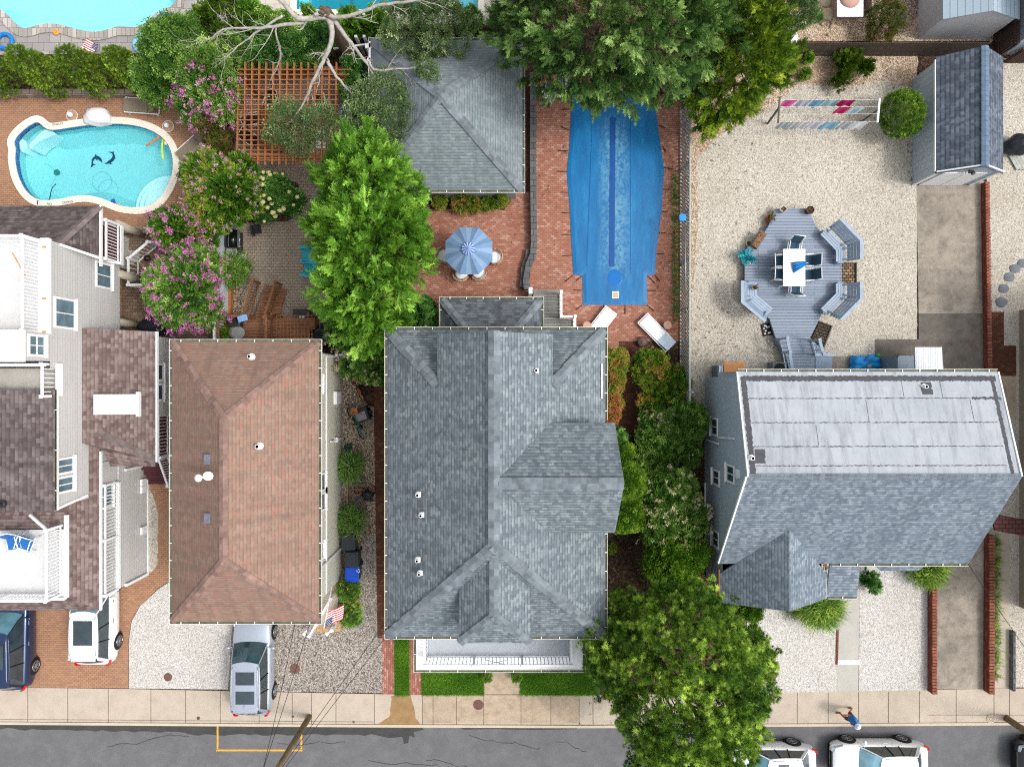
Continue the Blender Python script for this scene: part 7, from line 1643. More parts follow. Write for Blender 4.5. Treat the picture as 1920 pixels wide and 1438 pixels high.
# ------------------------------------------------------------ utility poles and wires
M_pole = mk('pole_timber', '#7a6a50', .9, .3, 3, bmp=.5)
def upole(label, p, h, r):
    t = thing('utility_pole', label, 'utility pole', p); MB().tube([p+Vector((0, 0, -.3)), p+up*h*.5, p+up*h], [r, r*.9, r*.75], 18).build('pole', M_pole, t, True)
    MB().bar(p+Vector((-.9, 0, h-.6)), p+Vector((.9, 0, h-.6)), .1, .12).build('crossarm', M_pole, t); return t
A1 = P(580, 1343); upole('weathered timber utility pole rising from the left pavement', A1, 9.0, .14); A2 = P(1887, 1346); upole('dark timber utility pole at the lower right pavement', A2, 9.0, .16)
def cable(label, a, b, sag=.3, r=.012):
    a, b = Vector(a), Vector(b); MB().tube([a+(b-a)*(i/14)-up*sag*4*(i/14)*(1-i/14) for i in range(15)], r, 5).build('overhead_cable', M_black, None, label=label, cat='cable')
cable('thin overhead cable from pole to the grey roof corner', A1+up*7.8, (XL, YB+.05, 5.9)); cable('thin overhead cable from pole ending left of the grey roof', A1+up*7.2, (XL-.1, YB+.5, 5.6)); cable('thin overhead cable from pole to the brown roof corner', A1+up*8.2, (-8.3, -9.5, 5.2)); cable('second thin cable from pole to the brown eave', A1+up*7.4, (-9.0, -9.6, 5.2))
cable('thin cable from the right pole to the blue-grey house eave', A2+up*7.5, (20.3, -8.0, 3.3)); 
# ------------------------------------------------------------ cars
def paint(name, col, metal=0., rough=.25): return mk(name, col, rough, .02, 1, metal=metal, bmp=0, spec=.5, coat=.6)
M_cglass = glassmat('car_glass', '#33424a', .03, 1.0); M_cgl2 = glassmat('windshield_glass', '#5c8fa0', .03, 1.0); M_tail = mk('tail_lamp_red', '#c01c1c', .25, .1, 8); M_head = mk('head_lamp_clear', '#b9c2c8', .15, .1, 9, metal=.3); M_int = mk('car_interior', '#3f3a36', .8, .3, 6); M_rim = mk('alloy_rim', '#9fa3a8', .3, .1, 8, metal=.6)
def car(label, bodym, L=4.6, W=1.84, Hh=1.66, kind='suv', sunroof=1, wsglass=None, hood=.98, fr=1.0, cat='car', rails=True):
    """car pointing +X, origin on the ground at its centre"""
    t = thing('parked_car', label, cat); ws = wsglass or M_cgl2; h = L/2; w = W/2
    # body stations: x, half width, z of hood or deck line edge, z centre
    if kind == 'suv': st = [(-h,.80,.86,.90),(-h+.06,.88,.98,1.02),(-h+.25,.95,1.04,1.06),(-h+.9,.985,1.05,1.07),(-.4,1,1.02,1.04),(.7,1,.99,1.02),(h-1.1,.985,.95,1.02),(h-.6,.96,.90,.98),(h-.25,.9,.8,.88),(h-.08,.82,.70,.76),(h,.72,.60,.64)]
    else: st = [(-h,.78,.86,.90),(-h+.07,.86,.97,1.0),(-h+.3,.93,1.0,1.02),(-h+.9,.975,1.0,1.02),(-.3,1,.97,.99),(.6,1,.93,.97),(h-1.05,.98,.9,.97),(h-.6,.95,.84,.92),(h-.25,.88,.74,.82),(h-.08,.8,.64,.7),(h,.7,.55,.6)]
    mb = MB(); rings = []
    for x, wf, ze, zc in st:
        a = w*wf; low = .22 if abs(x) < h-.1 else .34
        prof = [(-a*.93,low),(-a*.99,.42),(-a,.62),(-a*.985,ze*.87),(-a*.93,ze*.97),(-a*.8,ze+.01),(-a*.4,zc),(0,zc+.015),(a*.4,zc),(a*.8,ze+.01),(a*.93,ze*.97),(a*.985,ze*.87),(a,.62),(a*.99,.42),(a*.93,low)]
        rings.append([(x, y, z) for y, z in prof])
    vs = [v for r_ in rings for v in r_]; n = 15; fs = []
    for i in range(len(rings)-1):
        for k in range(n-1): fs.append((i*n+k, (i+1)*n+k, (i+1)*n+k+1, i*n+k+1))
    fs.append(tuple(range(n))); fs.append(tuple((len(rings)-1)*n+k for k in range(n))[::-1]); mb.mesh(vs, [f[::-1] for f in fs]); body = mb.build('body', bodym, t, True)
    sb = body.modifiers.new('s', 'SUBSURF'); sb.levels = 1; sb.render_levels = 2
    # greenhouse outline: bottom ring at the belt, top ring at the roof
    xr = -h+.22 if kind == 'suv' else -h+.45; xf = h-1.28+.1*(fr-1)
    tr, tf = xr+.38 if kind == 'suv' else xr+.5, xf-.72; zb = 1.0 if kind == 'suv' else .95; zt = Hh-.04
    nb = 8
    def ringp(xa, xb, ha, hb, z, bulge_f, bulge_r):
        left = []
        for k in range(nb+1):
            u = k/nb; x = xa+(xb-xa)*u; y = ha+(hb-ha)*u+.03*math.sin(PI*u); left.append((x, y, z))
        return left
    B = ringp(xr, xf, w*.86, w*.84, zb, 0, 0); T = ringp(tr, tf, w*.70, w*.66, zt, 0, 0)
    for sgn in (1, -1):
        # side windows
        gm = MB()
        for k in range(nb):
            q = [Vector((B[k][0], B[k][1]*sgn, B[k][2]-.03)), Vector((B[k+1][0], B[k+1][1]*sgn, B[k+1][2]-.03)), Vector((T[k+1][0], T[k+1][1]*sgn, T[k+1][2])), Vector((T[k][0], T[k][1]*sgn, T[k][2]))]; gm.poly(q if sgn < 0 else q[::-1])
        gm.build('side_window', M_cglass, t, True)
        for u, nm_, wd in ((0, 'pillar', .14), (.36, 'pillar', .05), (.64, 'pillar', .05), (1, 'pillar', .07)):
            b_ = Vector(((xr+(xf-xr)*u) if u in (0, 1) else tr+(tf-tr)*u+(.1 if u > .5 else -.08), (w*.86+(w*.84-w*.86)*u+.03*math.sin(PI*u))*sgn, zb-.03)); t_2 = Vector((tr+(tf-tr)*u, (w*.7+(w*.66-w*.7)*u+.03*math.sin(PI*u))*sgn, zt)); o_ = Vector((0, .012*sgn, .006))
            MB().bar(b_+o_, t_2+o_, .035, wd).build(nm_, bodym if u in (0, 1) else M_black, t)
        MB().tube([(x_, y_*sgn, z_+.0) for x_, y_, z_ in T], .035, 6).build('roof_edge', bodym, t, True)
        if rails: MB().tube([(tr+.15, w*.66*sgn, zt+.05), (tr+.3, w*.65*sgn, zt+.09), (tf-.3, w*.63*sgn, zt+.09), (tf-.12, w*.62*sgn, zt+.05)], .016, 6).build('roof_rail', M_dark if rails == 2 else M_steel, t, True)
        MB().blob((xf-.18, (w+.12)*sgn, 1.02), (.08, .11, .075), 1, .0, 8).bar((xf-.16, w*.88*sgn, .97), (xf-.17, (w+.08)*sgn, .99), .05, .04).build('wing_mirror', bodym if rails != 2 else M_dark, t, True)
        for x in (-.25, .75): MB().bar((x-.1, (w*.995+.012)*sgn, .84), (x+.1, (w*.995+.012)*sgn, .84), .03, .03).build('door_handle', M_steel, t)
        lt = MB(); lt.mesh([(-h+.0,w*.66*sgn,.86),(-h+.0,w*.8*sgn,.86),(-h+.22,w*.955*sgn,.9),(-h+.3,w*.93*sgn,1.035),(-h+.03,w*.82*sgn,1.03),(-h+.02,w*.68*sgn,1.0)], [(0,1,4,5),(1,2,3,4)] if sgn > 0 else [(5,4,1,0),(4,3,2,1)]); so_ = lt.build('tail_light', M_tail, t); so_.modifiers.new('s', 'SOLIDIFY').thickness = .03
        lt = MB(); lt.mesh([(h-.06,w*.5*sgn,.72),(h-.09,w*.78*sgn,.72),(h-.5,w*.955*sgn,.85),(h-.45,w*.88*sgn,.93),(h-.16,w*.74*sgn,.83),(h-.1,w*.5*sgn,.8)], [(0,1,4,5),(1,2,3,4)]); so_ = lt.build('headlight', M_head, t); so_.modifiers.new('s', 'SOLIDIFY').thickness = .04
        for x in (h-.92, -h+.95):
            wl = MB().lathe((x, (w-.1)*sgn, .34), [(.2, -.11), (.335, -.11), (.35, -.06), (.35, .06), (.335, .11), (.24, .115)], 28, rot=Euler((-PI/2*sgn, 0, 0))).build('wheel', M_black, t, True)
            rm = MB(); c = Vector((x, (w+.008)*sgn, .34))
            for k in range(10): a = 2*PI*k/10; rm.bar(c, c+Vector((math.cos(a)*.23, 0, math.sin(a)*.23)), .02, .035)
            rm.torus(c, .235, .018, 24, 6, rot=Euler((PI/2, 0, 0))); rm.lathe(c, [(.05, -.01), (.04, .02)], 10, rot=Euler((-PI/2*sgn, 0, 0))); rm.build('rim', M_rim, wl)
            MB().lathe((x, (w-.06)*sgn, .36), [(.4, -.12), (.42, .02), (.36, .068)], 28, rot=Euler((-PI/2*sgn, 0, 0))).build('wheel_arch', M_black, wl, True)
    wsn = MB(); M_ = 8
    def ws_(xa, wa, za, xb, wb, zb_, bulge, name, m, face_):
        mb = MB()
        for k in range(M_):
            for j in range(3):
                def f(u, v): 
                    y = (wa*(1-v)+wb*v)*(2*u-1); x = xa*(1-v)+xb*v+bulge*(1-(2*u-1)**2)*(1-.4*v)+face_*.05*math.sin(PI*v); return Vector((x, y, za*(1-v)+zb_*v+.03*math.sin(PI*v)))
                q = [f(k/M_, j/3), f((k+1)/M_, j/3), f((k+1)/M_, (j+1)/3), f(k/M_, (j+1)/3)]; mb.poly(q if face_ > 0 else q[::-1])
        return mb.build(name, m, t, True)
    ws_(xf+.0, w*.82, zb+.0, tf-.02, w*.645, zt+.01, .14, 'windshield', ws, 1); ws_(xr-.02, w*.84, zb+.02, tr+.0, w*.68, zt+.01, -.1, 'rear_window', M_cglass, -1)
    rf = MB(); NX, NY = 8, 8
    def f(u, v):
        s_ = 2*v-1; wx = w*.7+(w*.66-w*.7)*u; return Vector((tr-.1*(1-s_*s_)*(1-u)+(tf-tr)*u+.12*(1-s_*s_)*u, wx*s_, zt+.045*(1-s_**4)*(.6+.4*math.sin(PI*u))))
    for i in range(NX):
        for j in range(NY): rf.poly([f(i/NX, j/NY), f((i+1)/NX, j/NY), f((i+1)/NX, (j+1)/NY), f(i/NX, (j+1)/NY)])
    rf.build('roof', bodym, t, True)
    zs = zt+.052
    if sunroof == 1: MB().box(((tr+tf)/2+.15, 0, zs), (1.15, w*.95, .012)).build('sunroof', M_cglass, t, bevel=.004)
    if sunroof == 2:
        for x in ((tr+tf)/2+.42, (tr+tf)/2-.48): MB().box((x, 0, zs), (.6, w*.92, .012)).build('sunroof', M_cglass, t, bevel=.004)
    if sunroof == 3: MB().box((tf-.65, 0, zs), (.5, w*.85, .012)).build('sunroof', M_cglass, t, bevel=.004)
    MB().bar((-h+.3 if 0 else tr+.25, 0, zt+.1), (tr+.02, 0, zt+.05), .03, .05).build('antenna_fin', bodym, t)
    mb = MB(); mb.bar((h-.02, -w*.45, .6), (h-.02, w*.45, .6), .06, .2).bar((h-.03, -w*.7, .36), (h-.03, w*.7, .36), .08, .16); mb.build('grille', M_black, t); mb = MB(); mb.bar((-h+.02, -w*.7, .45), (-h+.02, w*.7, .45), .1, .2).bar((-h-.01,-w*.3,.78), (-h-.01,w*.3,.78), .04, .12); mb.build('bumper', M_black, t)
    if kind == 'suv' : MB().bar((tr-.06, -w*.6, zt+.0), (tr-.06, w*.6, zt+.0), .16, .03).build('rear_spoiler', bodym, t)
    for yo in (-.3, .3): MB().bar((xf-.02+.1, yo, zb+.03), (xf-.25, yo+.32, zb+.24), .018, .018).build('wiper', M_black, t)
    for x in (.25, ): 
        for yo in (-.38, .38): MB().box((x, yo, .85), (.5, .5, .3)).build('seat', M_int, t)
    return t
P_silver = paint('silver_blue_paint', '#a7b0bd', .35, .3); P_white = paint('car_white_paint', '#e6e8ea'); P_navy = paint('navy_paint', '#1d3358', .4, .25); P_blk = paint('black_paint', '#101216', 0, .2)
c1 = car('silver SUV with two dark sunroof panels under the brown eave', P_silver, 4.75, 1.9, 1.7, sunroof=2, wsglass=glassmat('ws_dark', '#2f4b55', .03, 1)); place(c1, (-12.52, -13.55, 0), R(90))
c2 = car('white SUV with a large sunroof tucked under the taupe roof', P_white, 4.7, 1.88, 1.7, sunroof=1); place(c2, (-20.12, -11.15, 0), R(90))
c3 = car('navy blue SUV at the lower left corner of the view', P_navy, 4.95, 1.98, 1.78, sunroof=1); place(c3, (-24.25, -12.25, 0), R(90))
c4 = car('white hatchback beside the kerb with orange-red rear lamps', P_white, 4.55, 1.8, 1.62, 'hatch', 0, glassmat('ws_sky', '#8fc3d6', .03, 1)); place(c4, (17.72, -18.2, 0), R(180))
c5 = car('white car with small sunroof half hidden by the pine', P_white, 4.45, 1.8, 1.5, 'hatch', 3); place(c5, (12.4, -18.35, 0), R(180))
c6 = car('black car entering at the lower right edge', P_blk, 4.6, 1.85, 1.6, 'suv', 1); place(c6, (26.7, -18.2, 0), R(180))
# ------------------------------------------------------------ person on the pavement
def person():
    t = thing('person', 'person in a blue shirt and pale hat walking on the pavement', 'person')
    J = {'pel': (0, 0, .9), 'spi': (.02, 0, 1.1), 'che': (.05, 0, 1.32), 'nec': (.07, 0, 1.46), 'hea': (.1, 0, 1.56), 'top': (.1, 0, 1.68),
         'hl': (0, .09, .88), 'kl': (.2, .1, .5), 'al': (.2, .1, .1), 'tl': (.36, .1, .03), 'hr': (0, -.09, .88), 'kr': (-.08, -.1, .47), 'ar': (-.36, -.1, .16), 'tr': (-.26, -.1, .03),
         'sl': (.04, .19, 1.38), 'el': (-.1, .27, 1.13), 'wl': (-.02, .3, .9), 'fl': (.02, .3, .82), 'sr': (.04, -.19, 1.38), 'er': (.1, -.28, 1.13), 'wr': (.3, -.27, 1.0), 'fr': (.37, -.26, .97)}
    rad = {'pel': .13, 'spi': .12, 'che': .14, 'nec': .055, 'hea': .085, 'top': .07, 'hl': .09, 'kl': .06, 'al': .04, 'tl': .03, 'hr': .09, 'kr': .06, 'ar': .04, 'tr': .03, 'sl': .06, 'el': .042, 'wl': .03, 'fl': .035, 'sr': .06, 'er': .042, 'wr': .03, 'fr': .035}
    E = [('pel','spi'),('spi','che'),('che','nec'),('nec','hea'),('hea','top'),('pel','hl'),('hl','kl'),('kl','al'),('al','tl'),('pel','hr'),('hr','kr'),('kr','ar'),('ar','tr'),('che','sl'),('sl','el'),('el','wl'),('wl','fl'),('che','sr'),('sr','er'),('er','wr'),('wr','fr')]
    ks = list(J)
    for sfx, hp in (('L', Vector(J['fl'])), ('R', Vector(J['fr']))):   # fingers and thumb
        d = Vector((.02, 0, -1)) if sfx == 'L' else Vector((.9, .1, -.3))
        for f in range(5):
            k1 = 'f%s%d' % (sfx, f); off = Vector((.018*(f-1.5), 0, 0)) if sfx == 'L' else Vector((0, .018*(f-1.5), 0))
            if f == 4: off = Vector((.04, .02, .03)) if sfx == 'L' else Vector((-.0, .045, .02))
            J[k1] = tuple(hp+off+d*(.03 if f < 4 else .0)); J[k1+'t'] = tuple(hp+off*1.15+d*((.085, .1, .095, .075, .05)[f])); rad[k1] = .011; rad[k1+'t'] = .008
            E.append(('fl' if sfx == 'L' else 'fr', k1)); E.append((k1, k1+'t'))
    ks = list(J); me = bpy.data.meshes.new('body'); me.from_pydata([J[k] for k in ks], [(ks.index(a), ks.index(b)) for a, b in E], []); o = bpy.data.objects.new('body', me); COL.objects.link(o); o.parent = t
    sk_ = o.modifiers.new('skin', 'SKIN'); o.modifiers.new('sub', 'SUBSURF').render_levels = 1; o.modifiers['sub'].levels = 1
    for i, k in enumerate(ks): me.skin_vertices[0].data[i].radius = (rad[k], rad[k])
    me.skin_vertices[0].data[0].use_root = True; sk_.use_smooth_shade = True; me.materials.append(mk('skin', '#a86f52', .6, .08, 8))
    sh = mk('shirt_blue', '#2c6fb3', .85, .15, 8); V = lambda k, dz=0: Vector(J[k])+Vector((0, 0, dz))
    mb = MB(); mb.lathe((.03, 0, 0), [(.2, .86), (.19, 1.0), (.185, 1.15), (.2, 1.3), (.19, 1.38), (.13, 1.44), (.07, 1.46)], 18, sx=.78, sy=1.08)
    for s_, e_ in (('sl', 'el'), ('sr', 'er')): mb.tube([V(s_), V(s_)*.35+V(e_)*.65, V(e_)], [.085, .075, .07], 10)
    mb.build('shirt', sh, t, True); mb = MB(); mb.lathe((0, 0, 0), [(.16, .72), (.19, .85), (.185, .92)], 16, sx=.85, sy=1.05)
    for s_, e_ in (('hl', 'kl'), ('hr', 'kr')): mb.tube([V(s_), V(s_)*.5+V(e_)*.5, V(s_)*.15+V(e_)*.85], [.12, .1, .09], 12)
    mb.build('shorts', mk('shorts_brown', '#5a4638', .9, .15, 6), t, True)
    hd = Vector(J['hea']); mb = MB(); mb.blob(hd+Vector((0, 0, .03)), (.1, .08, .12), 1, .0, 10); mb.blob(hd+Vector((.1, 0, .0)), (.02, .015, .02), 1, 0, 6)
    for s_ in (-1, 1): mb.blob(hd+Vector((.0, .082*s_, .02)), (.02, .012, .03), 1, 0, 6)
    mb.build('head', MATS['skin'], t, True); mb = MB()
    for s_ in (-1, 1): mb.blob(hd+Vector((.092, .03*s_, .035)), (.01, .013, .008), 1, 0, 6)
    mb.box(hd+Vector((.09, 0, -.045)), (.015, .04, .008)); mb.build('eyes_and_mouth', M_black, t)
    mb = MB().lathe(hd+Vector((.0, 0, .06)), [(.15, 0), (.15, .01), (.1, .025), (.095, .08), (.06, .115), (.01, .12)], 20, sx=1.05); mb.build('hat', mk('hat_pale', '#c9d2dc', .85, .05), t, True)
    for k in ('al', 'ar'): 
        p = Vector(J[k]); q = Vector(J['t'+k[1]]); MB().tube([p+Vector((-.05, 0, -.05)), (p+q)/2+Vector((0, 0, -.04)), q+Vector((.04, 0, 0))], [.045, .045, .03], 8).build('shoe', mk('shoe_tan', '#7a5a44', .8), t, True)
    place(t, (16.35, -16.1, 0), R(185)); return t
person()
# ------------------------------------------------------------ trees
plant('conifer_tree', 'tall bright green cypress between the patios', 'tree', L_cyp, [bl(690, 355, 5.2, 2.1, 3.4), bl(702, 465, 6.0, 2.25, 3.4), bl(690, 570, 4.8, 2.0, 3.2), bl(640, 440, 4.4, 1.45, 2.8), bl(755, 430, 4.6, 1.25, 3.2)], 24000, 'frond', .52, 101, up=.55, rj=.42, lumpa=.3, lf=4.5, tmean=.53, tvar=.2, base=(-6.3, 5.4), depth=.16)
plant('conifer_tree', 'huge dark green fir overhanging the covered pool', 'tree', L_big, [bl(1030, 20, 5.6, 2.4, 3.2), bl(1100, 70, 6.4, 2.6, 3.4), bl(1190, 55, 7, 2.7, 3.6), bl(1280, 55, 6.2, 2.2, 3.2), bl(1010, 90, 4.4, 1.5, 2.0), bl(1160, 125, 4.8, 2.0, 2.2), bl(1250, 130, 4.4, 1.6, 2.2), bl(992, 45, 4.4, .85, 1.8), bl(1150, -50, 7, 3.5, 3.5)], 34000, 'frond', .5, 102, up=.35, rj=.45, lumpa=.34, lf=4.5, tmean=.45, tvar=.2, base=(5, 16.8), depth=.16)
plant('cedar_tree', 'yellow-green cedar right of the huge fir', 'tree', L_yel, [bl(1385, 30, 5.6, 1.8, 3), bl(1395, 115, 4.8, 1.8, 2.8), bl(1440, 120, 3.6, 1.2, 2), bl(1345, 175, 4.0, 1.35, 2.2), bl(1380, 190, 3.2, 1.1, 1.6), bl(1327, 230, 3.0, .7, 1.3)], 15000, 'frond', .42, 103, up=.4, rj=.5, lumpa=.34, lf=4.5, tmean=.45, tvar=.2, base=(10.8, 15.2), depth=.18)
plant('pine_tree', 'large bushy street pine overhanging pavement and road', 'tree', L_pin, [bl(1290, 1195, 6.8, 2.15, 2.8), bl(1210, 1235, 6.0, 2.2, 2.6), bl(1335, 1270, 6.4, 2.2, 2.8), bl(1255, 1320, 6.6, 2.1, 2.8), bl(1325, 1370, 6.0, 2.0, 2.6), bl(1170, 1170, 4.6, 1.5, 2.0), bl(1140, 1230, 4.2, 1.1, 1.8), bl(1400, 1220, 4.6, 1.1, 1.8), bl(1250, 1420, 5.4, 1.5, 2)], 62000, 'tuft', .18, 104, up=.5, rj=.5, lumpa=.3, lf=5.5, tmean=.48, tvar=.2, base=(6.9, -13), depth=.18)
# hedge of arborvitae
for k, (bx, s_, lab) in enumerate(((36, 1, 'leftmost arborvitae of the clipped hedge row'), (124, 1.02, 'second arborvitae from the left in the hedge row'), (209, 1.06, 'third arborvitae from the left, below the flag towel'), (287, .95, 'fourth arborvitae from the left in the hedge row'), (-50, 1, 'arborvitae at the frame edge of the hedge row'))):
    b = P(bx, 166); plant('arborvitae', lab, 'tree', L_arb, [(b.x, b.y, .9, .85*s_, .85*s_, 1.1), (b.x, b.y, 1.9, .82*s_, .85*s_, 1.2), (b.x, b.y, 2.85, .68, .68, 1.05*s_)], 16000, 'frond', .12, 200+k, up=.2, rj=.25, lumpa=.05, tmean=.5, tvar=.2, bough=.17, group='arborvitae hedge row', depth=.1, base=(b.x, b.y))
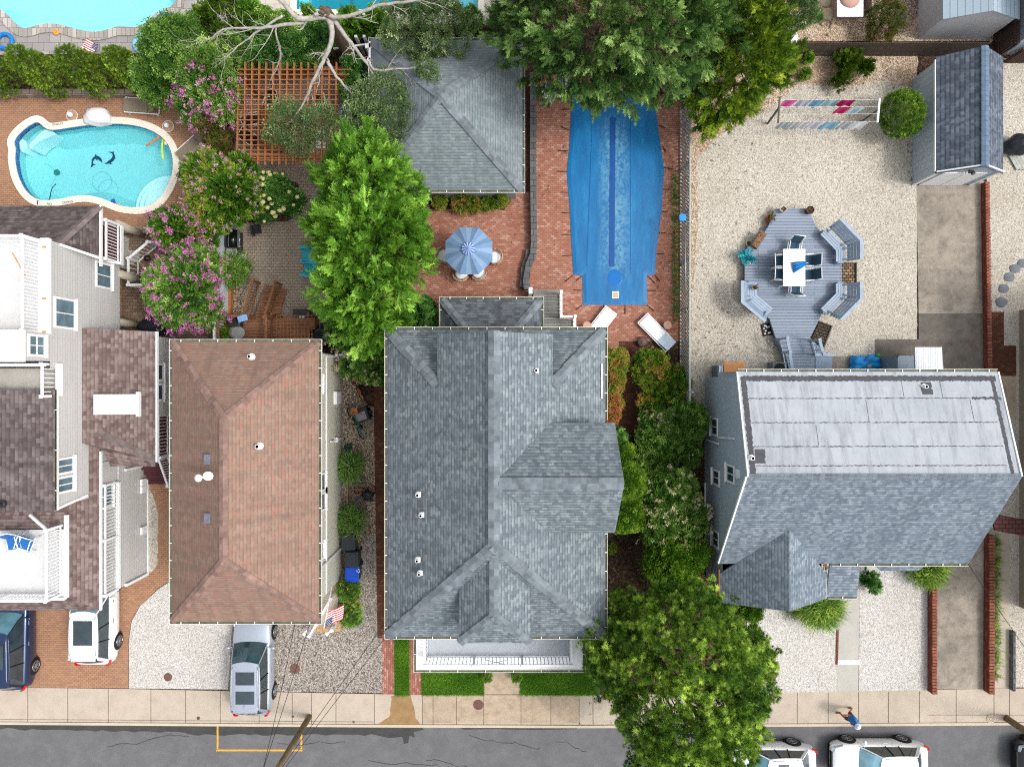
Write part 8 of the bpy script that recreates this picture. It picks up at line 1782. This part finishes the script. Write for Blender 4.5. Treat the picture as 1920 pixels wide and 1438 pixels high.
# broadleaf plants: name, label, cat, mat, blobs, n, kind, size, seed, kwargs
pl_ = [
('shrub', 'tall dark leafy shrub between hedge and stone coping', 'shrub', L_brd, [bl(335, 95, 3.2, 1.5, 1.6), bl(385, 130, 3.0, 1.3, 1.6), bl(300, 150, 2.2, 1.2, 1.4)], 6500, 'leaf', .38, {}),
('shrub', 'loose shrub with pale pink blossom at the pergola corner', 'shrub', L_brd, [bl(400, 175, 2.6, 1.3, 1.5), bl(370, 205, 2.2, .9, 1.2), bl(425, 205, 2.4, .7, 1.2)], 4500, 'leaf', .34, dict(flowers=[(F_pink, 60, .2, 'blossoms', 71, -.1), (F_pale, 90, .14, 'pale_blossoms', 72, 0)])),
('shrub', 'reddish nandina shrub along the left pergola edge', 'shrub', L_red, [bl(405, 245, 1.6, .75, 1.1), bl(412, 280, 1.4, .6, .9)], 2600, 'leaf', .26, {}),
('crape_myrtle', 'green crape myrtle with faded pale pink blossom beside the hydrangea', 'tree', L_mix, [bl(392, 335, 2.9, 1.15, 1.5), bl(428, 365, 3.0, 1.4, 1.7), bl(400, 395, 2.6, 1.0, 1.4), bl(450, 325, 2.4, .8, 1.1)], 8500, 'spike', .48, dict(tmean=.36, tvar=.2, flowers=[(F_pale, 130, .13, 'blossoms', 73, 0)])),
('crape_myrtle', 'pink-flowering crape myrtle beside the white vinyl fence', 'tree', L_brd, [bl(345, 545, 3.0, 1.45, 1.6), bl(372, 505, 2.9, 1.1, 1.4), bl(335, 585, 2.4, .9, 1.2), bl(382, 580, 2.4, .85, 1.2)], 8500, 'spike', .5, dict(tmean=.5, flowers=[(F_pink, 150, .2, 'blossoms', 74, -.3), (F_pale, 90, .13, 'pale_blossoms', 75, 0)])),
('crape_myrtle', 'narrow crape myrtle with pink tips near the white balcony', 'tree', L_mix, [bl(338, 432, 2.9, 1.0, 1.3), bl(310, 420, 2.4, .6, .9), bl(372, 440, 2.5, .8, 1.1)], 4800, 'spike', .5, dict(tmean=.3, tvar=.18, flowers=[(F_pink, 50, .2, 'blossoms', 76, -.3), (F_pale, 80, .13, 'pale_blossoms', 77, 0)])),
('hydrangea', 'hydrangea bush covered in creamy white flower heads', 'shrub', L_dk, [bl(510, 362, 1.3, 1.05, 1.0), bl(545, 375, 1.1, .7, .9), bl(495, 390, 1.1, .7, .8)], 4200, 'leaf', .3, dict(flowers=[(F_white, 62, .115, 'blossoms', 78, .1)])),
('shrub', 'mixed evergreen shrub behind the dead branches at the top', 'shrub', L_yel, [bl(430, 30, 2.5, 1.1, 1.5), bl(400, 55, 2.2, 1.0, 1.4)], 3200, 'frond', .4, dict(tmean=.35)),
('shrub', 'bright young conifer just left of the dead tree trunk', 'shrub', L_cyp, [bl(478, 40, 2.2, .9, 1.5)], 1800, 'frond', .45, {}),
('shrub', 'dark ivy mound between pergola and low fence', 'shrub', L_dk, [bl(520, 90, 1.8, 1.2, 1.4), bl(570, 100, 1.6, 1.0, 1.2), bl(470, 105, 1.6, 1.0, 1.2), bl(600, 70, 1.7, .8, 1.2)], 6000, 'leaf', .3, {}),
('shrub', 'dark ivy cloud behind the left of the pergola', 'shrub', L_brd, [bl(440, 100, 2.0, .9, 1.4), bl(540, 60, 1.8, .9, 1.2), bl(500, 50, 1.9, .8, 1.2)], 3800, 'leaf', .32, dict(tmean=.6)),
('conifer_shrub', 'small bright conifer right of the dead trunk by the teal pool', 'shrub', L_cyp, [bl(582, 30, 1.5, .4, 1.0)], 600, 'frond', .35, {}),
('conifer_shrub', 'bright conifer shrub below the teal pool, left one', 'shrub', L_cyp, [bl(660, 45, 1.5, .7, 1.1)], 1400, 'frond', .4, {}),
('conifer_shrub', 'bright conifer shrub below the teal pool, middle one', 'shrub', L_cyp, [bl(710, 45, 1.5, .7, 1.1)], 1400, 'frond', .4, {}),
('conifer_shrub', 'bright upright conifer left of the black covered grill', 'shrub', L_cyp, [bl(885, 42, 1.5, .55, 1.2)], 1300, 'frond', .42, {}),
('shrub', 'leafy grey-green shrub standing over the top of the outbuilding', 'tree', L_gray, [bl(770, 55, 3.6, 1.3, 1.3), bl(830, 45, 3.8, 1.3, 1.2), bl(790, 95, 3.5, .8, .8)], 4800, 'leaf', .26, dict(tmean=.45, lumpa=.3, depth=.3)),
('shrub', 'dark shrubs in the gap between pergola and outbuilding', 'shrub', L_dk, [bl(660, 165, 1.2, .7, 1.0), bl(680, 200, 1.2, .6, .9), bl(665, 130, 1.2, .6, 1.0)], 2600, 'leaf', .28, {}),
('crape_myrtle', 'white-flowering crape myrtle below the tall cypress', 'tree', L_brd, [bl(690, 640, 2.6, 1.2, 1.4), bl(650, 620, 2.2, .9, 1.2), bl(700, 690, 2.0, .8, 1.1), bl(660, 690, 1.8, .5, .8)], 5200, 'spike', .5, dict(tmean=.42, flowers=[(F_cream, 42, .2, 'blossoms', 79, 0)])),
('shrub', 'dark leafy shrub between cypress and rear wing roof', 'shrub', L_dk, [bl(790, 590, 1.9, .8, 1.2), bl(760, 600, 2.2, .8, 1.2)], 2400, 'spike', .42, dict(flowers=[(F_white, 10, .13, 'blossoms', 80, .1)])),
('shrub', 'left yellow-green shrub under the outbuilding eave', 'shrub', L_mix, [bl(825, 378, .6, .42, .5)], 1500, 'leaf', .17, dict(tmean=.5, tvar=.25)),
('shrub', 'middle reddish shrub under the outbuilding eave', 'shrub', L_mix, [bl(868, 380, .6, .6, .5), bl(888, 384, .5, .5, .45)], 2300, 'leaf', .17, dict(tmean=.6, tvar=.3)),
('shrub', 'right green shrub under the outbuilding eave', 'shrub', L_mix, [bl(940, 376, .6, .4, .5), bl(915, 382, .5, .4, .45)], 1500, 'leaf', .17, dict(tmean=.4, tvar=.2)),
('hydrangea', 'yellow-green hydrangea hugging the east eave, upper one', 'shrub', L_mix, [bl(1152, 680, 1.1, .7, .9), bl(1150, 715, 1.0, .6, .8)], 2600, 'leaf', .24, dict(tmean=.55, tvar=.25)),
('hydrangea', 'reddish hydrangea hugging the east eave, lower one', 'shrub', L_mix, [bl(1148, 755, .9, .55, .7), bl(1145, 780, .8, .5, .6)], 1800, 'leaf', .24, dict(tmean=.68, tvar=.25)),
('hydrangea', 'rounded yellow hydrangea below the white chaise', 'shrub', L_mix, [bl(1220, 692, 1.1, 1.0, .9), bl(1255, 715, 1.0, 1.0, .8), bl(1230, 755, 1.0, .9, .8)], 4200, 'leaf', .26, dict(tmean=.45, tvar=.22)),
('shrub', 'dense green shrub in the middle of the bed by the post fence', 'shrub', L_brd, [bl(1240, 815, 1.3, 1.2, 1.1), bl(1285, 790, 1.4, 1.1, 1.2), bl(1225, 865, 1.0, .95, .8), bl(1280, 850, 1.0, .9, .8)], 7500, 'leaf', .28, dict(tmean=.5)),
('hydrangea', 'hydrangea with dusty pink heads in the middle bed', 'shrub', L_brd, [bl(1230, 790, 1.3, .75, .8)], 1500, 'leaf', .26, dict(flowers=[(F_pale, 40, .13, 'blossoms', 81, .1)])),
('shrub', 'bright lime shrub beside the east dormer edge', 'shrub', L_lime, [bl(1175, 900, 1.6, 1.0, 1.2), bl(1168, 960, 1.5, 1.0, 1.2), bl(1160, 850, 1.3, .75, 1.0)], 5200, 'leaf', .3, {}),
('shrub', 'small dark green shrub at the east eave above the lime shrub', 'shrub', L_dk, [bl(1155, 820, 1.0, .5, .8)], 1000, 'leaf', .26, {}),
('oakleaf_hydrangea', 'cream-flowered shrub in the bed beside the blue-grey wall', 'shrub', L_brd, [bl(1262, 925, 1.7, 1.2, 1.1), bl(1285, 970, 1.6, 1.1, 1.0), bl(1240, 985, 1.4, 1.05, 1.0), bl(1225, 940, 1.3, .7, .8)], 7000, 'leaf', .3, dict(tmean=.55, flowers=[(F_cream, 75, .2, 'blossoms', 82, 0)])),
('shrub', 'large-leaved green shrub just above the street pine', 'shrub', L_lime, [bl(1250, 1050, 1.8, 1.15, 1.2), bl(1290, 1035, 1.6, 1.0, 1.0), bl(1270, 1090, 1.6, 1.0, 1.0), bl(1235, 1015, 1.3, .7, .8)], 6000, 'leaf', .36, dict(tmean=.42)),
('shrub', 'low green bush with purple blooms under the pine edge', 'shrub', L_dk, [bl(1265, 1110, .6, .6, .5)], 900, 'leaf', .22, dict(flowers=[(F_pink, 14, .12, 'blossoms', 83, .1)])),
('shrub', 'yellow-flowered bush below the blue-lidded bin', 'shrub', L_brd, [bl(655, 1105, .7, .6, .65), bl(657, 1150, .7, .65, .65)], 3400, 'leaf', .19, dict(tmean=.55, flowers=[(F_yel, 34, .09, 'blossoms', 84, 0)])),
('round_bush', 'perfectly rounded green bush beside the shingled shed', 'shrub', L_pin, [bl(1690, 215, 1.3, 1.02, 1.05, 1.15)], 5200, 'leaf', .17, dict(lumpa=.06, tmean=.42, depth=.08)),
('juniper', 'spreading juniper in the sandy bed below the board fence', 'shrub', L_yel, [bl(1590, 115, .7, .7, .5), bl(1580, 150, .6, .55, .4), bl(1620, 125, .6, .5, .4)], 2200, 'frond', .34, dict(tmean=.3, lumpa=.35)),
('weed_clump', 'small bright weed clump left of the juniper', 'plant', L_lime, [bl(1515, 110, .4, .3, .35)], 420, 'leaf', .22, {}),
('weed_clump', 'dull olive clump below the bright weeds', 'plant', L_mix, [bl(1510, 138, .3, .35, .3)], 380, 'leaf', .2, dict(tmean=.4)),
('shrub', 'tangled silvery shrub at the top right of the cedar', 'shrub', L_gray, [bl(1470, 10, 2.4, 1.2, 1.3), bl(1500, 25, 2.2, .8, 1.1), bl(1455, 35, 2.2, .7, 1.0)], 4200, 'leaf', .26, dict(tmean=.35)),
('shrub', 'reddish scrubby bush beside the tan box', 'shrub', L_red, [bl(1660, 35, .9, .95, .8), bl(1650, 60, .8, .7, .6)], 2600, 'leaf', .2, dict(tmean=.28, tvar=.2)),
('shrub', 'tiny dark shrub left of the tan box', 'shrub', L_dk, [bl(1532, 33, .4, .3, .35)], 420, 'leaf', .18, {}),
('shrub', 'dark spreading shrub by the grey front path', 'shrub', L_dk, [bl(1628, 1085, .7, .5, .5), bl(1640, 1100, .6, .35, .4)], 1100, 'frond', .32, dict(lumpa=.3)),
('shrub', 'low green plants under the porch gable beside the pine', 'shrub', L_lime, [bl(1410, 1145, .6, .6, .5), bl(1360, 1130, .6, .6, .5)], 1500, 'leaf', .26, dict(tmean=.35)),
('potted_shrub', 'small green plant between white fence and cedar deck', 'plant', L_lime, [bl(423, 625, 1.0, .35, .5), bl(421, 645, 1.0, .35, .5)], 800, 'leaf', .2, {}),
('topiary_bush', 'small clipped bush left of the stained front path', 'shrub', L_lime, [bl(914, 1268, .4, .32, .35)], 500, 'leaf', .14, {}),
('topiary_bush', 'small clipped bush right of the stained front path', 'shrub', L_lime, [bl(968, 1268, .4, .3, .35)], 500, 'leaf', .14, {}),
('low_shrub', 'small yellow-green plant in the mulch beside the brick walk', 'plant', L_mix, [bl(1148, 1028, .3, .3, .25)], 300, 'leaf', .16, {}),
('low_shrub', 'small ferny plant in the mulch near the lime shrub', 'plant', L_mix, [bl(1200, 885, .4, .3, .3)], 350, 'leaf', .16, {}),
]
for k, (a, b, c, m, bls, n, kind, size, kw) in enumerate(pl_): plant(a, b, c, m, bls, int(n*1.35), kind, size*.82, 300+k, **kw)
def grass(label, px, py, r, n, seed, mat=L_grs, z=0., w=1.):
    p = P(px, py, z); t = thing('ornamental_grass', label, 'grass clump', p); rg = np.random.default_rng(seed); a = rg.uniform(0, 2*PI, n); pos = np.c_[p.x+rg.normal(0, r*.12, n), p.y+rg.normal(0, r*.12, n), np.full(n, z)]
    emit('blades', mat, pos, np.c_[np.cos(a), np.sin(a), rg.uniform(.35, 1.5, n)], r*rg.uniform(.75, 1.3, n), rg.uniform(.1, .9, n), 'blade', seed, t); return t
grass('fine green fountain grass beside the white vinyl fence', 442, 507, .95, 1900, 1, L_brd); grass('pale variegated grass clump above the timber pallet', 660, 873, .95, 420, 2, z=.1); grass('pale variegated grass clump above the charcoal bins', 661, 975, .95, 420, 3, z=.1)
grass('long grass spilling from under the porch gable', 1525, 1125, 1.25, 1500, 4, L_pin); grass('short grass tuft at the left porch gable edge', 1490, 1128, .8, 500, 5, L_yel); grass('long grass clump right under the front gutter', 1728, 1062, 1.0, 900, 6, L_pin)
MB_ = None
def grassline(label, pts, n, h, seed, mat, spread=.12):
    rg = np.random.default_rng(seed); u = rg.uniform(0, 1, n); a, b = P(*pts[0]), P(*pts[1]); pos = np.c_[a.x+(b.x-a.x)*u+rg.normal(0, spread, n), a.y+(b.y-a.y)*u+rg.normal(0, .1, n), np.zeros(n)]; an = rg.uniform(0, 6.3, n)
    o = emit('weeds', mat, pos, np.c_[np.cos(an), np.sin(an), np.full(n, .6)], h*rg.uniform(.4, 1.2, n), rg.uniform(.2, .9, n), 'blade', seed, None, label); o['kind'] = 'stuff'
grassline('weedy grass along the right side of the longer red brick wall', [(1864, 1005), (1864, 1270)], 1200, .35, 41, L_pin); grassline('weeds growing along the foot of the lattice fence', [(1264, 330), (1266, 600)], 900, .28, 42, L_dk, .08)
grassline('weeds and litter on the gravel side of the lattice fence', [(1296, 300), (1292, 700)], 300, .16, 43, L_mix, .1)
# ------------------------------------------------------------ dead tree
def branch(pts, r0, r1, parent, rnd, twigs=6, tl=.9, name='branch'):
    pw = [P(*q) for q in pts]; pw = [Vector(v) for v in pw]; sm_ = smoothpath(pw, 2, closed=False); mb = MB(); n = len(sm_); mb.tube([v+Vector((rnd.uniform(-.03, .03), rnd.uniform(-.03, .03), 0)) for v in sm_], [r0+(r1-r0)*i/(n-1) for i in range(n)], 7)
    def twig(p, d, L, r, depth):
        q = [p]; dd = d.copy()
        for s_ in range(4): dd = (dd+Vector((rnd.uniform(-.45, .45), rnd.uniform(-.45, .45), rnd.uniform(-.25, .25)))).normalized(); q.append(q[-1]+dd*L/4)
        mb.tube(q, [r*(1-i/5.5) for i in range(5)], 5)
        if depth > 0:
            for s_ in (1, 2, 3): twig(q[s_], (dd+Vector((rnd.uniform(-.9, .9), rnd.uniform(-.9, .9), rnd.uniform(-.2, .3)))).normalized(), L*.5, r*.5, depth-1)
    for k in range(twigs):
        i = int(n*(.3+.68*k/max(1, twigs-1))) if twigs > 1 else n-1; i = min(n-2, i); d = (sm_[i+1]-sm_[i]).normalized(); d = (d+Vector((rnd.uniform(-1, 1), rnd.uniform(-1, 1), rnd.uniform(-.2, .3)))).normalized(); twig(sm_[i], d, tl*rnd.uniform(.6, 1.2), max(.012, (r0+(r1-r0)*i/n)*.4), 1)
    return mb.build(name, M_deadbark, parent, True)
t = thing('dead_tree', 'broken pale dead tree with bare limbs over the pergola', 'tree', P(668, 112)); rr = random.Random(12)
pw = [P(668, 120, 0), P(650, 90, 1.5), P(628, 50, 3.6), P(612, 22, 5.0)]; MB().tube(pw, [.42, .36, .28, .22], 14).build('trunk', M_bark, t, True)
MB().blob(P(608, 22, 5.05), (.22, .18, .26), 5, .35, 10).build('broken_top', mk('broken_wood', '#6b5b4b', .9, .5, 9, bmp=.9), t, True)
branch([(612,30,4.8),(560,40,5.1),(540,15,5.3),(515,-12,5.5)], .14, .08, t, rr, 3); branch([(570,42,4.9),(520,50,5.0),(470,55,4.9),(420,52,4.7),(395,75,4.5)], .09, .02, t, rr, 10, 1.4); branch([(530,30,5.1),(480,62,4.8),(450,85,4.5),(420,110,4.3)], .06, .015, t, rr, 8, 1.3)
branch([(516,50,4.9),(520,75,4.6),(528,105,4.3),(520,125,4.0)], .05, .015, t, rr, 7, 1.0)
branch([(615,35,4.7),(625,55,4.7),(618,95,4.4),(608,112,4.3),(590,145,4.1),(572,190,3.9),(550,222,3.7)], .14, .025, t, rr, 8, 1.1); branch([(612,112,4.3),(625,135,4.1),(640,155,3.8),(665,180,3.4),(680,205,3.0)], .09, .02, t, rr, 7, .9)
branch([(620,32,4.7),(645,65,4.6),(665,90,4.5),(690,120,4.4),(705,150,4.2),(710,165,4.1)], .11, .025, t, rr, 7, 1.1); branch([(690,112,4.4),(702,135,4.5),(740,128,4.6),(775,130,4.7),(800,115,4.8)], .06, .02, t, rr, 6, .9); branch([(612,30,4.9),(650,35,5.0),(700,12,5.3),(750,5,5.5),(790,0,5.6)], .1, .04, t, rr, 5, 1.2); branch([(612,30,4.9),(600,20,5.1),(590,30,5.2)], .1, .05, t, rr, 2, .4)
for k, (bls, n_, sd_) in enumerate((([bl(540, 225, 3.7, .9, .5), bl(560, 255, 3.5, .8, .5), bl(600, 230, 3.5, .8, .5), bl(512, 255, 3.3, .35, .3)], 2300, 401), ([bl(720, 175, 4.2, 1.0, .6), bl(740, 220, 4.0, 1.1, .6), bl(690, 215, 3.8, .9, .6), bl(720, 250, 3.7, .8, .5)], 3600, 402), ([bl(800, 130, 4.6, .45, .4), bl(810, 155, 4.5, .35, .3)], 420, 403))):
    p, nn, dep, L = sample(bls, n_, sd_, -.6, .3, .35, 5); rg = np.random.default_rng(sd_); emit('leaf_spray', L_gray, p, nn+rg.normal(0, .6, p.shape), .2*rg.uniform(.7, 1.3, len(p)), .4+rg.normal(0, .18, len(p)), 'leaf', sd_, t)
# garden ornaments in the beds
MB().box(P(1272, 883, .9), (.35, .3, .3), .5).build('bird_house', mk('bird_house_pale', '#a9b5bd', .7, .05), None, label='small pale bird house roof above the hydrangeas', cat='bird house', bevel=.02)

# fallen leaves and litter on the hard ground
def litter(label, polys, n, size, seed, mat):
    rg = np.random.default_rng(seed); P_ = []
    for (x0, y0, x1, y1, w_) in polys:
        k = int(n*w_); a, b = P(x0, y0), P(x1, y1); P_.append(np.c_[rg.uniform(a.x, b.x, k), rg.uniform(b.y, a.y, k), np.full(k, .03)])
    p = np.concatenate(P_); an = rg.uniform(0, 6.3, len(p)); o = emit('fallen_leaves', mat, p, np.c_[np.cos(an), np.sin(an), np.full(len(p), .02)], size*rg.uniform(.5, 1.4, len(p)), rg.uniform(0, 1, len(p)), 'leaf' if 0 else 'petal', seed, None, label); o['kind'] = 'stuff'
L_lit = leafmat('litter_leaf', [(0, '#3d2e24'), (.5, '#6d5138'), (1, '#93b45c' if 0 else '#9a846e')], .1)
litter('scattered brown leaf litter on the gravel and paving', [(1295, 250, 1420, 650, .2), (1300, 600, 1400, 690, .12), (1225, 170, 1270, 640, .12), (1000, 150, 1070, 540, .06), (1450, 155, 1700, 170, .1), (1100, 880, 1200, 1130, .15), (1420, 1140, 1560, 1160, .08), (1700, 230, 1716, 345, .05), (640, 690, 700, 1000, .12), (1090, 1305, 1450, 1358, .06), (800, 395, 990, 545, .04)], 520, .11, 61, L_lit)
